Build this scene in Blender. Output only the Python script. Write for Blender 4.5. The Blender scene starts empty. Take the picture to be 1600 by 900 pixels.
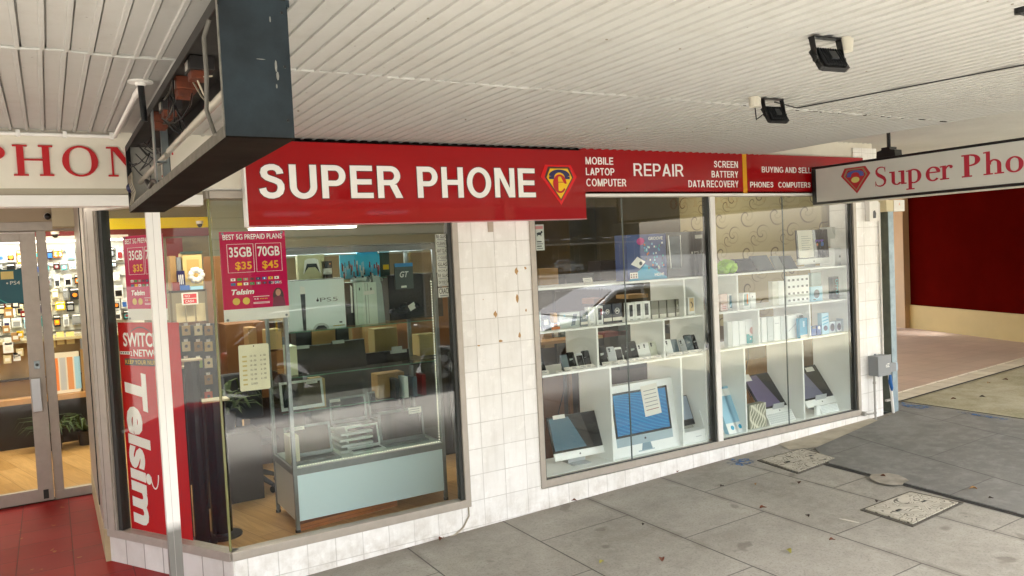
import bpy, bmesh, math, random
from mathutils import Matrix, Vector
random.seed(7)
D = bpy.data
SC = bpy.context.scene
PI = math.pi

# ------------------------------------------------------------------ camera
CAM = Vector((-2.957, -4.998, 2.0))
F_PX, CX, CY = 1221.57, 800.0, 450.0
RX = Vector((0.859, -0.510, -0.048)); RF = Vector((0.509, 0.860, -0.043))
RX.normalize(); RF = (RF - RX * RF.dot(RX)).normalized()
RD = RF.cross(RX)                      # image "down" in world space
cam = D.cameras.new('camera'); camo = D.objects.new('camera', cam); SC.collection.objects.link(camo)
m = Matrix.Identity(4)
for i in range(3):
    m[i][0] = RX[i]; m[i][1] = -RD[i]; m[i][2] = -RF[i]; m[i][3] = CAM[i]
camo.matrix_world = m
cam.sensor_width = 36; cam.lens = F_PX / 1600 * 36; cam.clip_start = .05; cam.clip_end = 600
SC.camera = camo

# ------------------------------------------------------------------ light
SUN_EL, SUN_AZ = math.radians(52), math.radians(-12)      # hazy sun over the street: the awning keeps it off the shop
w = D.worlds.new('World'); SC.world = w; w.use_nodes = True
nt = w.node_tree; nt.nodes.clear()
sky = nt.nodes.new('ShaderNodeTexSky'); sky.sky_type = 'NISHITA'; sky.sun_disc = False
sky.sun_elevation = SUN_EL; sky.sun_rotation = PI + SUN_AZ
sky.air_density = 1.2; sky.dust_density = 4.0
hs = nt.nodes.new('ShaderNodeHueSaturation'); hs.inputs['Saturation'].default_value = .55
bg = nt.nodes.new('ShaderNodeBackground'); bg.inputs[1].default_value = .15
wo = nt.nodes.new('ShaderNodeOutputWorld')
nt.links.new(sky.outputs[0], hs.inputs['Color']); nt.links.new(hs.outputs[0], bg.inputs[0]); nt.links.new(bg.outputs[0], wo.inputs[0])
sl = D.lights.new('sun', 'SUN'); sl.energy = 4.5; sl.angle = math.radians(12); sl.color = (1, .995, .975)
so = D.objects.new('sun', sl); SC.collection.objects.link(so)
sd = Vector((math.sin(SUN_AZ) * math.cos(SUN_EL), -math.cos(SUN_AZ) * math.cos(SUN_EL), math.sin(SUN_EL)))
so.rotation_euler = sd.to_track_quat('Z', 'Y').to_euler(); so.location = (0, -12, 8)
SC.view_settings.view_transform = 'Standard'; SC.view_settings.look = 'None'
SC.view_settings.exposure = 3.1; SC.view_settings.gamma = 1; SC.view_settings.use_curve_mapping = False
SC.render.engine = 'CYCLES'
cy = SC.cycles
cy.use_denoising = True; cy.max_bounces = 10; cy.diffuse_bounces = 5; cy.glossy_bounces = 5
cy.transparent_max_bounces = 28; cy.transmission_bounces = 6; cy.caustics_reflective = False; cy.caustics_refractive = False
cy.sample_clamp_indirect = 6

# ------------------------------------------------------------------ helpers
def ray(px, py):
    return (RX * (px - CX) + RD * (py - CY) + RF * F_PX)
def at(px, py, y=0.0):                 # the point of the vertical plane Y = y seen at a pixel
    r = ray(px, py); t = (y - CAM.y) / r.y
    return CAM + r * t
def onz(px, py, z):
    r = ray(px, py); t = (z - CAM.z) / r.z
    return CAM + r * t

def lin(c):
    if isinstance(c, str):
        c = [int(c[i:i + 2], 16) / 255 for i in (0, 2, 4)]
        c = [((v + .055) / 1.055) ** 2.4 if v > .04045 else v / 12.92 for v in c]
    return (c[0], c[1], c[2], 1)

MC = {}
def mat(name, col='808080', rough=.5, metal=0, noise=None, bump=None, coat=0, emit=0, spec=.5, col2=None, ecol=None):
    if name in MC: return MC[name]
    mt = D.materials.new(name); mt.use_nodes = True; nt = mt.node_tree
    b = nt.nodes['Principled BSDF']
    c = lin(col)
    b.inputs['Base Color'].default_value = c; b.inputs['Roughness'].default_value = rough
    b.inputs['Metallic'].default_value = metal; b.inputs['Coat Weight'].default_value = coat
    b.inputs['Specular IOR Level'].default_value = spec
    if noise or bump:
        geo = nt.nodes.new('ShaderNodeNewGeometry')
    if noise:
        sc_, amt = noise[:2]
        n = nt.nodes.new('ShaderNodeTexNoise'); n.inputs['Scale'].default_value = sc_
        n.inputs['Detail'].default_value = 6; n.inputs['Roughness'].default_value = .62
        nt.links.new(geo.outputs['Position'], n.inputs['Vector'])
        r = nt.nodes.new('ShaderNodeMapRange'); r.inputs[1].default_value = .3; r.inputs[2].default_value = .7
        nt.links.new(n.outputs['Fac'], r.inputs[0])
        mx = nt.nodes.new('ShaderNodeMix'); mx.data_type = 'RGBA'
        c2 = lin(col2) if col2 else (c[0] * (1 - amt), c[1] * (1 - amt), c[2] * (1 - amt), 1)
        mx.inputs[6].default_value = c2; mx.inputs[7].default_value = c
        nt.links.new(r.outputs[0], mx.inputs[0]); nt.links.new(mx.outputs[2], b.inputs['Base Color'])
        r2 = nt.nodes.new('ShaderNodeMapRange'); r2.inputs[3].default_value = min(1, rough * 1.25); r2.inputs[4].default_value = rough * .85
        nt.links.new(n.outputs['Fac'], r2.inputs[0]); nt.links.new(r2.outputs[0], b.inputs['Roughness'])
    if bump:
        n = nt.nodes.new('ShaderNodeTexNoise'); n.inputs['Scale'].default_value = bump[0]; n.inputs['Detail'].default_value = 5
        nt.links.new(geo.outputs['Position'], n.inputs['Vector'])
        bp = nt.nodes.new('ShaderNodeBump'); bp.inputs['Strength'].default_value = bump[1]; bp.inputs['Distance'].default_value = .01
        nt.links.new(n.outputs['Fac'], bp.inputs['Height']); nt.links.new(bp.outputs[0], b.inputs['Normal'])
    if emit:
        b.inputs['Emission Color'].default_value = lin(ecol or col); b.inputs['Emission Strength'].default_value = emit
    MC[name] = mt
    return mt

class NB:                              # tiny node-graph writer
    def __init__(s, name, rough=.5):
        s.m = D.materials.new(name); s.m.use_nodes = True; s.t = s.m.node_tree; s.b = s.t.nodes['Principled BSDF']
        s.b.inputs['Roughness'].default_value = rough
        s.geo = s.t.nodes.new('ShaderNodeNewGeometry'); s.sep = s.t.nodes.new('ShaderNodeSeparateXYZ')
        s.t.links.new(s.geo.outputs['Position'], s.sep.inputs[0]); MC[name] = s.m
        s.pos = s.geo.outputs['Position']; s.x, s.y, s.z = s.sep.outputs
    def put(s, sock, v):
        if isinstance(v, (int, float)): sock.default_value = v
        elif isinstance(v, tuple): sock.default_value = v
        else: s.t.links.new(v, sock)
    def ma(s, op, a, b=0, c=None):
        n = s.t.nodes.new('ShaderNodeMath'); n.operation = op; s.put(n.inputs[0], a); s.put(n.inputs[1], b)
        if c is not None: s.put(n.inputs[2], c)
        return n.outputs[0]
    def mix(s, f, a, b):
        n = s.t.nodes.new('ShaderNodeMix'); n.data_type = 'RGBA'; s.put(n.inputs[0], f); s.put(n.inputs[6], a); s.put(n.inputs[7], b); return n.outputs[2]
    def noise(s, scale, detail=6, rough=.6, vec=None, dist=0):
        n = s.t.nodes.new('ShaderNodeTexNoise'); n.inputs['Scale'].default_value = scale; n.inputs['Detail'].default_value = detail
        n.inputs['Roughness'].default_value = rough; n.inputs['Distortion'].default_value = dist; s.t.links.new(vec or s.pos, n.inputs['Vector']); return n.outputs['Fac']
    def rng(s, v, a, b, c=0, d=1):
        n = s.t.nodes.new('ShaderNodeMapRange'); s.put(n.inputs[0], v)
        for i, q in enumerate((a, b, c, d)): n.inputs[i + 1].default_value = q
        return n.outputs[0]
    def wn(s, a, b):
        c = s.t.nodes.new('ShaderNodeCombineXYZ'); s.put(c.inputs[0], a); s.put(c.inputs[1], b)
        n = s.t.nodes.new('ShaderNodeTexWhiteNoise'); s.t.links.new(c.outputs[0], n.inputs['Vector']); return n.outputs['Value']
    def vec(s, a, b, c=0.0):
        n = s.t.nodes.new('ShaderNodeCombineXYZ'); s.put(n.inputs[0], a); s.put(n.inputs[1], b); s.put(n.inputs[2], c); return n.outputs[0]
    def line(s, v, pitch, off, w):     # 1 on the joints, soft edged; also the cell number
        u = s.ma('DIVIDE', s.ma('SUBTRACT', v, off), pitch); fl = s.ma('FLOOR', u); fr = s.ma('SUBTRACT', u, fl)
        d = s.ma('MULTIPLY', s.ma('MINIMUM', fr, s.ma('SUBTRACT', 1.0, fr)), pitch)
        return s.rng(d, w * .35, w * .75, 1, 0), fl
    def bump(s, h, strength=.5, dist=.003):
        n = s.t.nodes.new('ShaderNodeBump'); n.inputs['Strength'].default_value = strength; n.inputs['Distance'].default_value = dist
        s.t.links.new(h, n.inputs['Height']); s.t.links.new(n.outputs[0], s.b.inputs['Normal'])
    def col(s, c): s.put(s.b.inputs['Base Color'], c)
    def rough(s, c): s.put(s.b.inputs['Roughness'], c)

def glass(name, tint='f4fbf8', ior=1.95, rough=0.0):
    if name in MC: return MC[name]
    mt = D.materials.new(name); mt.use_nodes = True; nt = mt.node_tree; nt.nodes.clear()
    o = nt.nodes.new('ShaderNodeOutputMaterial'); mx = nt.nodes.new('ShaderNodeMixShader')
    tr = nt.nodes.new('ShaderNodeBsdfTransparent'); tr.inputs[0].default_value = lin(tint)
    gl = nt.nodes.new('ShaderNodeBsdfGlossy'); gl.inputs['Roughness'].default_value = rough
    fr = nt.nodes.new('ShaderNodeFresnel'); fr.inputs[0].default_value = ior
    ge = nt.nodes.new('ShaderNodeNewGeometry'); iv = nt.nodes.new('ShaderNodeMath'); iv.operation = 'SUBTRACT'; iv.inputs[0].default_value = 1
    mu = nt.nodes.new('ShaderNodeMath'); mu.operation = 'MULTIPLY'
    nt.links.new(ge.outputs['Backfacing'], iv.inputs[1]); nt.links.new(iv.outputs[0], mu.inputs[0]); nt.links.new(fr.outputs[0], mu.inputs[1])
    nt.links.new(mu.outputs[0], mx.inputs[0]); nt.links.new(tr.outputs[0], mx.inputs[1]); nt.links.new(gl.outputs[0], mx.inputs[2])
    nt.links.new(mx.outputs[0], o.inputs[0]); MC[name] = mt
    return mt

def wmat(o):                           # world matrix up the chain (all from basis)
    M = o.matrix_basis.copy()
    while o.parent: o = o.parent; M = o.matrix_basis @ M
    return M

TX = {}
def text_mesh(s, bold=0.0, shear=0.0):
    k = (s, bold, shear)
    if k in TX: return TX[k]
    c = D.curves.new('t', 'FONT'); c.body = s; c.offset = bold; c.shear = shear; c.size = 1; c.resolution_u = 3
    o = D.objects.new('t', c); SC.collection.objects.link(o)
    dg = bpy.context.evaluated_depsgraph_get(); ev = o.evaluated_get(dg); me = ev.to_mesh()
    vs = [(v.co.x, v.co.y) for v in me.vertices]; fs = [tuple(p.vertices) for p in me.polygons]
    ev.to_mesh_clear(); D.objects.remove(o); D.curves.remove(c)
    x0 = min(v[0] for v in vs); x1 = max(v[0] for v in vs); y0 = min(v[1] for v in vs); y1 = max(v[1] for v in vs)
    TX[k] = ([((a - x0) / (x1 - x0), (b - y0) / (y1 - y0)) for a, b in vs], fs, (x1 - x0) / (y1 - y0))
    return TX[k]

class Fr:                              # a flat frame: origin, u, v and the outward normal n
    def __init__(s, o, u, v): s.o = Vector(o); s.u = Vector(u).normalized(); s.v = Vector(v).normalized(); s.n = s.u.cross(s.v)
    def p(s, a, b, c=0): return s.o + s.u * a + s.v * b + s.n * c
def FY(y=0.0): return Fr((0, y, 0), (1, 0, 0), (0, 0, 1))      # faces the street (-Y)

class MB:
    def __init__(s): s.v = []; s.f = []; s.fm = []; s.mats = []; s.M = None; s.sm = []
    def mi(s, m):
        if m not in s.mats: s.mats.append(m)
        return s.mats.index(m)
    def add(s, vs, fs, m, smooth=False):
        b = len(s.v); i = s.mi(m)
        for p in vs:
            p = Vector(p); s.v.append(s.M @ p if s.M else p)
        for f in fs: s.f.append([b + k for k in f]); s.fm.append(i); s.sm.append(smooth)
        return s
    def box(s, x0, y0, z0, x1, y1, z1, m):
        if x0 > x1: x0, x1 = x1, x0
        if y0 > y1: y0, y1 = y1, y0
        if z0 > z1: z0, z1 = z1, z0
        v = [(x0, y0, z0), (x1, y0, z0), (x1, y1, z0), (x0, y1, z0), (x0, y0, z1), (x1, y0, z1), (x1, y1, z1), (x0, y1, z1)]
        return s.add(v, [(0, 3, 2, 1), (4, 5, 6, 7), (0, 1, 5, 4), (1, 2, 6, 5), (2, 3, 7, 6), (3, 0, 4, 7)], m)
    def prism(s, fr, pts, a, b, m, cap=True, smooth=False):          # outline extruded from n=a to n=b (b outermost)
        n = len(pts)
        v = [fr.p(x, y, a) for x, y in pts] + [fr.p(x, y, b) for x, y in pts]
        ar = sum(pts[i][0] * pts[(i + 1) % n][1] - pts[(i + 1) % n][0] * pts[i][1] for i in range(n))
        fs = [(i, (i + 1) % n, n + (i + 1) % n, n + i) for i in range(n)]
        if ar < 0: fs = [f[::-1] for f in fs]
        s.add(v, fs, m, smooth)
        if cap:
            top = tuple(range(n, 2 * n)); bot = tuple(range(n))[::-1]
            if ar < 0: top = top[::-1]; bot = bot[::-1]
            s.add(v, [top, bot], m)
        return s
    def rect(s, fr, u0, v0, u1, v1, m, h=.0008, a=0.0):
        return s.prism(fr, [(u0, v0), (u1, v0), (u1, v1), (u0, v1)], a, a + h, m)
    def disc(s, fr, u, v, r, m, h=.001, a=0.0, seg=20, ry=None):
        ry = ry or r
        return s.prism(fr, [(u + r * math.cos(t * 2 * PI / seg), v + ry * math.sin(t * 2 * PI / seg)) for t in range(seg)], a, a + h, m)
    def ring(s, fr, u, v, r, wd, m, h=.001, a=0.0, t0=0, t1=2 * PI, seg=28, ry=None, wy=None):
        ry = ry or r; wy = wy if wy is not None else wd
        o = []; i_ = []
        for k in range(seg + 1):
            t = t0 + (t1 - t0) * k / seg
            o.append((u + r * math.cos(t), v + ry * math.sin(t))); i_.append((u + (r - wd) * math.cos(t), v + (ry - wy) * math.sin(t)))
        return s.ribbon(fr, o, i_, m, a, a + h)
    def ribbon(s, fr, L, R, m, a, b):
        n = len(L)
        v = [fr.p(x, y, b) for x, y in L] + [fr.p(x, y, b) for x, y in R] + [fr.p(x, y, a) for x, y in L] + [fr.p(x, y, a) for x, y in R]
        fs = []
        for i in range(n - 1):
            fs += [(i, i + 1, n + i + 1, n + i), (2 * n + i, 2 * n + i + 1, i + 1, i), (n + i, n + i + 1, 3 * n + i + 1, 3 * n + i)]
        fs += [(0, n, 3 * n, 2 * n), (n - 1, 3 * n - 1, 4 * n - 1, 2 * n - 1)]
        return s.add(v, fs, m)
    def text(s, st, fr, u0, u1, v0, v1, m, bold=0.0, shear=0.0, h=.001, a=0.0, turn=0):
        vs, fs, asp = text_mesh(st, bold, shear)
        def mp(x, y):
            if turn: return (u0 + (u1 - u0) * y, v1 - (v1 - v0) * x)   # letters' tops to the right, reading downwards
            return (u0 + (u1 - u0) * x, v0 + (v1 - v0) * y)
        pts = [mp(x, y) for x, y in vs]; n = len(pts)
        s.add([fr.p(x, y, a + h) for x, y in pts], fs, m)
        if h > .0015:
            from collections import Counter
            ec = Counter()
            for f in fs:
                for i in range(len(f)): ec[tuple(sorted((f[i], f[(i + 1) % len(f)])))] += 1
            bd = [(f[i], f[(i + 1) % len(f)]) for f in fs for i in range(len(f)) if ec[tuple(sorted((f[i], f[(i + 1) % len(f)])))] == 1]
            s.add([fr.p(x, y, a + h) for x, y in pts] + [fr.p(x, y, a) for x, y in pts], [(p, q, n + q, n + p) for p, q in bd], m)
        return s
    def textc(s, st, fr, u, v, hgt, m, maxw=None, al='c', **k):        # text by height, centred / left / right
        asp = text_mesh(st, k.get('bold', 0.0), k.get('shear', 0.0))[2]; wd = asp * hgt
        if maxw: wd = min(wd, maxw)
        u0 = u - wd / 2 if al == 'c' else (u if al == 'l' else u - wd)
        return s.text(st, fr, u0, u0 + wd, v, v + hgt, m, **k)
    def tube(s, pts, r, m, seg=8, cap=True):
        pts = [Vector(p) for p in pts]; rs = r if isinstance(r, (list, tuple)) else [r] * len(pts)
        vs = []; fs = []; n = len(pts); prev = None
        for i, p in enumerate(pts):
            d = (pts[min(i + 1, n - 1)] - pts[max(i - 1, 0)]).normalized()
            if prev is None:
                a = Vector((0, 0, 1)) if abs(d.z) < .9 else Vector((1, 0, 0)); prev = d.cross(a).normalized()
            prev = (prev - d * prev.dot(d)).normalized(); q = d.cross(prev)
            for k in range(seg):
                t = 2 * PI * k / seg; vs.append(p + (prev * math.cos(t) + q * math.sin(t)) * rs[i])
        for i in range(n - 1):
            for k in range(seg):
                a, b = i * seg + k, i * seg + (k + 1) % seg; fs.append((a, b, b + seg, a + seg))
        s.add(vs, fs, m, True)
        if cap: s.add(vs, [tuple(range(seg))[::-1], tuple(range((n - 1) * seg, n * seg))], m)
        return s
    def cyl(s, p0, p1, r, m, r1=None, seg=20):
        return s.tube([p0, p1], [r, r if r1 is None else r1], m, seg)
    def blob(s, c, rx, ry, rz, m, jit=0, seg=12, rings=8):
        vs = []; fs = []
        for i in range(rings + 1):
            ph = PI * i / rings
            for k in range(seg):
                t = 2 * PI * k / seg; q = 1 + random.uniform(-jit, jit)
                vs.append((c[0] + rx * q * math.sin(ph) * math.cos(t), c[1] + ry * q * math.sin(ph) * math.sin(t), c[2] + rz * q * math.cos(ph)))
        for i in range(rings):
            for k in range(seg):
                a, b = i * seg + k, i * seg + (k + 1) % seg; fs.append((a, a + seg, b + seg, b))
        return s.add(vs, fs, m, True)
    def build(s, name, parent=None, bevel=0, kind=None):
        me = D.meshes.new(name)
        inv = wmat(parent).inverted() if parent else Matrix.Identity(4)
        me.from_pydata([inv @ v for v in s.v], [], s.f)
        for m_ in s.mats: me.materials.append(m_)
        me.polygons.foreach_set('material_index', s.fm); me.polygons.foreach_set('use_smooth', s.sm)
        bm = bmesh.new(); bm.from_mesh(me); bmesh.ops.recalc_face_normals(bm, faces=bm.faces) if not getattr(s, 'raw', 0) else None
        bm.to_mesh(me); bm.free(); me.update()
        o = D.objects.new(name, me); SC.collection.objects.link(o)
        if parent: o.parent = parent
        if bevel:
            bv = o.modifiers.new('bevel', 'BEVEL'); bv.width = bevel; bv.segments = 2; bv.limit_method = 'ANGLE'
        if kind: o['kind'] = kind
        return o

def tag(o, label, cat, group=None):
    o['label'] = label; o['category'] = cat
    if group: o['group'] = group
    return o
def thing(name, label, cat, loc=(0, 0, 0), rz=0, group=None):
    o = D.objects.new(name, None); SC.collection.objects.link(o); o.location = loc; o.rotation_euler = (0, 0, rz); o.empty_display_size = .1
    return tag(o, label, cat, group)
def tree_copy(root, loc, rz, label, group=None):
    def cp(o, par):
        c = o.copy(); SC.collection.objects.link(c); c.parent = par
        for ch in [q for q in SC.collection.objects if q.parent == o]: cp(ch, c)
        return c
    r = cp(root, None); r.location = loc; r.rotation_euler = (0, 0, rz); r['label'] = label
    if group: r['group'] = group
    return r

# ------------------------------------------------------------------ materials
WHITE = mat('white paint', 'efece6', .45, noise=(6, .06))
WPLA = mat('white melamine', 'f4f6f2', .35)
ALU = mat('champagne aluminium', 'b5aca0', .42, .3, noise=(14, .12))
ALUG = mat('grey aluminium', '8d9494', .32, .8, noise=(20, .1))
DARKG = mat('dark gasket', '2a2b27', .5)
BLK = mat('black plastic', '0a0a0b', .3)
BLKG = mat('gloss black', '050506', .06)
STEEL = mat('blackened steel', '2b3840', .38, .35, noise=(3.5, .55), bump=(30, .15), col2='0d1114')
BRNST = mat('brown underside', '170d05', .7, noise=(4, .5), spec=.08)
RED = mat('sign red', 'a00008', .4, spec=.15, coat=.5, noise=(1.3, .14))
RED2 = mat('sign red light', 'd01018', .2, coat=.4)
WLET = mat('white lettering', 'f5f3ee', .35)
YEL = mat('yellow', 'f2c200', .35)
NAVY = mat('navy', '1d1550', .4)
SCRN = mat('dark screen', '0e1114', .04, coat=.3)
SILV = mat('silver', 'c4c8ca', .35, .3)
WBOX = mat('white carton', 'f2f5f3', .45)
PAPER = mat('paper', 'ebe8de', .7)
KRAFT = mat('cardboard', 'a88452', .75, noise=(9, .12))
GLS = glass('shop glass', 'fbfdfc', 1.72); GLSD = glass('entrance glass', 'fbfcfa', 1.3); GLS2 = glass('clear glass', 'fafefc', 1.4)
CHAR = mat('charcoal print', '25282c', .5)
GREYM = mat('mid grey', '85888a', .5)
CYAN = mat('cyan print', '1f9fc8', .4); TEAL = mat('teal print', '2aa5a5', .4); BLUE = mat('blue print', '1c5aa8', .4)
PINK = mat('magenta poster', 'c0044c', .6, spec=.15); ORNG = mat('orange print', 'e8801a', .5); GRN = mat('green print', '2f8a3a', .5)
LBLU = mat('light blue print', '9fd0e8', .4); DKRED = mat('dark red', '7a0d10', .5); CREAM = mat('cream paint', 'd8cba8', .6, noise=(4, .08))
WOOD = mat('pale timber', 'c08f52', .55, noise=(7, .25)); BRWN = mat('brown board', '8a5f34', .6, noise=(5, .25))

# ------------------------------------------------------------------ procedural surfaces
def tiles_mat():
    n = NB('white wall tiles', .16)
    lx, ix = n.line(n.x, .1868, .05, .005); lz, iz = n.line(n.z, .1875, .039, .005)
    j = n.ma('MAXIMUM', lx, lz)
    wv = n.wn(ix, iz)
    dirt = n.rng(n.noise(3.2, 8, .7), .44, .66, 0, 1)
    stk = n.rng(n.noise(1.0, 5, .6, n.vec(n.ma('MULTIPLY', n.x, 26), 0.0, n.ma('MULTIPLY', n.z, 2.5))), .48, .72, 0, 1)
    c = n.mix(wv, lin('f2f0ec'), lin('faf8f5'))
    c = n.mix(n.ma('MULTIPLY', dirt, .15), c, lin('b8ab94'))
    c = n.mix(n.ma('MULTIPLY', stk, .12), c, lin('9c9384'))
    low = n.ma('MULTIPLY', n.rng(n.z, .05, .28, 1, 0), n.rng(n.noise(9, 6, .7), .42, .65, 0, .35))
    c = n.mix(low, c, lin('9a8a70'))
    c = n.mix(n.ma('MULTIPLY', j, n.rng(n.noise(5), .3, .7, .2, .65)), c, lin('a39d92'))
    n.col(c); n.rough(n.rng(n.noise(12), .3, .7, .14, .32))
    h = n.ma('ADD', n.ma('MULTIPLY', j, -1.0), n.ma('MULTIPLY', n.noise(7), .35)); n.bump(h, .35, .003)
    return n.m
TILE = tiles_mat()
def jamb_tiles():
    n = NB('white plinth tiles', .2)
    d = n.ma('ADD', n.ma('MULTIPLY', n.x, -.505), n.ma('MULTIPLY', n.y, .863))
    lx, ix = n.line(d, .19, .0, .007)
    c = n.mix(n.wn(ix, 0.0), lin('d9d5cf'), lin('e9e6e0'))
    c = n.mix(n.rng(n.noise(4, 8, .7), .4, .7, 0, .3), c, lin('a89d8c')); c = n.mix(n.ma('MULTIPLY', lx, .8), c, lin('8a8478'))
    n.col(c); n.bump(n.ma('MULTIPLY', lx, -1.0), .4, .003); return n.m
TILED = jamb_tiles()

def paving_mat():
    n = NB('concrete paving', .75)
    lx, ix = n.line(n.x, .7655, -.18, .009)
    yy = n.ma('ADD', n.y, n.ma('MULTIPLY', ix, .59)); ly, iy = n.line(yy, 1.18, -.52, .008)
    j = n.ma('MAXIMUM', lx, n.ma('MULTIPLY', ly, .8))
    c = n.mix(n.wn(ix, iy), lin('a29d92'), lin('aeaa9f'))
    c = n.mix(n.rng(n.noise(.9, 8, .65, dist=.6), .34, .7, 0, .85), c, lin('7f7a6f'))
    c = n.mix(n.rng(n.noise(11, 8, .7), .42, .66, 0, .35), c, lin('b4b0a7'))
    c = n.mix(n.rng(n.noise(70, 5, .75), .5, .68, 0, .5), c, lin('5a5449'))
    st = n.rng(n.noise(4.3, 2, .4), .69, .73, 0, .5); c = n.mix(st, c, lin('5e574e'))
    near = n.ma('MULTIPLY', n.rng(lx, 0, 1, 0, 1), 1.0)
    wallside = n.rng(n.ma('ADD', n.y, n.ma('MULTIPLY', n.noise(6), .15)), -.16, .06, 0, .5); c = n.mix(wallside, c, lin('6f675b'))  # paving darkens towards the shop wall
    c = n.mix(n.ma('MULTIPLY', j, .88), c, lin('3a352f'))
    vo = n.t.nodes.new('ShaderNodeTexVoronoi'); vo.inputs['Scale'].default_value = 3.1; n.t.links.new(n.pos, vo.inputs['Vector'])
    c = n.mix(n.ma('MULTIPLY', n.rng(vo.outputs['Distance'], .035, .055, 1, 0), .6), c, lin('4e4a44'))
    wide, _ = n.line(n.ma('ADD', n.x, n.ma('MULTIPLY', n.noise(7, 5), .03)), .7655, -.165, .06); c = n.mix(n.ma('MULTIPLY', wide, n.rng(n.noise(2.5), .4, .65, 0, .38)), c, lin('5a554c'))
    n.col(c); n.rough(n.rng(n.noise(3), .3, .7, .6, .85))
    h = n.ma('ADD', n.ma('MULTIPLY', j, -1.0), n.ma('MULTIPLY', n.noise(90, 5, .7), .3)); n.bump(h, .55, .004); return n.m
PAVE = paving_mat()
def darkpave_mat():
    n = NB('dark paving', .7)
    lx, ix = n.line(n.ma('ADD', n.x, n.ma('MULTIPLY', n.y, -.22)), 1.13, 2.40, .009)
    yy = n.ma('ADD', n.y, n.ma('MULTIPLY', ix, .6)); ly, iy = n.line(n.ma('ADD', yy, n.ma('MULTIPLY', n.x, -.02)), 1.2, -.62, .008)
    j = n.ma('MAXIMUM', lx, n.ma('MULTIPLY', ly, .6))
    c = n.mix(n.wn(ix, iy), lin('7a7873'), lin('84827c'))
    c = n.mix(n.rng(n.noise(1.2, 8, .65, dist=.5), .35, .68, 0, .8), c, lin('5f5e5a'))
    c = n.mix(n.rng(n.noise(8, 8, .7), .46, .66, 0, .4), c, lin('9c9a95')); c = n.mix(n.rng(n.noise(70, 3, .7), .5, .75, 0, .3), c, lin('515151'))
    c = n.mix(n.ma('MULTIPLY', j, .85), c, lin('34322f')); n.col(c)
    n.bump(n.ma('ADD', n.ma('MULTIPLY', j, -1.0), n.ma('MULTIPLY', n.noise(90, 5, .7), .3)), .5, .004); return n.m
def moss_mat():
    n = NB('mossy concrete', .8)
    c = n.mix(n.rng(n.noise(1.6, 8, .65, dist=.4), .35, .68, 0, 1), lin('aba48e'), lin('8c8566'))
    c = n.mix(n.rng(n.noise(5, 8, .7), .5, .68, 0, .7), c, lin('7a7650')); c = n.mix(n.rng(n.noise(40, 5, .7), .48, .7, 0, .4), c, lin('d2cbb6'))
    n.col(c); n.bump(n.noise(50, 5, .7), .5, .004); return n.m
def redfloor_mat():
    n = NB('red floor tiles', .22)
    lx, ix = n.line(n.x, .34, -2.93, .006); ly, iy = n.line(n.y, .34, .1, .006); j = n.ma('MAXIMUM', lx, ly)
    c = n.mix(n.wn(ix, iy), lin('8a0806'), lin('980906')); c = n.mix(n.rng(n.noise(1.5, 6, .6), .35, .7, 0, .5), c, lin('5e0a06'))
    c = n.mix(n.rng(n.noise(9, 3, .5), .70, .72, 0, .5), c, lin('b0803a'))
    c = n.mix(n.ma('MULTIPLY', j, .7), c, lin('3a0805')); n.col(c); n.rough(.42); n.b.inputs['Specular IOR Level'].default_value = .12
    n.bump(n.ma('ADD', n.ma('MULTIPLY', j, -1.0), n.ma('MULTIPLY', n.noise(6), .3)), .4, .003); return n.m
def forecourt_mat():
    n = NB('tan forecourt tiles', .6)
    lx, ix = n.line(n.x, .3, .05, .008); ly, iy = n.line(n.y, .3, .02, .008); j = n.ma('MAXIMUM', lx, ly)
    c = n.mix(n.wn(ix, iy), lin('bda594'), lin('c7af9e')); c = n.mix(n.rng(n.noise(1.2, 7, .6), .35, .7, 0, .5), c, lin('a89a8b'))
    c = n.mix(n.ma('MULTIPLY', j, .35), c, lin('7c5f4c')); n.col(c); n.bump(n.ma('MULTIPLY', j, -1.0), .3, .003); return n.m
def whiteedge_mat():
    n = NB('white edge tiles', .5)
    lx, ix = n.line(n.x, .28, .05, .012); c = n.mix(n.wn(ix, 0.0), lin('d2cab8'), lin('e4ddcc'))
    c = n.mix(n.rng(n.noise(4, 7, .7), .4, .7, 0, .4), c, lin('a89a82')); c = n.mix(n.ma('MULTIPLY', lx, .7), c, lin('8a7f6b')); n.col(c); return n.m
def woodfloor_mat():
    n = NB('timber floor', .3)
    u = n.ma('ADD', n.ma('MULTIPLY', n.x, .966), n.ma('MULTIPLY', n.y, .259)); v = n.ma('ADD', n.ma('MULTIPLY', n.x, -.259), n.ma('MULTIPLY', n.y, .966))
    lx, ix = n.line(u, .19, .03, .004); yy = n.ma('ADD', v, n.ma('MULTIPLY', n.wn(ix, 3.0), 1.2)); ly, iy = n.line(yy, 1.2, .2, .004)
    gr = n.noise(1, 8, .6, n.vec(n.ma('MULTIPLY', u, 22), n.ma('MULTIPLY', v, 2.0), n.ma('MULTIPLY', ix, 7.3)), dist=1.2)
    c = n.mix(n.wn(ix, iy), lin('b58d55'), lin('cda56c')); c = n.mix(n.rng(gr, .35, .7, 0, .55), c, lin('8f6a38'))
    c = n.mix(n.ma('MULTIPLY', n.ma('MAXIMUM', lx, ly), .6), c, lin('5a4020')); n.col(c); n.rough(.28); return n.m
def soffit_mat():
    n = NB('cream soffit paint', .5)
    c = n.mix(n.rng(n.noise(.8, 7, .6), .35, .7, 0, .5), lin('bab9b4'), lin('b0ada6')); c = n.mix(n.rng(n.noise(7, 7, .7), .5, .75, 0, .25), c, lin('948c7d'))
    c = n.mix(n.rng(n.noise(34, 2, .5), .74, .77, 0, .6), c, lin('5e5446'))
    n.col(c); n.bump(n.noise(5, 5, .6), .25, .01); return n.m
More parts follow.
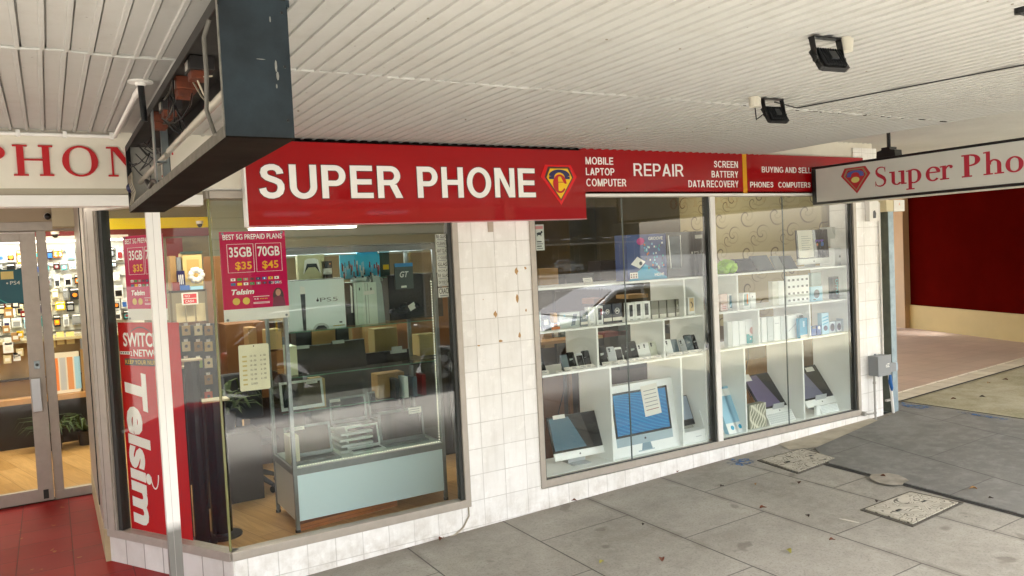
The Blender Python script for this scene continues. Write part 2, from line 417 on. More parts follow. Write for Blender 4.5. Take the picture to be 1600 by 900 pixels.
def fascia_mat():
    n = NB('cream fascia', .4); c = n.mix(n.rng(n.noise(2.2, 7, .7), .4, .7, 0, .4), lin('e0dacb'), lin('c8bfa9')); n.col(c); return n.m
def damask_mat():
    n = NB('damask wallpaper', .45)
    lat = .42; d = None
    wx = n.ma('MULTIPLY', n.ma('SUBTRACT', n.noise(3.0, 2), .5), .12)
    u0 = n.ma('ADD', n.ma('DIVIDE', n.y, lat), wx); v0 = n.ma('DIVIDE', n.z, lat)
    out = None
    for k, (ou, ov, sg, tw) in enumerate(((0, 0, 1, 17), (.5, .5, -1, 21), (.25, .62, 1, 25))):
        u = n.ma('ADD', u0, ou); v = n.ma('ADD', v0, ov)
        fx = n.ma('SUBTRACT', n.ma('FRACT', u), .5); fz = n.ma('SUBTRACT', n.ma('FRACT', v), .5)
        r = n.ma('SQRT', n.ma('ADD', n.ma('MULTIPLY', fx, fx), n.ma('MULTIPLY', fz, fz))); an = n.ma('MULTIPLY', n.ma('ARCTAN2', fz, fx), float(sg))
        sp = n.ma('SINE', n.ma('ADD', n.ma('MULTIPLY', r, float(tw)), an))
        ring = n.ma('MULTIPLY', n.rng(n.ma('ABSOLUTE', sp), .1, .55, 1, 0), n.rng(r, .26 - .05 * k, .34 - .05 * k, 1, 0))
        ring = n.ma('MULTIPLY', ring, n.rng(n.ma('SINE', n.ma('ADD', n.ma('MULTIPLY', an, 1.0), n.ma('MULTIPLY', r, 9.0))), -.5, .1, .25, 1))
        out = ring if out is None else n.ma('MAXIMUM', out, ring)
    n.col(n.mix(out, lin('b8aa80'), lin('5e4e2a'))); return n.m
DARKP = darkpave_mat(); MOSS = moss_mat(); REDF = redfloor_mat(); FORE = forecourt_mat(); WEDG = whiteedge_mat()
WFLR = woodfloor_mat(); SOFF = soffit_mat(); FASC = fascia_mat(); DMSK = damask_mat()
ASPH = mat('asphalt', '7e7c78', .85, noise=(2, .25), bump=(120, .4))

# ------------------------------------------------------------------ ground
GX = .026
def gz(x, y=0): return .035 + GX * max(-14, min(x, 4.6))
def sheet(name, pts, m, dz=0.0, kind='structure', thick=None, fixed=None, parent=None):
    mb = MB(); z = [(fixed if fixed is not None else gz(p[0]) + dz) for p in pts]
    vs = [(p[0], p[1], q) for p, q in zip(pts, z)]
    if thick:
        n = len(pts); vs2 = [(a, b, c - thick) for a, b, c in vs]
        mb.add(vs + vs2, [tuple(range(n))] + [(i, (i + 1) % n, n + (i + 1) % n, n + i) for i in range(n)], m)
    else: mb.add(vs, [tuple(range(len(pts)))], m)
    return mb.build(name, parent, kind=kind)
sheet('ground', [(-150, -200), (150, -200), (150, 60), (-150, 60)], mat('far ground', '77736a', .9, noise=(.3, .2)), fixed=-.35)
sheet('road', [(-80, -15.5), (80, -15.5), (80, -5.15), (-80, -5.15)], ASPH, fixed=-.16)
mb = MB()
for x0, x1 in ((-14, 4.6), (4.6, 5.1)):
    mb.add([(x0, -5.0, gz(x0)), (x1, -5.0, gz(x1)), (x1, .02, gz(x1)), (x0, .02, gz(x0))], [(0, 1, 2, 3)], PAVE)
mb.build('footpath', kind='structure')
mb = MB(); mb.add([(5.1, -5.0, gz(5) - .004), (30, -5.0, gz(5) - .004), (30, 2.95, gz(5) - .004), (8.55, .62, gz(5) - .004), (5.1, .3, gz(5) - .004)], [(0, 1, 2, 3, 4)], MOSS)
mb.build('driveway_apron', kind='structure')
mb = MB(); n_ = 12
for i in range(n_):
    xa, xb = -30 + i * 5, -25 + i * 5
    mb.box(xa, -5.15, -.3, xb, -5.0, min(gz(xa), gz(xb)) + .004 if xa > -14 else -.33 + .0, mat('kerb concrete', '9c968a', .8, noise=(6, .2)))
mb.build('kerb', kind='structure')
# darker newer slabs with a raised lip
sheet('dark_paving', [(2.50, -2.6), (2.615, -.70), (2.90, -.33), (4.15, -.115), (4.62, -.03), (5.06, .28), (5.07, -5.0), (2.42, -5.0)], DARKP, dz=.010, thick=.012)
sheet('cement_strip', [(2.72, -.20), (2.94, -.315), (4.15, -.105), (4.18, -.002), (2.80, -.002)], mat('pale cement', 'b9b09c', .8, noise=(5, .35)), dz=.006)
sheet('concrete_patch', [(2.46, -1.20), (2.50, -1.15), (2.58, -1.12), (2.63, -1.16), (2.69, -1.19), (2.70, -1.27), (2.66, -1.36), (2.63, -1.40), (2.55, -1.41), (2.50, -1.43), (2.44, -1.38), (2.42, -1.30)], mat('pink patch', 'a39b8d', .85, noise=(12, .35), bump=(60, .6)), dz=.014)
sheet('asphalt_joint', [(2.455, -2.6), (2.50, -2.6), (2.615, -.70), (2.55, -.66), (2.535, -1.2), (2.505, -1.7)], mat('black joint', '2b2926', .8), dz=.003)
sheet('entrance_floor', [(-9, .015), (-2.09, .015), (-2.70, 1.06), (-2.70, 3.0), (-9, 3.0)], REDF, fixed=.020)
mb = MB(); mb.add([(-9, -.9, gz(-9) + .004), (-2.9, -.9, gz(-2.9) + .004), (-2.06, 0, gz(-2.1) + .012), (-2.09, .02, .02), (-9, .02, .02)], [(0, 1, 2, 3, 4)], REDF)
mb.build('entrance_ramp', kind='structure')
sheet('shop_floor', [(-7.5, 3.04), (-2.66, 3.04), (-2.66, 1.10), (-2.07, .05), (4.3, .05), (4.3, 8), (-7.5, 8)], WFLR, fixed=.04)
mb = MB(); mb.add([(5.1, .55, .16), (8.55, .89, .16), (30, 3.2, .16), (30, 14, .16), (5.1, 14, .16)], [(0, 1, 2, 3, 4)], FORE); mb.build('forecourt', kind='structure')
mb = MB(); mb.add([(4.72, .3, .15), (5.1, .3, .157), (8.55, .62, .157), (30, 2.95, .157), (30, 3.2, .161), (8.55, .89, .161), (5.1, .55, .161), (4.72, .5, .15)], [tuple(range(8))], WEDG)
mb.build('forecourt_edging', kind='structure')
sheet('forecourt_seam', [(5.08, .29), (8.55, .615), (30, 2.94), (30, 2.9), (8.55, .585), (5.1, .265)], mat('seam', '26231f', .8), fixed=.158)
sheet('slab_seam', [(5.06, .28), (5.10, .28), (5.12, -5.0), (5.07, -5.0)], MC['seam'], dz=.013)

# ------------------------------------------------------------------ the shop building
shop = thing('shop_building', 'white tiled corner phone shop with aluminium framed display windows and a recessed glass entrance', 'shop', (0, 0, 0))
mb = MB()
mb.box(-2.10, 0, -.3, 4.36, .06, .197, TILE); mb.box(-.435, .001, .197, .17, .12, 2.42, TILE); mb.box(4.03, .001, .197, 4.36, .30, 2.9, TILE)
mb.box(4.36, .002, .1, 4.40, .30, 2.9, TILE)
mb.build('tiled_wall', shop)
dg = Fr((-2.10, 0, 0), (-.505, .863, 0), (0, 0, 1))     # along the chamfered window; its n points inside
dgo = Fr((-2.72, 1.06, 0), (.505, -.863, 0), (0, 0, 1)) # the same plane read from the entrance: u runs back to the corner, n outward
LD = 1.228
mb = MB(); mb.prism(dgo, [(0, -.2), (LD + .01, -.2), (LD + .01, .197), (0, .197)], -.06, -.001, TILED); mb.build('plinth', shop)
mb = MB(); mb.box(-2.74, 1.04, 0, -2.68, 3.02, .245, mat('cream tile', 'c2b08a', .4, noise=(6, .2))); mb.box(-2.735, 1.05, .245, -2.675, 3.0, 2.60, ALU)
mb.box(-2.742, 1.5, .3, -2.735, 1.53, 2.5, DARKG); mb.build('entrance_side_panel', shop)

def window(name_label, x0, x1, zb, zt, mull=(), butts=(), wf=.045):
    mb = MB()
    mb.box(x0, -.012, zb - .055, x1, .07, zb, ALU); mb.box(x0, -.012, zt, x1, .07, zt + .045, ALU)
    mb.box(x0, -.013, zb, x0 + wf, .071, zt, ALU); mb.box(x1 - wf, -.013, zb, x1, .071, zt, ALU)
    for q in mull:
        mb.box(q - .03, -.014, zb, q + .03, .072, zt, WHITE); mb.box(q - .056, .0, zb, q - .03, .06, zt, DARKG)
    mb.box(x0 + wf, .0, zb, x0 + wf + .012, .06, zt, DARKG); mb.box(x1 - wf - .03, .004, zb, x1 - wf, .06, zt, DARKG)
    mb.box(x0 + wf, .001, zb, x1 - wf, .02, zb + .006, DARKG)
    fr = mb.build('window_frame', shop, bevel=.003)
    xs = [x0 + wf] + sorted([q + s for q in mull for s in (-.06, .03)]) + [x1 - wf]
    segs = [(xs[i], xs[i + 1]) for i in range(0, len(xs), 2)]
    for a, b in segs:
        cuts = [a] + [q for q in butts if a < q < b] + [b]
        for i in range(len(cuts) - 1):
            g = MB(); g.box(cuts[i] + .002, .020, zb + .003, cuts[i + 1] - .002, .028, zt - .003, GLS); g.build('pane', fr)
        for q in cuts[1:-1]:
            g = MB(); g.box(q - .0035, .0185, zb + .003, q + .0035, .0295, zt - .003, mat('silicone joint', '4a5450', .4)); g.build('silicone_joint', fr)
    return fr
wb = window('b', .17, 4.03, .262, 2.42, mull=(2.06,), butts=(1.08, 2.99))
# window A: no post at the chamfered corner, glass meets glass
mb = MB()
mb.box(-2.095, -.012, .195, -.435, .07, .25, ALU); mb.box(-2.095, -.012, 2.425, -.435, .07, 2.47, ALU); mb.box(-.48, -.013, .25, -.435, .071, 2.425, ALU)
mb.box(-.51, .004, .25, -.48, .06, 2.425, DARKG)
mb.prism(dgo, [(0, .195), (LD, .195), (LD, .25), (0, .25)], -.07, .012, ALU); mb.prism(dgo, [(0, 2.425), (LD, 2.425), (LD, 2.47), (0, 2.47)], -.07, .012, ALU)
mb.prism(dgo, [(0, .25), (.135, .25), (.135, 2.425), (0, 2.425)], -.07, .013, ALU)
mb.prism(dgo, [(.135, .25), (.175, .25), (.175, 2.425), (.135, 2.425)], -.06, .0, DARKG); mb.prism(dgo, [(.035, .25), (.05, .25), (.05, 2.425), (.035, 2.425)], .013, .015, DARKG)
mb.prism(dgo, [(.05, .25), (.12, .25), (.12, 2.425), (.05, 2.425)], .013, .022, ALU)
wa = mb.build('window_frame', shop, bevel=.003)
g = MB(); g.box(-2.083, .020, .253, -.512, .028, 2.422, GLS); g.build('pane', wa)
g = MB(); g.prism(dgo, [(.178, .253), (LD - .018, .253), (LD - .018, 2.422), (.178, 2.422)], -.028, -.020, GLSD); g.build('pane', wa)
g = MB(); g.cyl((-2.098, .022, .253), (-2.098, .022, 2.422), .008, mat('edge glass', '8a8a5a', .2, noise=(3, .2)), seg=8); g.build('corner_joint', wa)

# header over the entrance, its fascia and the door wall
mb = MB()
mb.box(-9, .0, 2.484, -1.9, .10, 2.815, FASC); mb.box(-9, .004, 2.446, -2.13, .09, 2.484, mat('fascia band', 'a39a86', .6)); mb.box(-9, -.006, 2.385, -2.13, .12, 2.446, WHITE)  # tan band between the fascia and the header
mb.box(-9, .13, 2.62, -2.66, 3.06, 2.66, SOFF); mb.box(-2.13, .01, 2.47, -1.9, .1, 2.484, WHITE)
mb.build('fascia_board', shop)
SG = {}
def sans_glyph(ch, w=.185):
    """plain grotesque capitals: (width, list of strips); a strip is (left edge points, right edge points)"""
    R = lambda x0, y0, x1, y1: ([(x0, y0), (x0, y1)], [(x1, y0), (x1, y1)])
    def arc(cx, cy, rx, ry, t0, t1, n=22, wd=w, wy=None):
        wy = wy or wd * .9; L = []; Q = []
        for i in range(n + 1):
            t = math.radians(t0 + (t1 - t0) * i / n); L.append((cx + rx * math.cos(t), cy + ry * math.sin(t))); Q.append((cx + (rx - wd) * math.cos(t), cy + (ry - wy) * math.sin(t)))
        return (L, Q)
    def dia(x0, y0, x1, y1, wd=w * 1.12): return ([(x0, y0), (x1, y1)], [(x0 + wd, y0), (x1 + wd, y1)])
    v = w * .88
    if ch == 'E': return .66, [R(0, 0, w, 1), R(w, 0, .66, v), R(w, .42, .62, .42 + v), R(w, 1 - v, .65, 1)]
    if ch == 'F': return .60, [R(0, 0, w, 1), R(w, .42, .55, .42 + v), R(w, 1 - v, .6, 1)]
    if ch == 'L': return .58, [R(0, 0, w, 1), R(w, 0, .58, v)]
    if ch == 'H': return .74, [R(0, 0, w, 1), R(.74 - w, 0, .74, 1), R(w, .42, .74 - w, .42 + v)]
    if ch == 'I': return w, [R(0, 0, w, 1)]
    if ch == 'T': return .66, [R(0, 1 - v, .66, 1), R(.33 - w / 2, 0, .33 + w / 2, 1 - v)]
    if ch == 'N': return .74, [R(0, 0, w, 1), R(.74 - w, 0, .74, 1), dia(w * .2, 1, .74 - w * 1.2, 0, w)]
    if ch == 'M': return .88, [R(0, 0, w, 1), R(.88 - w, 0, .88, 1), dia(w * .1, 1, .44 - w / 2, 0, w), dia(.88 - w * 1.1, 1, .44 - w / 2, 0, w)]
    if ch == 'V': return .74, [dia(0, 1, .37 - w * .56, 0), dia(.74 - w * 1.12, 1, .37 - w * .56, 0)]
    if ch == 'A': return .78, [dia(0, 0, .39 - w * .56, 1), dia(.78 - w * 1.12, 0, .39 - w * .56, 1), R(.2, .22, .58, .22 + v)]
    if ch == 'Y': return .74, [R(.37 - w / 2, 0, .37 + w / 2, .42), dia(0, 1, .37 - w * .56, .38), dia(.74 - w * 1.12, 1, .37 - w * .56, .38)]
    if ch == 'U': return .74, [R(0, .36, w, 1), R(.74 - w, .36, .74, 1), arc(.37, .36, .37, .375, 180, 360)]
    if ch == 'O': return .86, [arc(.43, .5, .43, .515, 0, 360, 44)]
    if ch == 'C': return .80, [arc(.43, .5, .43, .515, 42, 318, 40)]
    if ch == 'G': return .84, [arc(.43, .5, .43, .515, 42, 318, 40), R(.84 - w, .10, .84, .50), R(.5, .38, .84 - w, .38 + v)]
    if ch == 'D': return .76, [R(0, 0, w, 1), R(w, 0, .36, v), R(w, 1 - v, .36, 1), arc(.34, .5, .42, .5, 90, -90, wy=v)]
    if ch == 'P': return .68, [R(0, 0, w, 1), R(w, .37, .40, .37 + v), R(w, 1 - v, .40, 1), arc(.38, .685, .30, .315, 90, -90, wy=v)]
    if ch == 'B': return .72, [R(0, 0, w, 1), R(w, 0, .42, v), R(w, .42, .42, .42 + v), R(w, 1 - v, .40, 1), arc(.38, .735, .28, .265, 90, -90, wy=v), arc(.42, .29, .30, .29, 90, -90, wy=v)]
    if ch == 'R': return .76, [R(0, 0, w, 1), R(w, .40, .42, .40 + v), R(w, 1 - v, .42, 1), arc(.40, .70, .30, .30, 90, -90, wy=v), dia(.36, .42, .76 - w * 1.15, 0, w * 1.15)]
    if ch == 'S':
        L = []; Q = []; P = [(.33 + .24 * math.cos(math.radians(t)), .735 + .19 * math.sin(math.radians(t))) for t in range(20, 260, 15)] + [(.36 - .25 * math.cos(math.radians(t)), .275 - .19 * math.sin(math.radians(t - 180))) for t in range(-75, -75, 15)]
        P = [(.57, .72), (.555, .80), (.50, .875), (.41, .915), (.32, .915), (.23, .89), (.165, .835), (.145, .755), (.165, .675), (.225, .615), (.33, .57), (.44, .53), (.535, .475), (.58, .39), (.58, .29), (.545, .185), (.47, .115), (.37, .085), (.27, .09), (.18, .13), (.12, .205), (.10, .30)]
        for i, p in enumerate(P):
            a = P[max(0, i - 1)]; b = P[min(len(P) - 1, i + 1)]; dx, dy = b[0] - a[0], b[1] - a[1]; l = math.hypot(dx, dy); h_ = w / 2 * (.94 if abs(dx) > abs(dy) else 1); L.append((p[0] - dy / l * h_, p[1] + dx / l * h_)); Q.append((p[0] + dy / l * h_, p[1] - dx / l * h_))
        return .68, [(L, Q)]
    return .4, []
def sans(mb, st, fr, u0, u1, v0, v1, m, h=.001, a=0.0, w=.185, grow=0.0):
    gap = .135; tot = 0; gl = []
    for ch in st:
        g = sans_glyph(ch, w); gl.append((tot, g)); tot += g[0] + gap
    tot -= gap; k = 0
    for off, (gw, strips) in gl:
        for L, Q in strips:
            c = [((off + x) / tot, y) for x, y in L]; d = [((off + x) / tot, y) for x, y in Q]
            P = lambda q: (u0 + (u1 - u0) * q[0], v0 + (v1 - v0) * q[1])
            c = [P(q) for q in c]; d = [P(q) for q in d]
            if grow:
                n = len(c); c2 = []; d2 = []
                for i in range(n):
                    dx, dy = c[i][0] - d[i][0], c[i][1] - d[i][1]; l = math.hypot(dx, dy) or 1; c2.append((c[i][0] + dx / l * grow, c[i][1] + dy / l * grow)); d2.append((d[i][0] - dx / l * grow, d[i][1] - dy / l * grow))
                for E in (c2, d2):
                    for i, j in ((0, 1), (-1, -2)):
                        dx, dy = E[i][0] - E[j][0], E[i][1] - E[j][1]; l = math.hypot(dx, dy) or 1; E[i] = (E[i][0] + dx / l * grow, E[i][1] + dy / l * grow)
                c, d = c2, d2
            mb.ribbon(fr, c, d, m, a, a + h + .00012 * (k % 7)); k += 1
mb = MB()
f0 = FY(0.0); SR = mat('serif red', 'b01018', .4)
def serif(mb, ch, fr, x, y, H, m, h=.006, w=.17, tw=.05, xs=1.0):
    """one old-style letter, cap height H, placed with its left foot at x; returns its advance"""
    X = lambda a: x + a * H * xs; Y = lambda b: y + b * H
    def R(x0, y0, x1, y1, k=0): mb.rect(fr, X(x0), Y(y0), X(x1), Y(y1), m, h + .0004 * k)
    def A(cx, cyy, rx, ry, wx, wy, t0, t1, k=0, n=26): mb.ring(fr, X(cx), Y(cyy), rx * H * xs, wx * H * xs, m, h + .0004 * k, t0=math.radians(t0), t1=math.radians(t1), seg=n, ry=ry * H, wy=wy * H)
    def stem(sx, y0, y1, lo=1, hi=1, s=.09):
        R(sx, y0, sx + w, y1)
        if lo: R(sx - s, y0 - .001, sx + w + s, y0 + tw, 1)
        if hi: R(sx - s, y1 - tw, sx + (w if hi == 2 else w + s), y1 + .001, 1)
    def cres(cx, cyy, rx, ry, t0, t1, k=2, thin=tw, thick=w, n=30):
        L = []; Q = []
        for i in range(n + 1):
            t = math.radians(t0 + (t1 - t0) * i / n); c_, s_ = math.cos(t), math.sin(t); q = thin + (thick - thin) * abs(c_) ** 1.3
            L.append((X(cx + rx * c_), Y(cyy + ry * s_))); Q.append((X(cx + (rx - q) * c_), Y(cyy + (ry - min(q, thin * 1.3 + .0)) * s_)))
        mb.ribbon(fr, L, Q, m, 0, h + .0004 * k)
    if ch == 'H': stem(.09, 0, 1); stem(.70, 0, 1); R(.09 + w, .50, .70, .55); return 1.06
    if ch == 'P': stem(.09, 0, 1, hi=2); cres(.30, .735, .36, .265, 90, -90); R(.2, 1 - tw, .31, 1, 3); R(.2, .47, .31, .47 + tw, 3); return .74
    if ch == 'O': cres(.47, .5, .45, .515, 0, 360); return 1.02
    if ch == 'N':
        R(.12, 0, .17, 1); R(.02, -.001, .28, tw, 1); R(.78, 0, .83, 1.0); R(.68, 1 - tw, .95, 1.001, 1); R(.0, 1 - tw, .2, 1.001, 1)
        mb.prism(fr, [(X(.10), Y(1)), (X(.30), Y(1)), (X(.83), Y(0)), (X(.72), Y(0))], 0, h + .0008, m); return 1.02
    if ch == 'E':
        stem(.09, 0, 1, lo=0, hi=0); R(0, 0, .68, tw, 1); R(0, 1 - tw, .66, 1, 1); R(.2, .49, .5, .54, 1); R(.64, 0, .68, .24, 2); R(.62, .78, .66, 1, 2); R(.48, .4, .52, .63, 2); return .76
    if ch == 'S':
        P = [(.58, .78), (.56, .90), (.46, .965), (.33, .975), (.19, .93), (.11, .82), (.12, .69), (.22, .585), (.37, .50), (.51, .41), (.58, .29), (.56, .15), (.46, .05), (.31, .015), (.17, .04), (.08, .12), (.06, .25)]
        W = [.03, .04, .05, .06, .08, .11, .14, .17, .18, .17, .14, .11, .08, .06, .05, .045, .03]; L = []; Q = []
        for i, p in enumerate(P):
            a = P[max(0, i - 1)]; b = P[min(len(P) - 1, i + 1)]; dx, dy = b[0] - a[0], b[1] - a[1]; l = math.hypot(dx, dy); nx, ny = -dy / l, dx / l
            L.append((X(p[0] + nx * W[i] / 2), Y(p[1] + ny * W[i] / 2))); Q.append((X(p[0] - nx * W[i] / 2), Y(p[1] - ny * W[i] / 2)))
        mb.ribbon(fr, L, Q, m, 0, h); R(.57, .72, .60, .97, 1); R(.04, .02, .07, .28, 1); return .70
    xh = .66
    if ch == 'u':
        R(.09, .14, .09 + .14, xh); R(.0, xh - tw, .12, xh, 1); cres(.31, .2, .22, .215, 180, 330, thick=.14); R(.48, 0, .62, xh, 1); R(.38, xh - tw, .5, xh, 2); R(.6, 0, .70, tw, 2); return .74
    if ch == 'p':
        R(.09, -.30, .23, xh - .02); R(0, -.30, .33, -.30 + tw, 1); R(.0, xh - .09, .12, xh - .04, 1); cres(.30, .325, .31, .345, 115, -115, thick=.15); return .68
    if ch == 'e':
        cres(.30, .32, .28, .345, 25, 318, thick=.15); R(.14, .36, .56, .36 + tw, 3); cres(.33, .40, .25, .26, 0, 80, thick=.12, k=4); return .64
    if ch == 'r':
        R(.09, 0, .23, xh - .02); R(0, 0, .34, tw, 1); R(.0, xh - .09, .12, xh - .03, 1); cres(.36, .42, .18, .23, 160, 75, thick=.06, thin=.07); mb.disc(fr, X(.42), Y(.56), .075 * H, m, h + .001); return .52
    if ch == 'h':
        R(.09, 0, .23, 1.02); R(0, 0, .32, tw, 1); R(0, .95, .12, 1.01, 1); cres(.36, .40, .24, .26, 170, 0, thick=.14); R(.46, 0, .60, .42, 1); R(.37, 0, .69, tw, 2); return .73
    if ch == 'o': cres(.30, .33, .29, .35, 0, 360, thick=.15); return .64
    return .4
mb = MB()
for ch, x in (('R', 0), ('P', -3.245), ('H', -3.082), ('O', -2.856), ('N', -2.632), ('E', -2.41)):
    if ch in 'PHONE': serif(mb, ch, FY(0.0), x, 2.551, .166, SR, h=.012, xs=1.18)
mb.build('raised_lettering', shop)
# conduit under the soffit
mb = MB(); mb.tube([(-9, -.02, 2.775), (-2.60, -.02, 2.775), (-2.585, -.03, 2.775), (-2.58, -1.19, 2.775)], .011, WHITE); mb.tube([(-2.58, -1.19, 2.775), (-2.565, -1.30, 2.79)], .014, WHITE)
for q in (-3.05, -2.83, -2.60): mb.box(q - .01, -.034, 2.76, q + .01, -.002, 2.795, WHITE)
mb.build('conduit', shop)

# door wall at the back of the recess
YD = 3.03
mb = MB()
mb.box(-9, YD, 2.40, -2.66, YD + .08, 3.0, mat('beige panel', 'b9a78c', .6, noise=(3, .1)))
mb.box(-9, YD - .01, 2.405, -2.62, YD + .05, 2.485, ALU); mb.box(-3.03, YD - .011, .04, -2.955, YD + .05, 2.405, ALU)
mb.box(-2.66, YD - .011, .04, -2.61, YD + .05, 2.405, ALU); mb.box(-3.03, YD - .012, .02, -2.61, YD + .05, .10, ALU)
df = mb.build('door_frame', shop, bevel=.003)
g = MB(); g.box(-2.955, YD + .015, .10, -2.66, YD + .021, 2.405, GLSD); g.build('pane', df)
mb = MB()
mb.box(-3.155, YD - .03, .03, -3.035, YD + .015, 2.40, ALU); mb.box(-4.05, YD - .03, 2.31, -3.155, YD + .015, 2.40, ALU); mb.box(-4.05, YD - .03, .03, -3.155, YD + .015, .14, ALU); mb.box(-4.15, YD - .03, .03, -4.05, YD + .015, 2.40, ALU)
mb.box(-4.05, YD - .034, 2.385, -3.035, YD - .03, 2.395, WHITE)
dr = mb.build('door', shop, bevel=.003)
g = MB(); g.box(-4.05, YD - .01, .14, -3.155, YD - .004, 2.31, GLSD); g.build('pane', dr)
g = MB(); g.box(-3.145, YD - .085, .83, -3.075, YD - .065, 1.12, SILV); g.box(-3.135, YD - .066, .86, -3.12, YD - .03, .89, SILV); g.box(-3.135, YD - .066, 1.06, -3.12, YD - .03, 1.09, SILV); g.build('door_handle', dr, bevel=.004)
g = MB(); g.box(-3.115, YD - .04, 1.20, -3.07, YD - .03, 1.27, ALUG); g.disc(Fr((0, YD - .04, 0), (1, 0, 0), (0, 0, 1)), -3.092, 1.235, .013, DARKG, .004); g.build('lock', dr)
g = MB(); g.box(-3.115, YD - .037, .05, -3.075, YD - .03, .13, DARKG); g.build('bottom_pivot', dr)
# walls and ceiling inside
mb = MB()
IW = mat('interior wall', '8f886e', .6, noise=(1.5, .08)); PG = mat('pale green wall', 'a9b5aa', .5)
mb.box(-7.5, 6.6, .04, 4.3, 6.7, 3.1, IW); mb.box(-7.5, 3.1, .04, -7.4, 6.6, 3.1, IW)
mb.box(-7.5, 3.11, 3.0, 4.3, 6.7, 3.05, WHITE); mb.box(-2.66, .12, 3.0, 4.3, 3.11, 3.05, WHITE)
mb.box(-7.5, 6.55, 2.58, -.97, 6.60, 2.725, mat('yellow band', 'ffe600', .4)); mb.box(-7.5, 6.551, 2.465, -.97, 6.602, 2.58, DKRED)
mb.box(-1.0, 6.56, 2.1, 3.9, 6.6, 2.95, PG)
for q in (2.25, 2.4, 2.55, 2.7): mb.box(-1.0, 6.55, q, 3.9, 6.56, q + .012, mat('groove green', '9aa89c', .5))
mb.build('interior_wall', shop)
mb = MB(); mb.box(4.10, .45, 1.0, 4.2, 2.6, 3.0, DMSK); mb.box(4.09, .45, .04, 4.2, 2.6, 1.0, mat('brown wall', '6e5636', .6, noise=(2, .3))); mb.box(4.08, 2.6, .04, 4.2, 4.4, 3.0, mat('olive wall', '5f5840', .6, noise=(1.2, .25))); mb.box(3.6, 4.4, .04, 3.7, 6.6, 3.0, mat('umber wall', '5e5236', .6, noise=(1.2, .3))); mb.box(3.6, 4.38, .04, 4.2, 4.4, 3.0, MC['olive wall']); mb.build('wallpapered_wall', shop)
# shop wall above the signs and to the far side
mb = MB(); mb.box(-1.9, .02, 2.47, 2.66, .12, 3.2, mat('gap shade wall', '1c1815', .8)); mb.box(2.66, .02, 2.47, 4.36, .12, 3.2, FASC); mb.box(-9, .11, 2.815, -1.9, .2, 3.4, WHITE); mb.box(4.36, .30, .1, 4.40, 7, 3.4, CREAM); mb.build('upper_wall', shop)  # wall behind the sign coloured dark to give the gap its shade

# ------------------------------------------------------------------ awning
aw = thing('street_awning', 'cream painted ribbed metal awning soffit over the footpath', 'awning', (0, 0, 2.8))
def soffit(x0, x1, y0, y1, z, pitch=.0748, ph=-2.034):
    mb = MB(); k0 = math.ceil((x0 - ph) / pitch); prof = [(x0, 0)]
    k = k0
    while ph + k * pitch < x1 - .03:
        q = ph + k * pitch
        if q > x0 + .02: prof += [(q - .011, 0), (q - .009, -.008), (q + .005, -.008), (q + .0055, .014), (q + .0110, .014), (q + .0115, 0)]
        k += 1
    prof.append((x1, 0)); n = len(prof)
    mb.add([(a, y0, z + b) for a, b in prof] + [(a, y1, z + b) for a, b in prof], [(i, i + 1, n + i + 1, n + i) for i in range(n - 1)], SOFF)
    mb.box(x0, y0 + .0, z + .03, x1, y1, z + .06, SOFF); return mb
mb = soffit(-12, 2.66, -1.787, -.005, 2.803); mb.build('soffit_panel', aw)
mb = soffit(-12, 2.66, -5.45, -1.793, 2.800, ph=-2.026); mb.build('soffit_panel', aw)
mb = MB()
pts = [(-12 + i * .12, -1.79 + random.uniform(-.004, .004), 2.797 + random.uniform(-.002, .002)) for i in range(int(14.66 / .12) + 1)]
mb.tube(pts, [random.uniform(.004, .011) for _ in pts], SOFF, 6); mb.build('sealant_joint', aw)
for i in range(26):
    x_ = random.uniform(.5, 2.6); l_ = random.uniform(.01, .06); mb = MB(); mb.box(x_, -1.795 + .006 * (i % 3), 2.7895, x_ + l_, -1.789 + .006 * (i % 3) + .003, 2.795, mat('crack dark', '2c261e', .9)); mb.build('paint_crack', aw)
for i in range(40):
    x_ = random.uniform(-2.2, 2.4); y_ = random.choice([-.9, -2.6, -3.5]) + random.uniform(-.01, .01); mb = MB(); mb.cyl((x_, y_, 2.803), (x_, y_, 2.797), .005, mat('nail head', '8f8778', .6), seg=8); mb.build('nail_head', aw)
mb = MB(); mb.cyl((.10, -3.5, 2.80), (.10, -3.5, 2.775), .018, BLK); mb.tube([(.10, -3.5, 2.78), (.15, -3.52, 2.765), (.22, -3.55, 2.785)], .008, BLK, 6); mb.build('ceiling_hook', aw)
mb = soffit(2.66, 10.4, -5.45, 1.7, 2.955, ph=.02); mb.mats = [mat('lightened soffit', 'e2e0da', .5, noise=(2, .12))]; mb.build('soffit_panel', aw)  # soffit paint lightened to offset the darkness at this depth
mb = MB(); mb.box(2.655, -5.45, 2.795, 2.668, 0, 2.99, SOFF); mb.box(-12, -5.52, 2.72, 10.4, -5.45, 3.15, mat('fascia metal', 'c9c2b2', .5)); mb.box(-12, -5.45, 3.15, 10.4, .1, 3.18, mat('roof sheet', '8f8f8c', .6)); mb.build('edge_trim', aw)  # unseen street edge and right end set to shape sun and shade
mb = MB(); mb.tube([(.62, -1.95, 2.785), (.93, -1.85, 2.787), (1.11, -3.02, 2.786), (1.15, -4.3, 2.786)], .004, BLK, 6)
mb.build('cable', aw)
mb = MB(); mb.cyl((-2.575, -1.37, 2.80), (-2.575, -1.37, 2.793), .05, WHITE); mb.cyl((-2.575, -1.37, 2.793), (-2.575, -1.37, 2.780), .02, WHITE); mb.build('ceiling_rose', aw)

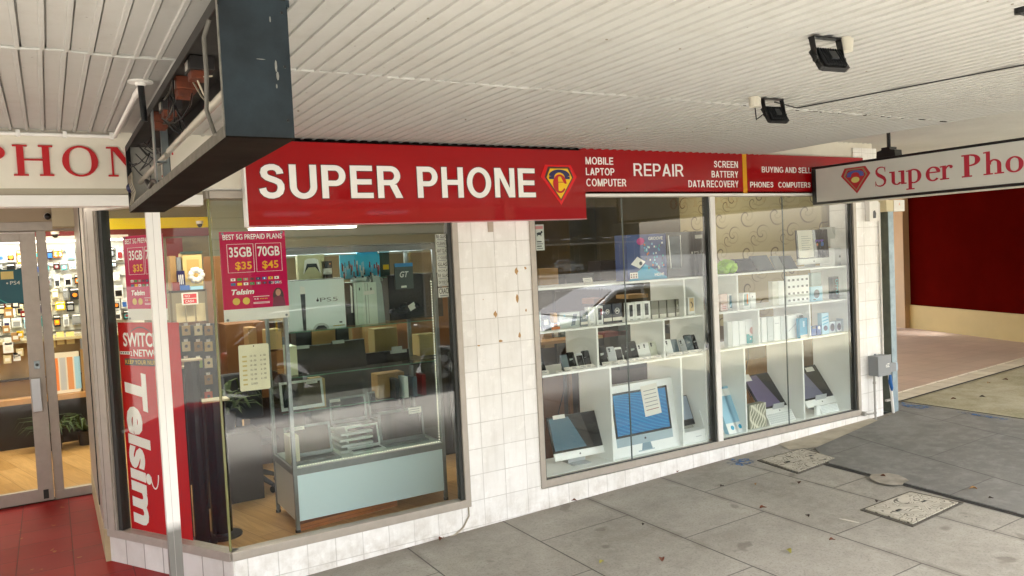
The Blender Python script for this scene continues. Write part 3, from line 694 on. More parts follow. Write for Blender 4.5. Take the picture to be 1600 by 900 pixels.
# ------------------------------------------------------------------ signs
def atx(px, py, x):
    r = ray(px, py); t = (x - CAM.x) / r.x
    return CAM + r * t
def shield(mb, fr, u0, v0, W, H, a, worn=False):
    P = lambda pts: [(u0 + (x - 100) / 690 * W, v0 + H - (y - 130) / 720 * H) for x, y in pts]
    outer = P([(190, 130), (680, 130), (790, 340), (470, 850), (100, 340)]); dark = P([(240, 165), (640, 165), (722, 350), (465, 775), (168, 350)])
    inn = P([(275, 198), (610, 198), (690, 360), (462, 742), (205, 360)])
    nvy = mat('faded navy', '47599a', .5) if worn else NAVY
    yl = mat('faded yellow', 'c9c070', .5) if worn else YEL
    rd = mat('faded red', 'a8242c', .5) if worn else mat('bright red', 'd4040c', .25)
    mb.prism(fr, outer, a, a + .004, rd)
    mb.prism(fr, dark, a + .004, a + .0052, mat('grey rim', '8d8560', .4) if worn else mat('maroon rim', '4a0606', .4))
    mb.prism(fr, inn, a + .0052, a + .0064, yl if not worn else rd)
    sx, sy = W / 690, H / 720; cx_, cy_ = u0 + (447 - 100) * sx, v0 + H - (385 - 130) * sy
    L = []; Q = []
    for i in range(25):
        t = PI - PI * i / 24; L.append((cx_ + 200 * sx * math.cos(t), cy_ + 60 * sy + 110 * sy * math.sin(t))); Q.append((cx_ + 100 * sx * math.cos(t), cy_ + 30 * sy + 85 * sy * math.sin(t)))
    mb.ribbon(fr, L, Q, nvy, a + .0064, a + .0078)
    for q in (-150, 150): mb.rect(fr, cx_ + (q - 48) * sx, cy_ - 2 * sy, cx_ + (q + 48) * sx, cy_ + 46 * sy, nvy, .0016, a + .0064)
    if worn:
        mb.disc(fr, cx_, cy_ - 90 * sy, 95 * sx, mat('faded yellow', 'c9c070', .5), .0016, a + .0064, ry=80 * sy); return
    e = mat('e red', 'b8000a', .3); ec = cy_ - 85 * sy
    L = []; Q = []
    for i in range(41):
        t = math.radians(0 + 325 * i / 40); th = 34 + 66 * max(0, -math.cos(t)) ** .8 + 45 * max(0, math.sin(t)) * max(0, math.cos(t)) * 1.6
        L.append((cx_ + 128 * sx * math.cos(t), ec + 168 * sy * math.sin(t))); Q.append((cx_ + (128 - th) * sx * math.cos(t), ec + (168 - min(th, 36)) * sy * math.sin(t)))
    mb.ribbon(fr, L, Q, e, a + .0080, a + .0092); mb.rect(fr, cx_ - 70 * sx, ec + 22 * sy, cx_ + 128 * sx, ec + 34 * sy, e, .0014, a + .0081)

sg = thing('shop_sign', 'long red sign reading SUPER PHONE in white capitals with a diamond shaped yellow emblem', 'sign', (-.62, -.08, 2.25))
mb = MB(); mb.box(-1.888, -.078, 2.250, .652, .0, 2.772, RED); mb.box(-1.900, -.080, 2.244, -1.888, .0, 2.775, WHITE); mb.box(-1.888, -.080, 2.244, .655, .0, 2.250, mat('sign rim', 'c8868a', .4))
mb.build('panel', sg, bevel=.002)
mb = MB(); fr = FY(-.078); OUT = mat('letter outline', '3a0406', .4)
for st, a, b in (('SUPER', -1.817, -.869), ('PHONE', -.760, .192)):
    sans(mb, st, fr, a, b, 2.415, 2.627, OUT, h=.0025, grow=.0045); sans(mb, st, fr, a, b, 2.415, 2.627, WLET, h=.0055)
mb.build('lettering', sg)
mb = MB(); p0 = at(844, 257, -.08); p1 = at(903, 320, -.08); shield(mb, fr, p0.x, p1.z, p1.x - p0.x, p0.z - p1.z, 0); mb.build('emblem', sg)

st_ = thing('fascia_sign', 'narrow red strip sign listing mobile laptop and computer repair above the right hand window', 'sign', (2.4, -.01, 2.44))
mb = MB(); mb.box(.66, -.012, 2.446, 4.16, .0, 2.800, RED); mb.box(.66, -.016, 2.424, 4.06, .0, 2.446, WHITE); mb.box(2.446, -.014, 2.447, 2.496, -.001, 2.799, mat('gold bar', 'd99a00', .35)); mb.build('panel', st_)
mb = MB(); fr = FY(-.012)
for s_, a, b, c, d in (('MOBILE', .712, .986, 2.677, 2.734), ('LAPTOP', .711, .993, 2.592, 2.649), ('COMPUTER', .711, 1.111, 2.505, 2.564), ('REPAIR', 1.192, 1.737, 2.590, 2.693),
                       ('SCREEN', 2.094, 2.388, 2.673, 2.731), ('BATTERY', 2.063, 2.387, 2.586, 2.643), ('DATA RECOVERY', 1.787, 2.387, 2.500, 2.559),
                       ('BUYING AND SELLING', 2.693, 3.50, 2.637, 2.690), ('PHONES', 2.536, 2.838, 2.500, 2.550), ('COMPUTERS', 2.907, 3.354, 2.500, 2.550)):
    ws = s_.split(' '); tw = [sum(sans_glyph(c_)[0] + .135 for c_ in w_) - .135 for w_ in ws]; T = sum(tw) + .42 * (len(ws) - 1); o_ = 0
    for w_, t__ in zip(ws, tw): sans(mb, w_, fr, a + (b - a) * o_ / T, a + (b - a) * (o_ + t__) / T, c, d, WLET, h=.0012, w=.15 if s_ == 'REPAIR' else .17); o_ += t__ + .42
mb.build('lettering', st_)

def lightbox_frame(x, y0, y1, z0, z1, w_=.19): pass
# empty light box over the entrance
lb = thing('light_box', 'dark steel light box over the entrance, its face missing and old tubes showing', 'light box', (-2.475, -1.5, 2.335))
x0, x1, y0, y1, z0, z1 = -2.548, -2.374, -2.92, -.20, 2.335, 2.692
mb = MB(); mb.box(x0, y0, z0, x1, y0 + .004, z1, STEEL); mb.box(x0 - .002, y0 + .004, z0 + .0, x0 + .004, y0 + .02, z1, mat('worn edge', 'a09c92', .4, .5, noise=(30, .6)))
mb.box(x1 - .004, y0 - .002, z1 - .015, x1 + .006, y0 + .04, z1 + .003, STEEL)
for zz in (2.38, 2.52, 2.66): mb.disc(Fr((0, y0, 0), (1, 0, 0), (0, 0, 1)), x1 - .015, zz, .004, BLK, .002)
chip = mat('scraped paint', '8a8a84', .7, noise=(90, .3))
ef = Fr((0, y0, 0), (1, 0, 0), (0, 0, 1))
for u, v, a, b in ((-2.412, 2.52, .003, .016), (-2.409, 2.495, .0035, .012), (-2.413, 2.468, .002, .006), (-2.45, 2.535, .012, .0012), (-2.42, 2.64, .002, .008)): mb.disc(ef, u, v, a, chip, .0006, seg=7, ry=b)
mb.build('end_panel', lb)
mb = MB(); mb.box(x0, y1 - .004, z0, x1, y1, z1, mat('inner white', '9c988e', .5, noise=(6, .4))); mb.box(x0 - .003, y1 - .03, z0, x0 + .02, y1 + .001, z1, BLK); mb.build('end_panel', lb)
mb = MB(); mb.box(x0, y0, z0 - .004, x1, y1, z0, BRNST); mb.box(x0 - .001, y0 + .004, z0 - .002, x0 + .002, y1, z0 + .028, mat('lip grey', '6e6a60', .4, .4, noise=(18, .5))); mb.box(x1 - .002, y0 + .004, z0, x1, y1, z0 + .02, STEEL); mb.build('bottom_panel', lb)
mb = MB(); mb.box(x0, y0, z1, x1, y1, z1 + .004, mat('dusty black', '2b2722', .8, noise=(5, .4))); mb.box(x0 - .001, y0, z1 - .028, x0 + .002, y1, z1 + .004, mat('black lip', '1b1814', .6)); mb.box(x1 - .002, y0, z1 - .06, x1, y1, z1, mat('black lip', '1b1814', .6)); mb.build('top_panel', lb)
TUBE = mat('unlit tube', 'b9b3a6', .25)
mb = MB(); mb.cyl((-2.49, y0 + .03, 2.50), (-2.49, -1.45, 2.50), .013, TUBE); mb.build('fluorescent_tube', lb)
mb = MB(); mb.cyl((-2.49, -1.38, 2.495), (-2.49, y1 - .05, 2.495), .013, TUBE); mb.build('fluorescent_tube', lb)
mb = MB(); mb.cyl((-2.535, -1.35, 2.365), (-2.535, y1 - .05, 2.365), .011, TUBE); mb.build('fluorescent_tube', lb)
mb = MB(); mb.box(-2.546, -1.45, z0, -2.541, -1.39, z1 - .02, ALUG); mb.box(-2.541, -1.445, z0 + .12, -2.50, -1.395, z0 + .125, ALUG); mb.build('centre_bracket', lb)
mb = MB(); mb.box(-2.45, -.9, z0, -2.42, -.86, z1, ALUG); mb.box(-2.42, -.7, z0, -2.39, -.66, z1, BLK); mb.build('rear_bracket', lb)
OB = mat('ballast orange', '6a2e10', .6, noise=(20, .6))
for yy, nm in ((-2.25, 0), (-1.95, 1), (-1.55, 0), (-1.25, 1)):
    mb = MB(); mb.box(-2.525, yy - .06, 2.645, -2.45, yy + .06, 2.688, OB if nm else mat('ballast black', '1c1714', .6)); mb.box(-2.52, yy - .04, 2.62, -2.47, yy + .03, 2.646, OB); mb.box(-2.529, yy - .025, 2.65, -2.525, yy + .02, 2.678, mat('dirty paper', '9a958a', .7))
    mb.build('ballast', lb, bevel=.003)
mb = MB()
for k in range(9):
    ya = random.uniform(-2.5, -.5); p = [Vector((random.uniform(-2.55, -2.45), ya + i * random.uniform(.03, .12), random.uniform(2.52, 2.68) - (.05 if i == 2 else 0))) for i in range(5)]
    q = [p[0]]
    for i in range(4): q += [p[i].lerp(p[i + 1], .5) + Vector((0, 0, -.012)), p[i + 1]]
    mb.tube(q, .0032, random.choice([BLK, BLK, BLK, mat('wire grey', '5c5850', .5), mat('wire cream', 'a89d88', .5)]), 5)
mb.tube([(-2.56, -2.86, 2.64), (-2.572, -2.84, 2.60), (-2.575, -2.86, 2.50), (-2.57, -2.80, 2.42), (-2.56, -2.84, 2.35)], .006, MC['wire grey'], 6)
for k in range(7): 
    a = -.30 - k * .03; mb.tube([(-2.55, a, 2.52), (-2.555, a - .04, 2.46), (-2.54, a - .01, 2.42), (-2.55, a + .02, 2.37), (-2.53, a - .03, 2.34)], .0035, BLK if k % 2 else MC['wire cream'], 5)
mb.blob((-2.55, -.33, 2.455), .02, .03, .025, mat('blue tape', '20264a', .5)); mb.tube([(-2.56, -1.2, 2.40), (-2.555, -1.26, 2.37), (-2.55, -1.36, 2.385), (-2.54, -1.44, 2.37)], .010, BLK, 6)
mb.build('wiring', lb)
mb = MB(); mb.cyl((-2.568, -1.37, z1 - .06), (-2.574, -1.37, 2.785), .013, BLK); mb.build('hanger_rod', lb)

lc = thing('light_box', 'hanging light box with black frame and faded Super Phone lettering at the right', 'light box', (3.43, -1.45, 2.33))
bx0, bx1, by0, by1, bz0, bz1 = 3.345, 3.53, -2.9, -.035, 2.332, 2.688
mb = MB(); t_ = .022
mb.box(bx0, by0, bz0, bx1, by1, bz0 + t_, BLK); mb.box(bx0, by0, bz1 - t_, bx1, by1, bz1, BLK); mb.box(bx0, by0, bz0 + t_, bx1, by0 + .03, bz1 - t_, BLK); mb.box(bx0, by1 - .045, bz0 + t_, bx1, by1, bz1 - t_, BLK)
mb.box(bx0 + .01, by0, bz0 - .008, bx1 - .01, by1, bz0, mat('white underside', 'cfcabd', .5))
mb.build('frame', lc, bevel=.003)
mb = MB(); mb.box(bx0 + .006, by0 + .03, bz0 + t_, bx1 - .006, by1 - .045, bz1 - t_, mat('faded acrylic', 'c9c8c0', .35, noise=(3, .08))); mb.build('face_panel', lc)
fb = Fr((bx0 + .006, 0, 0), (0, -1, 0), (0, 0, 1)); mb = MB(); FR_ = mat('faded letter red', 'a81e34', .45)
for ch, xa, yb in (('S', 1367, 291), ('u', 1390, 288), ('p', 1416, 285), ('e', 1446, 284.5), ('r', 1469, 283), ('P', 1503, 281), ('h', 1537, 278.5), ('o', 1571, 276.5)):
    p = atx(xa, yb, bx0 + .006); serif(mb, ch, fb, -p.y, 2.438, .176 if ch != 'S' else .172, FR_, h=.001, w=.185, tw=.06, xs=1.0 if ch == 'S' else 1.26)
for k, ch in enumerate('ne'): 
    pass
mb.build('lettering', lc)
mb = MB(); p0 = atx(1314, 263, bx0 + .006); p1 = atx(1361, 300, bx0 + .006); shield(mb, fb, -p0.y, 2.40, -p1.y + p0.y, .235, 0, True); mb.build('emblem', lc)
mb = MB(); mb.cyl((3.43, -.78, 2.74), (3.43, -.78, 2.955), .016, BLK); mb.build('hanger_rod', lc)
mb = MB(); mb.prism(Fr((3.38, 0, 0), (0, -1, 0), (0, 0, 1)), [(.69, bz1), (.87, bz1), (.865, 2.745), (.82, 2.755), (.82, 2.775), (.74, 2.775), (.74, 2.755), (.695, 2.745)], -.1, 0, BLK); mb.build('bracket', lc)

# ------------------------------------------------------------------ floodlights under the soffit
def floodlight(loc, rz, label, side):
    t = thing('floodlight', label, 'floodlight', loc, rz, 'floodlights under the soffit')
    L = Matrix.Translation(loc) @ Matrix.Rotation(rz, 4, 'Z')
    B = Matrix.Translation((0, 0, -.10)) @ Matrix.Rotation(math.radians(58), 4, 'X') @ Matrix.Scale(.96, 4)
    mb = MB(); mb.M = L @ B; mb.prism(Fr((0, 0, -.012), (1, 0, 0), (0, 1, 0)), [(-.075, -.05), (-.06, -.055), (.06, -.055), (.075, -.05), (.075, .05), (.06, .055), (-.06, .055), (-.075, .05)], 0, .022, BLK)
    for i in range(9): mb.box(-.055 + i * .0135, -.045, .010, -.051 + i * .0135, .045, .022, mat('heat sink', '26282a', .45, .3))
    mb.box(-.02, -.02, .012, .02, .02, .03, mat('heat sink', '26282a', .45, .3))
    mb.build('lamp_body', t, bevel=.003)
    mb = MB(); mb.M = L @ B; mb.box(-.065, -.045, -.016, .065, .045, -.0125, mat('lens glass', '9a9a90', .1)); mb.build('lens', t)
    mb = MB(); mb.M = L
    for s in (-1, 1): mb.prism(Fr((.070 * s, 0, 0), (0, 1, 0), (0, 0, 1)), [(-.012, -.110), (.012, -.105), (.034, -.012), (.006, -.012)], -.002, .002, BLK)
    mb.box(-.072, .004, -.014, .072, .036, -.009, BLK); mb.cyl((-.076, 0, -.10), (-.066, 0, -.10), .012, BLK); mb.cyl((.066, 0, -.10), (.076, 0, -.10), .012, BLK); mb.build('yoke', t)
    mb = MB(); mb.M = L; mb.cyl((side * .115, .03, -.002), (side * .115, .03, -.055), .034, mat('cup cream', 'cbc5b4', .4), r1=.030); mb.build('junction_box', t)
    mb = MB(); mb.M = L; mb.tube([(0, .02, -.11), (side * .04, .05, -.09), (side * .09, .05, -.12), (side * .11, .035, -.06)], .004, BLK, 6); mb.build('cord', t)
floodlight((-.28, -2.99, 2.80), math.radians(-7), 'larger black floodlight hung from the ribbed soffit nearest the street', 1)
floodlight((.55, -2.01, 2.80), math.radians(-5), 'smaller looking black floodlight hung from the soffit at the start of the black cable', -1)

# ------------------------------------------------------------------ posts, meter box and other street fittings
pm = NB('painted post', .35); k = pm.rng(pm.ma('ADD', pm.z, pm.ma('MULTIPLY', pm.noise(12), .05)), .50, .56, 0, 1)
pm.col(pm.mix(k, lin('7d7b76'), lin('faf8f4')))  # light change down the post put into colour: grey foot, white above
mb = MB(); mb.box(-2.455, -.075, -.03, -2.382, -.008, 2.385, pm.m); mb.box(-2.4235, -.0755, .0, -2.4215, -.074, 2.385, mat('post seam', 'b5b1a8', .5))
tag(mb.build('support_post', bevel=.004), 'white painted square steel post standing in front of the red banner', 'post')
galv = mat('galvanised steel', '7f8a8c', .45, .6, noise=(9, .35))
mb = MB(); mb.box(4.57, .0, .1, 4.655, .006, 2.255, mat('galvanised lit face', '9fb0b8', .45, .4, noise=(12, .3))); mb.box(4.57, .006, .1, 4.576, .14, 2.255, mat('galvanised shaded face', '6d746a', .55, .4, noise=(9, .3))); mb.box(4.649, .006, .1, 4.655, .14, 2.255, galv)  # lit front and shaded side of the column painted as two tones
mb.box(4.55, -.01, .14, 4.67, .15, .152, galv)
tag(mb.build('steel_column'), 'galvanised steel channel column at the right end of the tiled pier', 'column')
mb = MB(); mb.box(4.50, -.03, 2.255, 4.62, .15, 2.372, CREAM); mb.box(4.622, -.034, 2.255, 4.80, .15, 2.372, WHITE); mb.text('A', Fr((0, -.034, 0), (1, 0, 0), (0, 0, 1)), 4.70, 4.725, 2.315, 2.345, ORNG)
tag(mb.build('beam_end'), 'cream and white boxed beam end on top of the steel column', 'beam')
mt_ = thing('meter_box', 'grey electrical box with white marks on the white tiled pier', 'meter box', (4.26, -.05, .59))
mb = MB(); G1 = mat('grey enamel', '8f9294', .45); mb.box(4.165, -.105, .592, 4.375, -.001, .792, G1); mb.box(4.160, -.118, .588, 4.380, -.105, .797, G1); mb.cyl((4.20, -.06, .797), (4.20, -.06, .815), .012, G1)
for q in (4.18, 4.36): mb.cyl((q, -.119, .605), (q, -.122, .605), .006, ALUG)
mb.build('case', mt_, bevel=.005)
mb = MB(); mb.text('dZ', Fr((0, -.118, 0), (1, 0, 0), (0, 0, 1)), 4.285, 4.345, .672, .71, WLET, bold=.01); mb.build('mark', mt_)
mb = MB(); mb.tube([(4.19, -.05, .59), (4.19, -.05, .20), (4.185, -.06, .13)], .011, mat('conduit grey', 'a8a49c', .5)); mb.tube([(4.19, -.05, .21), (4.10, -.04, .21), (4.04, -.03, .22)], .009, MC['conduit grey']); 
for z_ in (.52, .21): mb.cyl((4.19, -.05, z_ - .012), (4.19, -.05, z_ + .012), .016, MC['conduit grey'])
mb.box(4.03, -.045, .20, 4.055, -.002, .24, MC['conduit grey']); mb.build('conduit', mt_)
jb = thing('junction_box', 'small grey junction box with blue taped pipe beside the steel column', 'junction box', (4.50, -.03, .14))
mb = MB(); mb.box(4.43, -.07, .60, 4.53, .0, .69, G1); mb.box(4.53, -.068, .605, 4.565, -.01, .685, mat('pale blue lid', 'a9bcc8', .4)); mb.build('case', jb, bevel=.004)
mb = MB(); mb.tube([(4.47, -.03, .60), (4.47, -.03, .52), (4.50, -.03, .36), (4.52, -.03, .16)], .014, WHITE); mb.box(4.42, -.03, .29, 4.53, -.005, .31, MC['conduit grey']); mb.tube([(4.40, -.012, .7), (4.40, -.012, 2.35)], .010, WHITE); mb.build('pipe', jb)
mb = MB(); mb.tube([(4.455, -.05, .58), (4.45, -.05, .50), (4.475, -.05, .43), (4.49, -.04, .40)], [.012, .02, .017, .008], mat('blue tape wrap', '1f62a8', .4)); mb.build('tape', jb)
mb = MB(); mb.box(4.19, -.05, 2.16, 4.34, -.001, 2.36, WHITE); mb.prism(FY(-.05), [(4.245, 2.19), (4.285, 2.19), (4.29, 2.24), (4.275, 2.27), (4.25, 2.26)], 0, .004, BLK)
tag(mb.build('switch_box'), 'white box with a black key shaped plate high on the tiled pier', 'switch box')
mb = MB(); mb.box(-.185, -.012, 2.17, -.145, .0, 2.26, mat('tile grey', 'b5a998', .6)); tag(mb.build('wall_bracket'), 'small grey bracket on the tiled pillar just under the big red sign', 'bracket')
# chipped glaze on the pillar
mb = MB(); fz_ = FY(.001); och = mat('chipped ochre', 'c49a68', .8, noise=(60, .3))
for px, py, a, b in ((807, 424, .014, .026), (821, 419, .010, .012), (808, 467, .013, .034), (774, 491, .014, .022), (822, 485, .008, .012), (812, 524, .014, .024), (782, 533, .018, .010), (748, 540, .014, .006), (755, 468, .003, .004)):
    p = at(px, py); mb.prism(fz_, [(p.x + a * (1 + random.uniform(-.4, .2)) * math.cos(t * PI / 4.5), p.z + b * (1 + random.uniform(-.4, .2)) * math.sin(t * PI / 4.5)) for t in range(9)], -.001, .0012, och)
mb.build('chipped_glaze', shop)
mb = MB(); p = [at(732, 792, -.008), at(733, 806, -.01), at(724, 824, -.01), at(712, 835, -.012), at(704, 839, -.015)]; mb.tube(p, .006, mat('wire cream', 'b8ad98', .5), 6); tag(mb.build('loose_cable'), 'thin cream cable curving down the white tiles under the corner of the left window', 'cable')

# access covers
def cover_mat():
    n = NB('cast cover', .7)
    f = n.noise(6.5, 1, .4, dist=.6); k = n.rng(n.ma('ABSOLUTE', n.ma('SINE', n.ma('MULTIPLY', f, 48.0))), .22, .5, 1, 0)
    k = n.ma('MULTIPLY', k, n.rng(n.noise(14.0, 2), .36, .46, .1, 1))
    c = n.mix(n.rng(n.noise(6), .35, .7, 0, .6), lin('bdb7a8'), lin('a19a8b')); n.col(n.mix(n.ma('MULTIPLY', k, .85), c, lin('474239'))); n.bump(n.ma('MULTIPLY', k, -1.0), .6, .003); return n.m
CVM = cover_mat()
def cover(pts, label):
    c = Vector((sum(p[0] for p in pts) / 4, sum(p[1] for p in pts) / 4, 0)); z = gz(c.x) + .004
    t = thing('access_cover', label, 'access cover', (c.x, c.y, z))
    def ins(k): return [c + (Vector((p[0], p[1], 0)) - c) * k for p in pts]
    o, i_ = ins(1.10), ins(1.0); mb = MB(); zz = lambda p, h: (p.x, p.y, gz(p.x) + h)
    mb.add([zz(p, .007) for p in o] + [zz(p, .007) for p in i_] + [zz(p, -.01) for p in o], [(0, 1, 5, 4), (1, 2, 6, 5), (2, 3, 7, 6), (3, 0, 4, 7)] + [(i, (i + 1) % 4, 8 + (i + 1) % 4, 8 + i) for i in range(4)], mat('cover surround', '5c574d', .8, noise=(20, .4))); mb.build('surround', t)
    j_ = ins(.985); mb = MB(); mb.add([zz(p, .012) for p in j_] + [zz(p, .0) for p in j_], [(0, 1, 2, 3)] + [(i, (i + 1) % 4, 4 + (i + 1) % 4, 4 + i) for i in range(4)], CVM)
    r = ins(.94); mb.add([zz(p, .0125) for p in j_] + [zz(p, .0125) for p in r], [(0, 1, 5, 4), (1, 2, 6, 5), (2, 3, 7, 6), (3, 0, 4, 7)], mat('cover rim', 'b3ab98', .6, noise=(30, .3)))
    mb.build('lid', t)
    for k in (-.25, .25): mb = MB(); mb.box(c.x + k * .6 - .02, c.y - .01, z + .009, c.x + k * .6 + .02, c.y + .01, z + .0135, DARKG); mb.build('lifting_hole', t)
cover([(2.29, -.25), (2.235, -.69), (2.76, -.65), (2.81, -.27)], 'cast footpath access cover close to the window plinth')
cover([(1.875, -1.55), (1.85, -1.92), (2.44, -1.89), (2.41, -1.55)], 'cast footpath access cover with bolder pattern at lower right')
# paint marks, leaves and litter
def patch(name, pts, m, dz, label, cat):
    mb = MB(); n = len(pts); mb.add([(a, b, gz(a) + dz) for a, b in pts], [tuple(range(n))], m); return tag(mb.build(name), label, cat)
def ragged(cx_, cy_, a, b, n=14, j=.3, rot=0):
    o = []
    for i in range(n):
        t = 2 * PI * i / n; q = 1 + random.uniform(-j, j); x = a * q * math.cos(t); y = b * q * math.sin(t); o.append((cx_ + x * math.cos(rot) - y * math.sin(rot), cy_ + x * math.sin(rot) + y * math.cos(rot)))
    return o
def spray():
    m_ = D.materials.new('blue spray paint'); m_.use_nodes = True; t = m_.node_tree; b = t.nodes['Principled BSDF']; b.inputs['Base Color'].default_value = lin('1f6fb0'); b.inputs['Roughness'].default_value = .7
    g = t.nodes.new('ShaderNodeNewGeometry'); n = t.nodes.new('ShaderNodeTexNoise'); n.inputs['Scale'].default_value = 22; n.inputs['Detail'].default_value = 6
    r = t.nodes.new('ShaderNodeMapRange'); r.inputs[1].default_value = .42; r.inputs[2].default_value = .64; r.inputs[3].default_value = .0; r.inputs[4].default_value = .85
    t.links.new(g.outputs['Position'], n.inputs['Vector']); t.links.new(n.outputs['Fac'], r.inputs[0]); t.links.new(r.outputs[0], b.inputs['Alpha']); return m_
SPR = spray()
patch('paint_mark', ragged(2.135, -.165, .12, .10, 22, .35), SPR, .005, 'blue spray paint mark on the footpath left of the access cover by the wall', 'paint mark')
patch('paint_mark', ragged(4.93, .06, .11, .26, 22, .25), SPR, .0145, 'blue spray paint mark on the dark slab at the foot of the steel column', 'paint mark')
patch('paint_mark', ragged(4.96, -.75, .04, .22, 22, .4), SPR, .0145, 'faint blue spray paint streak along the seam at the right edge', 'paint mark')
patch('paint_mark', ragged(1.62, -1.62, .012, .075, 12, .2, .2), mat('white line paint', 'c6c0b2', .8), .005, 'short white paint dash left of the bold access cover', 'paint mark')
LC = [mat('leaf brown', '5a2c14', .7), mat('leaf rust', '6e3a20', .7), mat('leaf yellow', 'a09a4c', .6), mat('leaf tan', '9a7446', .7), mat('leaf dark', '2e1c10', .7)]
LN = ['brown', 'rust', 'yellow green', 'tan', 'dark brown']
def leaf(px, py, k, s, where):
    p = onz(px, py, .09)
    for _ in range(3): p = onz(px, py, gz(p.x, p.y) + .006)
    zb = gz(p.x, p.y) + (.016 if p.x > 2.6 else .006); a = random.uniform(0, 6.3); mb = MB(); mb.M = Matrix.Translation((p.x, p.y, zb)) @ Matrix.Rotation(a, 4, 'Z'); vs = []; fs = []
    n = 6
    for i in range(n + 1):
        t = i / n; w_ = .32 * s * math.sin(PI * t) ** .7; zc = .012 * math.sin(PI * t) * (s / .05); vs += [(s * (t - .5), -w_, zc + .006), (s * (t - .5), 0, zc * .4 + .001), (s * (t - .5), w_, zc + .004 + .004 * math.sin(5 * t))]
    for i in range(n): fs += [(3 * i, 3 * i + 1, 3 * i + 4, 3 * i + 3), (3 * i + 1, 3 * i + 2, 3 * i + 5, 3 * i + 4)]
    mb.add(vs, fs, LC[k]); mb.tube([(s * .48, 0, .004), (s * .66, .004, .006)], .0012, LC[k], 5)
    return tag(mb.build('fallen_leaf'), f'{LN[k]} fallen leaf {where}', 'leaf', 'fallen leaves on the footpath')
for a in ((1192, 794, 1, .05, 'in the middle of the third slab row from the window'), (1232, 862, 2, .055, 'near the bottom centre of the paving'), (1300, 844, 1, .035, 'on the joint below the bold access cover'),
          (1262, 807, 4, .04, 'left of the bold access cover'), (1380, 745, 0, .05, 'on the pink concrete patch'), (1248, 755, 0, .055, 'between the two access covers'), (940, 879, 2, .04, 'lowest at the bottom left of the paving'),
          (1034, 875, 1, .055, 'right of the yellow leaf at the bottom'), (1521, 766, 3, .05, 'on the dark slabs at the right'), (1548, 781, 4, .03, 'on the dark slab below the tan leaf'), (1370, 784, 4, .035, 'beside the far corner of the bold access cover'),
          (1059, 737, 1, .045, 'against the plinth below the middle of the right window'), (897, 783, 0, .05, 'against the plinth below the tiled pillar'), (690, 843, 1, .06, 'against the plinth beside the loose cable'),
          (1128, 760, 4, .035, 'beside the joint in front of the white computer box'), (1180, 757, 3, .03, 'near the blue paint mark'), (1490, 625, 0, .05, 'on the mossy apron'), (1535, 622, 4, .06, 'far along the mossy apron'),
          (1571, 595, 0, .06, 'on the mossy apron near the edge tiles'), (1545, 600, 3, .05, 'beyond the moss stain'), (1005, 820, 4, .03, 'in the shade near the second joint')):
    leaf(*a)

# forecourt building at the far right
rb = thing('neighbour_building', 'cream and dark red wall of the tiled forecourt next door', 'building', (11.5, 4, .16))
a_, b_ = Vector((11.75, 4.45, 0)), Vector((9.2, -2.2 + .2, 0)); d_ = (b_ - a_); q_ = Fr((a_.x, a_.y, 0), d_, (0, 0, 1)); Lw = d_.length
Y2 = mat('ochre wall', 'c4ab70', .6, noise=(1.2, .12)); CRM2 = mat('tan wall', 'b89a74', .6, noise=(2, .1)); MRN = mat('maroon wall', '520a06', .9, noise=(.8, .35), spec=0)
mb = MB(); mb.prism(q_, [(0, .1), (Lw, .1), (Lw, .62), (0, .62)], -.3, 0, Y2) if q_.n.x < 0 else mb.prism(q_, [(0, .1), (Lw, .1), (Lw, .62), (0, .62)], 0, .3, Y2); mb.build('base_wall', rb)
s_ = -1 if q_.n.x < 0 else 1
mb = MB(); mb.prism(q_, [(.0, .62), (Lw, .62), (Lw, 3.4), (.0, 3.4)], *((-.3, -.03) if s_ < 0 else (.03, .3)), MRN); mb.build('upper_wall', rb)
mb = MB(); mb.prism(q_, [(-.75, .1), (.12, .1), (.12, 3.4), (-.75, 3.4)], *((-.3, .1) if s_ < 0 else (-.1, .3)), CRM2); mb.prism(q_, [(-2.6, .1), (-.75, .1), (-.75, 3.4), (-2.6, 3.4)], *((-.3, .02) if s_ < 0 else (-.02, .3)), mat('olive ochre wall', 'a08a40', .6)); mb.build('pilaster', rb)
mb = MB(); mb.box(4.72, 1.6, 3.05, 12, 8, 3.1, CREAM); mb.build('ceiling', rb)

# ------------------------------------------------------------------ goods: builders
def rotX(a, o): return Matrix.Translation(o) @ Matrix.Rotation(a, 4, 'X') @ Matrix.Translation(-Vector(o))
def place(x0, x1, y, zb, lean=0, yaw=0):
    M = Matrix.Translation((x0, y, zb)) @ Matrix.Rotation(math.radians(yaw), 4, 'Z') @ Matrix.Rotation(math.radians(-lean), 4, 'X')
    return M
def carton(label, x0, x1, zb, zt, y, dep, m, decor=None, lean=0, yaw=0, name='product_box', cat='box', group=None, side=None):
    mb = MB(); W = x1 - x0; H = zt - zb; mb.M = place(x0, x1, y, zb, lean, yaw)
    mb.box(0, 0, 0, W, dep, H, m)
    if decor: decor(mb, Fr((0, 0, 0), (1, 0, 0), (0, 0, 1)), W, H)
    if side: side(mb, Fr((0, dep, 0), (0, -1, 0), (0, 0, 1)), dep, H)
    return tag(mb.build(name), label, cat, group)
def pxbox(label, px0, px1, pyt, y, zb, dep, m, decor=None, **k):
    pm_ = pyt + 10; x0 = at(px0, pm_, y).x; x1 = at(px1, pm_, y).x; zt = at((px0 + px1) / 2, pyt, y).z
    return carton(label, x0, x1, zb, zt, y, dep, m, decor, **k)
def apple(mb, fr, u, v, s, m, a=.0008):
    for dx in (-.16, .16): mb.disc(fr, u + dx * s, v, .3 * s, m, .0005, a + .0002 * (dx > 0), seg=12, ry=.4 * s)
    mb.disc(fr, u + .1 * s, v + .6 * s, .07 * s, m, .0005, a, seg=8, ry=.16 * s)
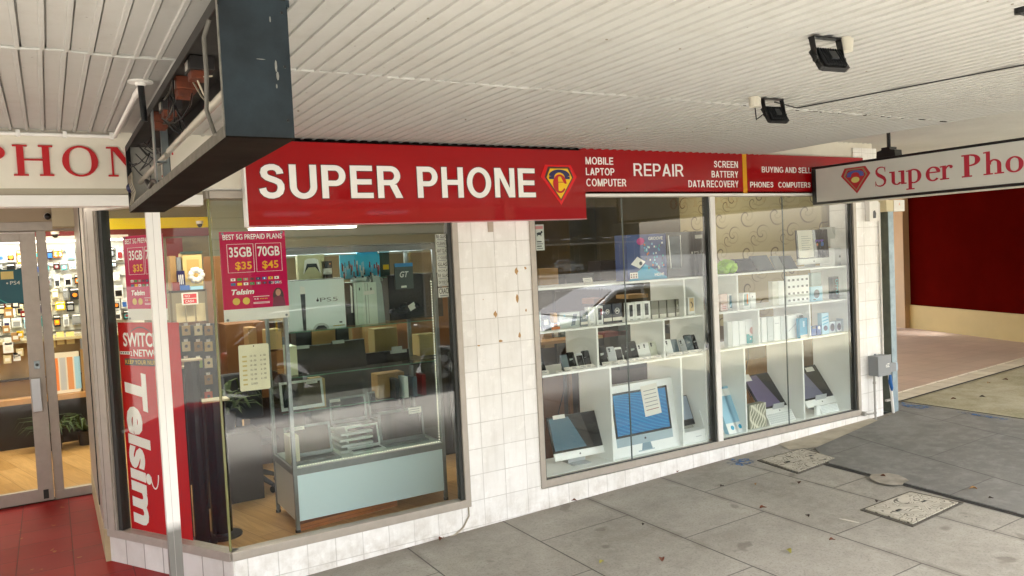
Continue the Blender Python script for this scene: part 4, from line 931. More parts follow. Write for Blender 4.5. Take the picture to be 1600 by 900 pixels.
def imac(label, x0, x1, y, zb, tilt, chin=SILV, face=None, sheen=None, foot=True, note=None, yaw=0, lift=.05, logo=BLK, name='desktop_computer', glow=None, full_h=None):
    W = x1 - x0; Hh = full_h or W * .74; t = thing(name, label, 'computer', ((x0 + x1) / 2, y, zb))
    M = place(x0, x1, y, zb + lift, tilt, yaw); ch = Hh * .17
    mb = MB(); mb.M = M; mb.box(0, 0, ch, W, .016, Hh, BLK); mb.box(0, -.001, 0, W, .018, ch, chin); mb.prism(Fr((W * .2, .016, Hh * .1), (1, 0, 0), (0, 0, 1)), [(0, 0), (W * .6, 0), (W * .6, Hh * .8), (0, Hh * .8)], -.03, 0, SILV); mb.build('body', t, bevel=.004)
    mb = MB(); mb.M = M; fr = Fr((0, 0, 0), (1, 0, 0), (0, 0, 1)); b = W * .035
    mb.rect(fr, .002, ch + .002, W - .002, Hh - .002, SCRN, .0016); mb.rect(fr, b, ch + b * .8, W - b, Hh - b, face or SCRN, .0008, .0017)
    if sheen: mb.prism(fr, [(b, ch + b), (W * .66, ch + b), (W * .42, Hh - b), (b, Hh - b)], .0026, .0032, sheen)  # reflection painted as a tinted wedge on the screen
    if glow: glow(mb, fr, W, Hh)
    mb.build('screen', t)
    mb = MB(); mb.M = M; apple(mb, fr, W / 2, ch * .48, W * .035, logo, .0012); mb.build('emblem', t)
    if foot:
        mb = MB(); mb.prism(Fr((x0 + W * .33, y, zb), (0, 1, 0), (0, 0, 1)), [(-.04, .0), (.14, 0), (.14, .006), (.06, .006), (.035, lift + .10), (.028, lift + .10), (.05, .006), (-.04, .006)], 0, W * .34, SILV); mb.build('stand', t)
    if note:
        mb = MB(); mb.M = M; note(mb, fr, W, Hh); mb.build('note', t)
    return t
def laptop(label, x0, x1, y, zb, rim, scr=SCRN, open_=105, dep=None, yaw=0, tagm=None, kb=True, lid_only=False, group=None):
    W = x1 - x0; dp = dep or W * .68; t = thing('laptop', label, 'laptop', ((x0 + x1) / 2, y, zb), group=group)
    B = place(x0, x1, y, zb, 0, yaw)
    if not lid_only:
        mb = MB(); mb.M = B; mb.box(0, 0, 0, W, dp, .012, rim)
        if kb: mb.box(W * .07, dp * .38, .012, W * .93, dp * .9, .0128, mat('keyboard dark', '2c2f30', .5)); mb.box(W * .35, dp * .05, .012, W * .65, dp * .32, .0125, mat('trackpad', '9ea3a3', .35))
        for r in range(4):
            if kb:
                for c in range(11): mb.box(W * (.085 + .077 * c), dp * (.42 + .115 * r), .0128, W * (.148 + .077 * c), dp * (.51 + .115 * r), .0142, mat('key caps', '3d4041', .5))
        mb.build('base', t, bevel=.002)
    L = B @ Matrix.Translation((0, dp if not lid_only else 0, .012)) @ Matrix.Rotation(math.radians(-(open_ - 90)), 4, 'X')
    mb = MB(); mb.M = L; Hh = W * .66; mb.box(0, 0, 0, W, .006, Hh, rim); mb.build('lid', t, bevel=.002)
    mb = MB(); mb.M = L; fr = Fr((0, 0, 0), (1, 0, 0), (0, 0, 1)); q = W * .055; mb.rect(fr, q, q * 1.4, W - q, Hh - q, scr, .0015); mb.build('screen', t)
    if tagm:
        mb = MB(); mb.M = L; a, b, c, d = tagm; mb.rect(fr, W * a, Hh * b, W * c, Hh * d, PAPER, .001, .0018)
        for k in range(2): mb.rect(fr, W * (a + .02), Hh * (b + (d - b) * (.25 + .35 * k)), W * (c - .04), Hh * (b + (d - b) * (.36 + .35 * k)), GREYM, .0005, .0029)
        mb.build('price_tag', t)
    return t

# ------------------------------------------------------------------ posters, stickers, notices
def poster(fr, label, u0, v0, W=.40, H=.555):
    t = thing('poster', label, 'poster', fr.p(u0 + W / 2, v0, 0)); mb = MB(); mb.rect(fr, u0, v0, u0 + W, v0 + H, mat('poster white', 'dcdcd2', .5), .001); mb.rect(fr, u0, v0 + .075, u0 + W, v0 + H, PINK, .0006, .001); mb.build('sheet', t)
    mb = MB(); a = .0017; U = lambda x: u0 + x * W; V = lambda y: v0 + .075 + y * (H - .075)
    mb.text('BEST 5G PREPAID PLANS', fr, U(.05), U(.95), V(.895), V(.965), WLET, bold=.012, a=a)
    for x in (.10, .53):
        for (p, q, r_, s_) in ((x, .47, x + .40, .474), (x, .836, x + .40, .84), (x, .47, x + .006, .84), (x + .394, .47, x + .40, .84)): mb.rect(fr, U(p), V(q), U(r_), V(s_), WLET, .0006, a)
    mb.text('35GB', fr, U(.13), U(.47), V(.67), V(.80), WLET, bold=.02, a=a); mb.text('70GB', fr, U(.56), U(.90), V(.67), V(.80), WLET, bold=.02, a=a)
    mb.text('$35', fr, U(.21), U(.46), V(.495), V(.61), mat('poster yellow', 'f0b000', .4), bold=.02, a=a); mb.text('$45', fr, U(.62), U(.87), V(.495), V(.61), MC['poster yellow'], bold=.02, a=a)
    fl = [WLET, BLUE, DKRED, GRN, YEL, NAVY, GREYM]
    for r in range(2):
        for k in range(8): 
            x = .13 + k * .095; y = .365 - r * .06; c = fl[(k * 3 + r) % 7]; mb.rect(fr, U(x), V(y), U(x + .07), V(y + .034), c, .0005, a); mb.rect(fr, U(x + .025), V(y + .008), U(x + .045), V(y + .026), fl[(k + 2 + r) % 7], .0005, a + .0006)
    mb.text('28 DAYS', fr, U(.74), U(.90), V(.302), V(.336), WLET, a=a + .0012); mb.text('Telsim', fr, U(.13), U(.47), V(.185), V(.255), WLET, bold=.03, shear=.25, a=a)
    for x in (.14, .29): mb.disc(fr, U(x + .055), V(.10), .055 * W, mat('gold badge', 'd9b84a', .4), .0006, a)
    mb.text('4.8', fr, U(.46), U(.53), V(.105), V(.13), WLET, a=a)
    for k in range(5): mb.disc(fr, U(.56 + k * .025), V(.117), .008 * W, YEL, .0006, a, seg=5)
    for y in (.07, .055, .145): mb.rect(fr, U(.45), V(y), U(.70), V(y + .006), WLET, .0005, a)
    skin = mat('printed skin', 'b58368', .5); hair = mat('printed hair', '3a1414', .5)
    mb.disc(fr, U(.84), V(.14), .085 * W, hair, .0005, a, ry=.13 * W); mb.prism(fr, [(U(.74), V(.0)), (U(.95), V(.0)), (U(.93), V(.11)), (U(.84), V(.15)), (U(.76), V(.11))], a + .0005, a + .001, mat('printed top', '6a1030', .5)); mb.disc(fr, U(.84), V(.185), .04 * W, skin, .0005, a + .0012, ry=.055 * W)
    mb.build('print', t)
    for x, y in ((.05, .02), (.95, .03), (.05, .98), (.95, .98)): mb = MB(); mb.disc(fr, u0 + x * W, v0 + y * H, .008, mat('suction cup', '6f7678', .3), .004, .002, seg=12); mb.build('suction_cup', t)
    return t
poster(FY(.034), 'magenta prepaid plans poster facing the street beside the glass corner', -2.046, 1.667)
dgi = Fr(dgo.p(0, 0, -.034), dgo.u, dgo.v)
poster(dgi, 'magenta prepaid plans poster above the tall red banner', .345, 1.685)
bn = thing('banner', 'tall red banner with white vertical Telsim lettering behind the chamfered window', 'banner', dgi.p(.53, .25, -.03))
BR = mat('banner red', 'c00008', .6, spec=.15); db = Fr(dgo.p(0, 0, -.055), dgo.u, dgo.v)
mb = MB(); mb.rect(db, .195, .252, .815, 1.668, BR, .002); mb.build('sheet', bn)
mb = MB(); mb.text('SWITCH', db, .245, .615, 1.505, 1.600, WLET, bold=.025, a=.002); mb.text('NETWORK', db, .345, .70, 1.440, 1.488, WLET, bold=.02, a=.002); mb.text('2', db, .312, .332, 1.442, 1.476, WLET, a=.002)
mb.rect(db, .245, 1.378, .66, 1.425, mat('banner black', '1a1008', .5), .0006, .002); mb.text('KEEP YOUR NUMBER', db, .255, .65, 1.388, 1.416, YEL, a=.0028)
mb.rect(db, .20, 1.452, .305, 1.472, WLET, .0006, .002)
for k in range(4): mb.rect(db, .208 + k * .024, 1.457, .222 + k * .024, 1.467, CHAR, .0005, .0027)
L = [(.33 + .20 * i / 10, 1.61 + .030 * math.sin(PI * i / 10)) for i in range(11)]; mb.ribbon(db, L, [(x, y - .008) for x, y in L], mat('banner arrow', '2a0a0a', .5), .002, .0026)
mb.text('Telsim', db, .225, .455, .290, 1.33, WLET, bold=.04, shear=.12, a=.002, turn=1)
L = []; Q = []
for i in range(15):
    t = i / 14; a = math.radians(195 + 160 * t); L.append((.475 + .045 * math.cos(a), .66 + .11 * math.sin(a))); Q.append((.475 + .036 * math.cos(a), .66 + .101 * math.sin(a)))
mb.ribbon(db, L, Q, WLET, .002, .0028)
mb.build('print', bn)

t = thing('opening_hours_sign', 'cream opening hours card hanging inside the left window', 'sign', (-1.905, .04, 1.23)); fr = Fr((0, .036, 0), (1, 0, -.012), (.012, 0, 1))
mb = MB(); mb.prism(fr, [(-1.985, 1.205), (-1.815, 1.205), (-1.808, 1.213), (-1.808, 1.485), (-1.815, 1.493), (-1.985, 1.493), (-1.992, 1.485), (-1.992, 1.213)], 0, .003, mat('hours card', 'e9e4c4', .5, noise=(6, .1))); mb.build('card', t)
mb = MB()
for k in range(7):
    y = 1.415 - k * .029
    mb.rect(fr, -1.972, y, -1.945, y + .010, mat('pale ochre', 'cbb878', .5), .0005, .003)
    if k < 6: mb.text('10 : 00', fr, -1.925, -1.888, y, y + .012, CHAR, a=.003); mb.text('6 : 00', fr, -1.862, -1.829, y, y + .012, CHAR, a=.003)
    else: mb.text('CLOSED', fr, -1.925, -1.885, y, y + .012, CHAR, a=.003)
mb.disc(fr, -1.90, 1.482, .004, BLK, .001, .003); mb.build('print', t)

t = thing('sticker_strip', 'column of small black and white lettered stickers at the right end of the left window', 'stickers', (-.54, .03, 1.71)); fr = FY(.032)
stx = [('BE GLASS', 2.125, 2.165), ('CLEAN IT', 2.075, 2.115), ('ANY GLASS', 2.02, 2.065), ('AT YOUR RISK', 1.975, 2.012), ('GLASS', 1.925, 1.968), ('SOLD', 1.895, 1.918), ('RE GLASS', 1.848, 1.888), ('ON YOUR OWN', 1.80, 1.84), ('CRACK', 1.722, 1.785)]
mb = MB()
for s_, a, b in stx: mb.rect(fr, -.592, a - .003, -.492, b + .003, mat('sticker white', 'c9c9c0', .5), .0006)
mb.build('sticker', t); mb = MB()
for s_, a, b in stx: mb.text(s_, fr, -.586, -.498, a + (b - a) * .35, b - .002, CHAR, bold=.015, a=.0007); mb.rect(fr, -.58, a + .003, -.52, a + (b - a) * .22, GREYM, .0004, .0007)
mb.build('print', t)
t = thing('warning_sign', 'small white sign with a pink header and black cat on the right window edge', 'sign', (.26, .03, 2.03)); fr = FY(.034)
p0 = at(834, 351, .034); p1 = at(851, 391, .034)
mb = MB(); mb.rect(fr, p0.x, p1.z, p1.x, p0.z, mat('sign white', 'd2d4cc', .5), .0012); mb.rect(fr, p0.x + .012, p0.z - .035, p1.x - .008, p0.z - .012, mat('sign pink', 'd08a8a', .5), .0005, .0012)
cx_ = (p0.x + p1.x) / 2; zc = p0.z - .07; mb.disc(fr, cx_, zc, .022, CHAR, .0005, .0012, ry=.011); mb.disc(fr, cx_ + .022, zc + .012, .009, CHAR, .0005, .0019); mb.rect(fr, cx_ - .018, zc - .02, cx_ - .012, zc, CHAR, .0004, .0024); mb.rect(fr, cx_ + .012, zc - .02, cx_ + .018, zc, CHAR, .0004, .0024)
for k in range(4): mb.rect(fr, p0.x + .02, p1.z + .012 + k * .017, p1.x - .015 - .01 * (k % 2), p1.z + .020 + k * .017, CHAR if k % 2 else GREYM, .0004, .0012)
mb.build('print', t)

# ------------------------------------------------------------------ left window: glass showcase
cs = thing('glass_showcase', 'tall glass showcase with aluminium posts and a pale blue base panel in the left window', 'showcase', (-.9, 1.0, .04))
X0, X1, Y0, Y1 = -1.515, -.285, .700, 1.30
mb = MB()
for a in (X0, X1 - .028):
    for b in (Y0, Y1 - .028): mb.box(a, b, .04, a + .028, b + .028, 2.13, ALUG)
for z_ in (.49, 2.10):
    mb.box(X0, Y0 - .001, z_ - .03, X1, Y0 + .026, z_ + .02, ALUG); mb.box(X0, Y1 - .026, z_ - .03, X1, Y1, z_ + .02, ALUG); mb.box(X0 + .001, Y0, z_ - .03, X0 + .027, Y1, z_ + .02, ALUG); mb.box(X1 - .027, Y0, z_ - .03, X1 - .001, Y1, z_ + .02, ALUG)
for a in (X0 + .014, X1 - .014):
    for b in (Y0 + .014, Y1 - .014): mb.cyl((a, b, .035), (a, b, .06), .02, BLK)
mb.build('frame', cs, bevel=.002)
PBL = mat('pale blue panel', 'd6eff2', .35)
mb = MB(); mb.box(X0 + .028, Y0 + .008, .12, X1 - .028, Y0 + .016, .46, PBL); mb.box(X0 + .008, Y0 + .028, .12, X0 + .016, Y1 - .028, .46, mat('grey white side', 'c4c7c0', .4)); mb.box(X1 - .016, Y0 + .028, .12, X1 - .008, Y1 - .028, .46, WPLA); mb.box(X0 + .02, Y0 + .02, .12, X1 - .02, Y1 - .02, .13, WPLA); mb.build('base_panel', cs)
mb = MB(); mb.box(X0 + .028, Y0 + .028, .50, X1 - .028, Y1 - .028, .512, mat('case floor', 'a9b4ac', .3)); mb.build('floor_panel', cs)
mb = MB(); mb.box(X0 + .02, Y0 + .02, 2.12, X1 - .02, Y1 - .02, 2.128, mat('frosted top', 'dfe8e2', .25)); mb.build('top_panel', cs)
for z_ in (.86, 1.17, 1.50, 1.86):
    d0 = .12 if z_ < 1 else .04
    if z_ == 1.86: mb = MB(); mb.box(X0 + .03, Y0 + .30, z_, X1 - .03, Y1 - .03, z_ + .007, GLS2)
    else: mb = MB(); mb.box(X0 + .03, Y0 + d0 + (.2 if z_ < 1 else 0), z_, X1 - .03, Y1 - .03, z_ + .007, GLS2)
    mb.build('shelf', cs)
    mb = MB(); mb.box(X0 + .03, Y0 + (d0 + (.2 if z_ < 1 else 0) if z_ != 1.86 else .30) - .002, z_ + .0005, X1 - .03, Y0 + (d0 + (.2 if z_ < 1 else 0) if z_ != 1.86 else .30), z_ + .0065, mat('glass edge', '5c8a72', .2)); mb.build('shelf_edge', cs)
xm = -.93
mb = MB(); mb.box(X0 + .03, Y0 + .004, .52, xm + .02, Y0 + .008, 2.08, GLS2); mb.box(xm - .02, Y0 - .004 + .013, .52, X1 - .03, Y0 + .013, 2.08, GLS2); mb.box(X0 + .006, Y0 + .03, .52, X0 + .010, Y1 - .03, 2.08, GLS2); mb.box(X1 - .010, Y0 + .03, .52, X1 - .006, Y1 - .03, 2.08, GLS2); mb.build('glass_side', cs)
LED = mat('led strip', 'fff6dc', .4, emit=.3)
mb = MB()
z_ = .53
while z_ < 1.83: mb.box(X1 - .04, Y0 + .03, z_, X1 - .035, Y0 + .035, z_ + .006, LED); z_ += .021
x_ = X0 + .05
while x_ < X1 - .04: mb.box(x_, Y0 + .03, .514, x_ + .006, Y0 + .035, .519, LED); x_ += .021
mb.build('led_strip', cs)
mb = MB(); mb.box(X0 + .05, Y1 - .10, 2.085, X1 - .05, Y1 - .07, 2.098, mat('case tube', 'ffffff', .4, emit=4)); mb.build('lamp', cs)

F1 = .80
def ps5front(mb, fr, W, H):
    mb.prism(fr, [(W * .24, .0), (W * .29, .0), (W * .305, H * .80), (W * .22, H * .80)], .0, .002, CHAR); mb.prism(fr, [(W * .215, H * .72), (W * .31, H * .72), (W * .30, H * .86), (W * .22, H * .88)], .002, .003, WLET)
    mb.text('PS5', fr, W * .56, W * .87, H * .54, H * .62, CHAR, bold=-.01); mb.disc(fr, W * .515, H * .575, W * .022, CHAR, .001); mb.rect(fr, W * .51, H * .56, W * .52, H * .63, CHAR, .001, .001)
    mb.prism(fr, [(W * .44, 0), (W * .66, 0), (W * .60, H * .07), (W * .50, H * .07)], 0, .002, CHAR); mb.ring(fr, W * .55, H * .0, W * .14, W * .05, mat('print grey', 'b9c2bf', .4), .001, t0=0, t1=PI, ry=H * .12, wy=H * .05)
    mb.rect(fr, W * .76, H * .03, W * .97, H * .05, mat('print gold', 'b0a860', .4), .001); mb.rect(fr, 0, H * .985, W, H, GREYM, .001); mb.rect(fr, W * .88, H * .09, W * .93, H * .12, CHAR, .001)
carton('large white console box printed PS5 on the showcase shelf', -1.455, -1.02, 1.508, 1.885, F1, .11, mat('console white', 'e4efee', .35), ps5front)
def pad(mb, fr, W, H):
    mb.prism(fr, [(W * .18, H * .28), (W * .26, H * .80), (W * .40, H * .86), (W * .62, H * .86), (W * .76, H * .80), (W * .84, H * .28), (W * .76, H * .34), (W * .66, H * .58), (W * .36, H * .58), (W * .26, H * .34)], 0, .002, WLET)
    mb.prism(fr, [(W * .22, H * .30), (W * .33, H * .66), (W * .69, H * .66), (W * .80, H * .30), (W * .72, H * .42), (W * .64, H * .52), (W * .38, H * .52), (W * .30, H * .42)], .002, .003, CHAR)
pxbox('cream game controller box above the PS5 box', 465, 507, 398, 1.02, 1.868, .06, mat('cream carton', 'd8d2a8', .5), pad)
pxbox('small black box with a white label beside the controller box', 503, 519, 408, 1.02, 1.868, .08, CHAR, lambda mb, fr, W, H: (mb.rect(fr, W * .05, H * .3, W * .95, H * .62, PAPER, .001), mb.disc(fr, W * .8, H * .85, W * .06, ORNG, .001)))
def city(mb, fr, W, H):
    for i in range(26):
        x = random.random() * .92; y = random.random() * .5; mb.rect(fr, W * x, H * y, W * (x + .03 + random.random() * .05), H * (y + .1 + random.random() * .25), random.choice([WLET, WLET, DKRED, CHAR, mat('print rose', 'b05a60', .4), LBLU]), .0008 + i * .00006)
SKYB = mat('print sky', '3fc0e8', .35)
for a, b, c, lab in ((531, 561, 398, 'game case with a bright blue sky cover at the left of the pair'), (561, 593, 397, 'game case with a bright blue sky cover at the right of the pair'), (558, 590, 386, 'game case standing higher behind the pair with blue covers')):
    pxbox(lab, a, b, c, 1.03 if c > 390 else 1.10, 1.868, .015, SKYB, city)
pxbox('dark green game case with a yellow car print', 593, 608, 388, 1.05, 1.868, .015, mat('dk green', '24382c', .5), lambda mb, fr, W, H: (mb.rect(fr, W * .3, H * .25, W * .9, H * .42, YEL, .001), mb.rect(fr, 0, H * .85, W, H, LBLU, .001)))
pxbox('game case with the letters GT on a grey cover', 617, 645, 411, .90, 1.762, .02, mat('gt grey', '4a5552', .4), lambda mb, fr, W, H: (mb.rect(fr, 0, H * .86, W, H, mat('case blue', '2f8fd0', .3), .001), mb.text('GT', fr, W * .25, W * .75, H * .45, H * .68, WLET, bold=.02, shear=.3), mb.rect(fr, W * .3, H * .05, W * .6, H * .13, PAPER, .001)))
pxbox('tall black shelf block under the game cases', 606, 690, 428, .98, 1.508, .25, mat('matt black', '0e0f10', .6), None, name='display_block', cat='block')
CW = mat('console ivory', 'd8e4d6', .3)
def xb(mb, fr, W, H):
    mb.disc(fr, W * .5, H * .84, W * .06, BLK, .001, ry=H * .04); mb.rect(fr, W * .18, H * .02, W * .22, H * .98, mat('seam grey', '7d8a7c', .5), .0006)
for i, (a, b) in enumerate(((553, 570), (571, 588))):
    pxbox(('left' if i == 0 else 'right') + ' of two ivory game consoles standing upright in the showcase', a, b, 441, .84, 1.508, .24, CW, xb, name='game_console', cat='game console', lean=0)
    x_ = at((538 if i == 0 else 582) + 9, 445, .83)
    if i == 0: pxbox('black game console standing upright with a white stripe left of the ivory consoles', 539, 552, 442, .86, 1.508, .24, BLK, lambda mb, fr, W, H: mb.prism(fr, [(W * .6, H * .3), (W * .8, H * .3), (W * .85, H * .9), (W * .65, H * .95)], 0, .002, WLET), name='game_console', cat='game console')
mb = MB(); mb.M = Matrix.Translation((at(596, 505, .86).x, .86, 1.508)); mb.prism(Fr((0, 0, 0), (1, 0, 0), (0, 0, 1)), [(-.04, 0), (.035, 0), (.02, .30), (.0, .375), (-.055, .375), (-.045, .2)], -.20, 0, mat('pearl white', 'aebab4', .25))
tag(mb.build('game_console'), 'slim pearl white console leaning inwards right of the ivory pair', 'game console')
def gamepad(label, px, py, y, z, m, rz=0):
    x_ = at(px, py, y).x; t = thing('game_controller', label, 'controller', (x_, y, z)); M = Matrix.Translation((x_, y, z)) @ Matrix.Rotation(rz, 4, 'Z'); mb = MB(); mb.M = M
    mb.tube([(-.075, -.03, .012), (-.06, .0, .022), (-.03, .025, .026), (0, .03, .026), (.03, .025, .026), (.06, .0, .022), (.075, -.03, .012)], [.010, .020, .024, .023, .024, .020, .010], m, 10); mb.build('shell', t)
    for q in (-.03, .03): mb = MB(); mb.M = M; mb.cyl((q, .01, .04), (q, .01, .054), .009, BLK); mb.build('thumb_stick', t)
gamepad('white game controller lying on top of the ivory consoles', 562, 437, .86, 1.835, mat('pad white', 'c6cec6', .3)); gamepad('grey game controller lying beside the white one over the consoles', 583, 438, .88, 1.835, mat('pad grey', '8c948c', .3), .4)
gamepad('black game controller with silver grips in front of the dark block', 621, 488, .84, 1.565, mat('pad black', '17191a', .25), .3); gamepad('black game controller at the right of the dark block', 640, 480, .84, 1.60, mat('pad black', '17191a', .25), -.3)
mb = MB(); fr = Fr((0, .828, 0), (1, 0, .08), (-.08, 0, 1)); p = at(595, 452, .828); mb.rect(fr, p.x, 1.80, p.x + .09, 1.83, PAPER, .001); tag(mb.build('price_card'), 'white price card across the slim pearl console', 'price card')
mb = MB(); p = at(644, 479, .82); fr = Fr((p.x, .82, p.z), (1, 0, .5), (-.5, 0, 1)); mb.rect(fr, -.03, -.025, .03, .025, PAPER, .001); tag(mb.build('price_tag'), 'tilted white price tag on the right hand black controller', 'price tag')
# second level: dark monitors
for a, b, c, lab in ((463, 520, 539, 'black laptop screen at the left on the middle glass shelf'), (520, 571, 531, 'black laptop screen at the centre of the middle glass shelf')):
    pxbox(lab, a, b, c, .86, 1.178, .02, BLKG, lambda mb, fr, W, H: (mb.rect(fr, .0, H * .97, W, H, GREYM, .001), mb.rect(fr, W * .02, H * .90, W * .38, H * 1.02, mat('note grey', 'a5aaa4', .5), .0012, .001)), name='monitor', cat='monitor', lean=6)
pxbox('cream white upright device at the left end of the middle glass shelf', 452, 464, 541, .84, 1.178, .18, mat('cream device', 'd2d4ae', .3), name='router', cat='router')
for a, b, c, m_, lab in ((487, 524, 510, KRAFT, 'cardboard box behind the left black screen'), (585, 620, 513, mat('kraft dark', '8f7a4c', .7), 'cardboard box behind the black car reflection'), (655, 684, 522, mat('kraft light', 'b5a06c', .7), 'large pale cardboard box at the right of the middle shelf'), (462, 486, 513, CHAR, 'charcoal box left of the cardboard box'), (525, 545, 512, mat('carton charcoal', '2e3232', .6), 'charcoal box right of the cardboard box'), (590, 632, 583, KRAFT, 'cardboard box on the lower glass shelf'), (489, 508, 592, mat('kraft light', 'b5a06c', .7), 'narrow tan box on the lower glass shelf')):
    zb_ = 1.178 if c < 560 else .868
    pxbox(lab, a, b, c, 1.08, zb_, .15, m_)
mb = MB(); fr = Fr((0, .84, 0), (1, 0, 0), (0, 0, 1)); p = at(612, 548, .84); mb.rect(fr, p.x, p.z - .02, p.x + .09, p.z + .03, mat('note grey', 'a5aaa4', .5), .001); tag(mb.build('price_card'), 'grey price card low in front of the cardboard box on the middle shelf', 'price card')
t = thing('cabinet', 'low charcoal cabinet added as a dark backdrop behind the glass showcase', 'cabinet', (.1, 2.2, .04)); mb = MB(); mb.box(-1.05, 2.0, .04, 1.1, 2.4, 1.12, mat('cabinet charcoal', '33342f', .5, noise=(3, .3))); mb.build('carcass', t)  # dark backdrop added where the glass only mirrors dark grey
for k in range(3): mb = MB(); mb.box(-1.0 + .7 * k, 1.985, .1, -.34 + .7 * k, 2.0, 1.06, mat('cabinet slate', '3f403a', .45, noise=(3, .3))); mb.build('door', t)
for i, (x_, w_, h_, m_, nm) in enumerate(((-.95, .4, .5, mat('kraft dark', '8f7a4c', .7), 'tall tan'), (-.45, .35, .3, KRAFT, 'cardboard'), (.0, .5, .62, mat('kraft brown', '7c5228', .7), 'tall brown'), (.6, .4, .4, CHAR, 'charcoal'))): carton(nm + ' carton stacked on the low cabinet behind the showcase', x_, x_ + w_, 1.122, 1.122 + h_, 2.05, .3, m_)
pxbox('black screen with a grey card at the right of the middle glass shelf', 573, 640, 548, .92, 1.178, .02, BLKG, lambda mb, fr, W, H: (mb.rect(fr, .0, H * .96, W, H, GREYM, .001), mb.rect(fr, W * .55, H * .7, W * .95, H * .95, mat('note grey', 'a5aaa4', .5), .0012, .001)), name='monitor', cat='monitor', lean=6)
pxbox('flat black player lying on the middle shelf by the LED strip', 645, 684, 568, .88, 1.178, .22, BLK, lambda mb, fr, W, H: mb.rect(fr, W * .1, H * .3, W * .5, H * .6, GREYM, .001), name='media_player', cat='media player')
for i in range(4):
    x0 = at(618 + 14 * i, 610, .95).x; carton(('first', 'second', 'third', 'fourth')[i] + ' slim game case standing on the lower glass shelf', x0, x0 + .035, .868, 1.03 + .01 * (i % 2), .95, .12, (CHAR, WBOX, mat('book slate2', '5a6a78', .4), DKRED)[i])
# laptops in the lower part
GL = mat('laptop grey', '767d7d', .35, .3); WL = mat('laptop white', 'd8dedb', .3)
def lp(label, a, b, pyb, y, zb, rim, **k):
    x0 = at(a, pyb, y).x; x1 = at(b, pyb, y).x; return laptop(label, x0, x1, y, zb, rim, **k)
lp('white framed laptop at the left of the lower glass shelf', 441, 509, 655, 1.04, .868, WL, open_=100, lid_only=True, tagm=(.62, .84, .88, .97))
lp('dark open laptop at the back centre with a price tag on its corner', 522, 580, 640, 1.02, .70, GL, open_=97, dep=.10, tagm=(.02, .84, .30, .95)); lp('dark open laptop at the back right with a price tag', 583, 640, 625, 1.04, .70, GL, open_=97, dep=.10, tagm=(.5, .86, .8, .97))
for i in range(4):
    z_ = .512 + .045 * i; x0 = at(528, 665, .93).x; mb = MB(); mb.box(x0 + .01 * (i % 2), .90, z_, x0 + .27, 1.22, z_ + .018, SILV if i % 2 else WL); tag(mb.build('closed_laptop'), ('lowest', 'second lowest', 'third', 'topmost')[i] + ' closed silver laptop in the stack behind the small white laptop', 'laptop', 'closed laptops in a stack')
lp('large dark laptop open flat at the front left of the showcase', 459, 534, 718, .77, .514, GL, open_=103, dep=.20, tagm=(.2, .86, .44, .97))
lp('small white framed laptop open in the middle of the showcase floor', 552, 604, 705, .80, .514, WL, open_=102, dep=.13); lp('dark open laptop with a large tag at the front right of the showcase', 600, 671, 690, .84, .514, GL, open_=97, dep=.08, tagm=(.68, .80, .97, .99), kb=False)
carton('white carton beside the showcase on the left floor', -1.49, -1.42, .50, .72, .85, .16, mat('aged white box', 'cfc9ac', .5)); 
mb = MB(); mb.M = Matrix.Translation((-1.10, .80, .065)) @ Matrix.Rotation(math.radians(7), 4, 'Z'); mb.box(-.40, -.03, -.025, .42, .03, .025, mat('orange timber', 'b06a2c', .55, noise=(9, .3))); mb.box(-.401, -.03, -.005, .421, .031, .001, mat('timber dark line', '7a4418', .6)); tag(mb.build('timber_plank'), 'orange brown timber plank lying under the showcase', 'plank')  # darker line along the plank

# ------------------------------------------------------------------ behind the chamfered window
def speaker(px0, px1, y, ztop, label):
    x0 = at(px0, 700, y).x; x1 = at(px1, 700, y).x; t = thing('display_column', label, 'display column', ((x0 + x1) / 2, y, .04)); r = (x1 - x0) / 2; c = (x0 + x1) / 2
    mb = MB(); mb.cyl((c, y, .075), (c, y, ztop), r, mat('column black', '030304', .15, spec=.12), seg=28); mb.build('column', t); mb = MB(); mb.cyl((c, y, .04), (c, y, .052), r * 1.9, mat('base disc', '1a1612', .3), seg=32); mb.cyl((c, y, .052), (c, y, .078), r * .8, BLK); mb.build('base', t)
    mb = MB(); mb.box(c - r * 1.25, y - r, ztop, c + r * 1.3, y + r, ztop + .012, mat('old white card', 'c9bf9c', .6)); mb.build('top_card', t)
speaker(272, 294, 1.02, 1.30, 'glossy black display column nearest the red banner'); speaker(296, 320, .90, 1.36, 'glossy black display column in the middle of three')
speaker(323, 356, 1.0, 1.04, 'shorter glossy black display column standing on a round base by the glass corner')
pb = thing('pegboard', 'dark pegboard hung with small tagged accessory packs', 'display board', (-2.15, 1.55, .5))
mb = MB(); xa, xb_ = at(246, 520, 1.6).x, at(336, 520, 1.6).x; za = at(300, 508, 1.6).z; mb.box(xa, 1.6, .3, xb_, 1.63, za, mat('peg black', '0c0e14', .5)); mb.build('board', pb)
cols = [(268, 0), (291, 0), (309, 0), (326, 0)]; k = 0
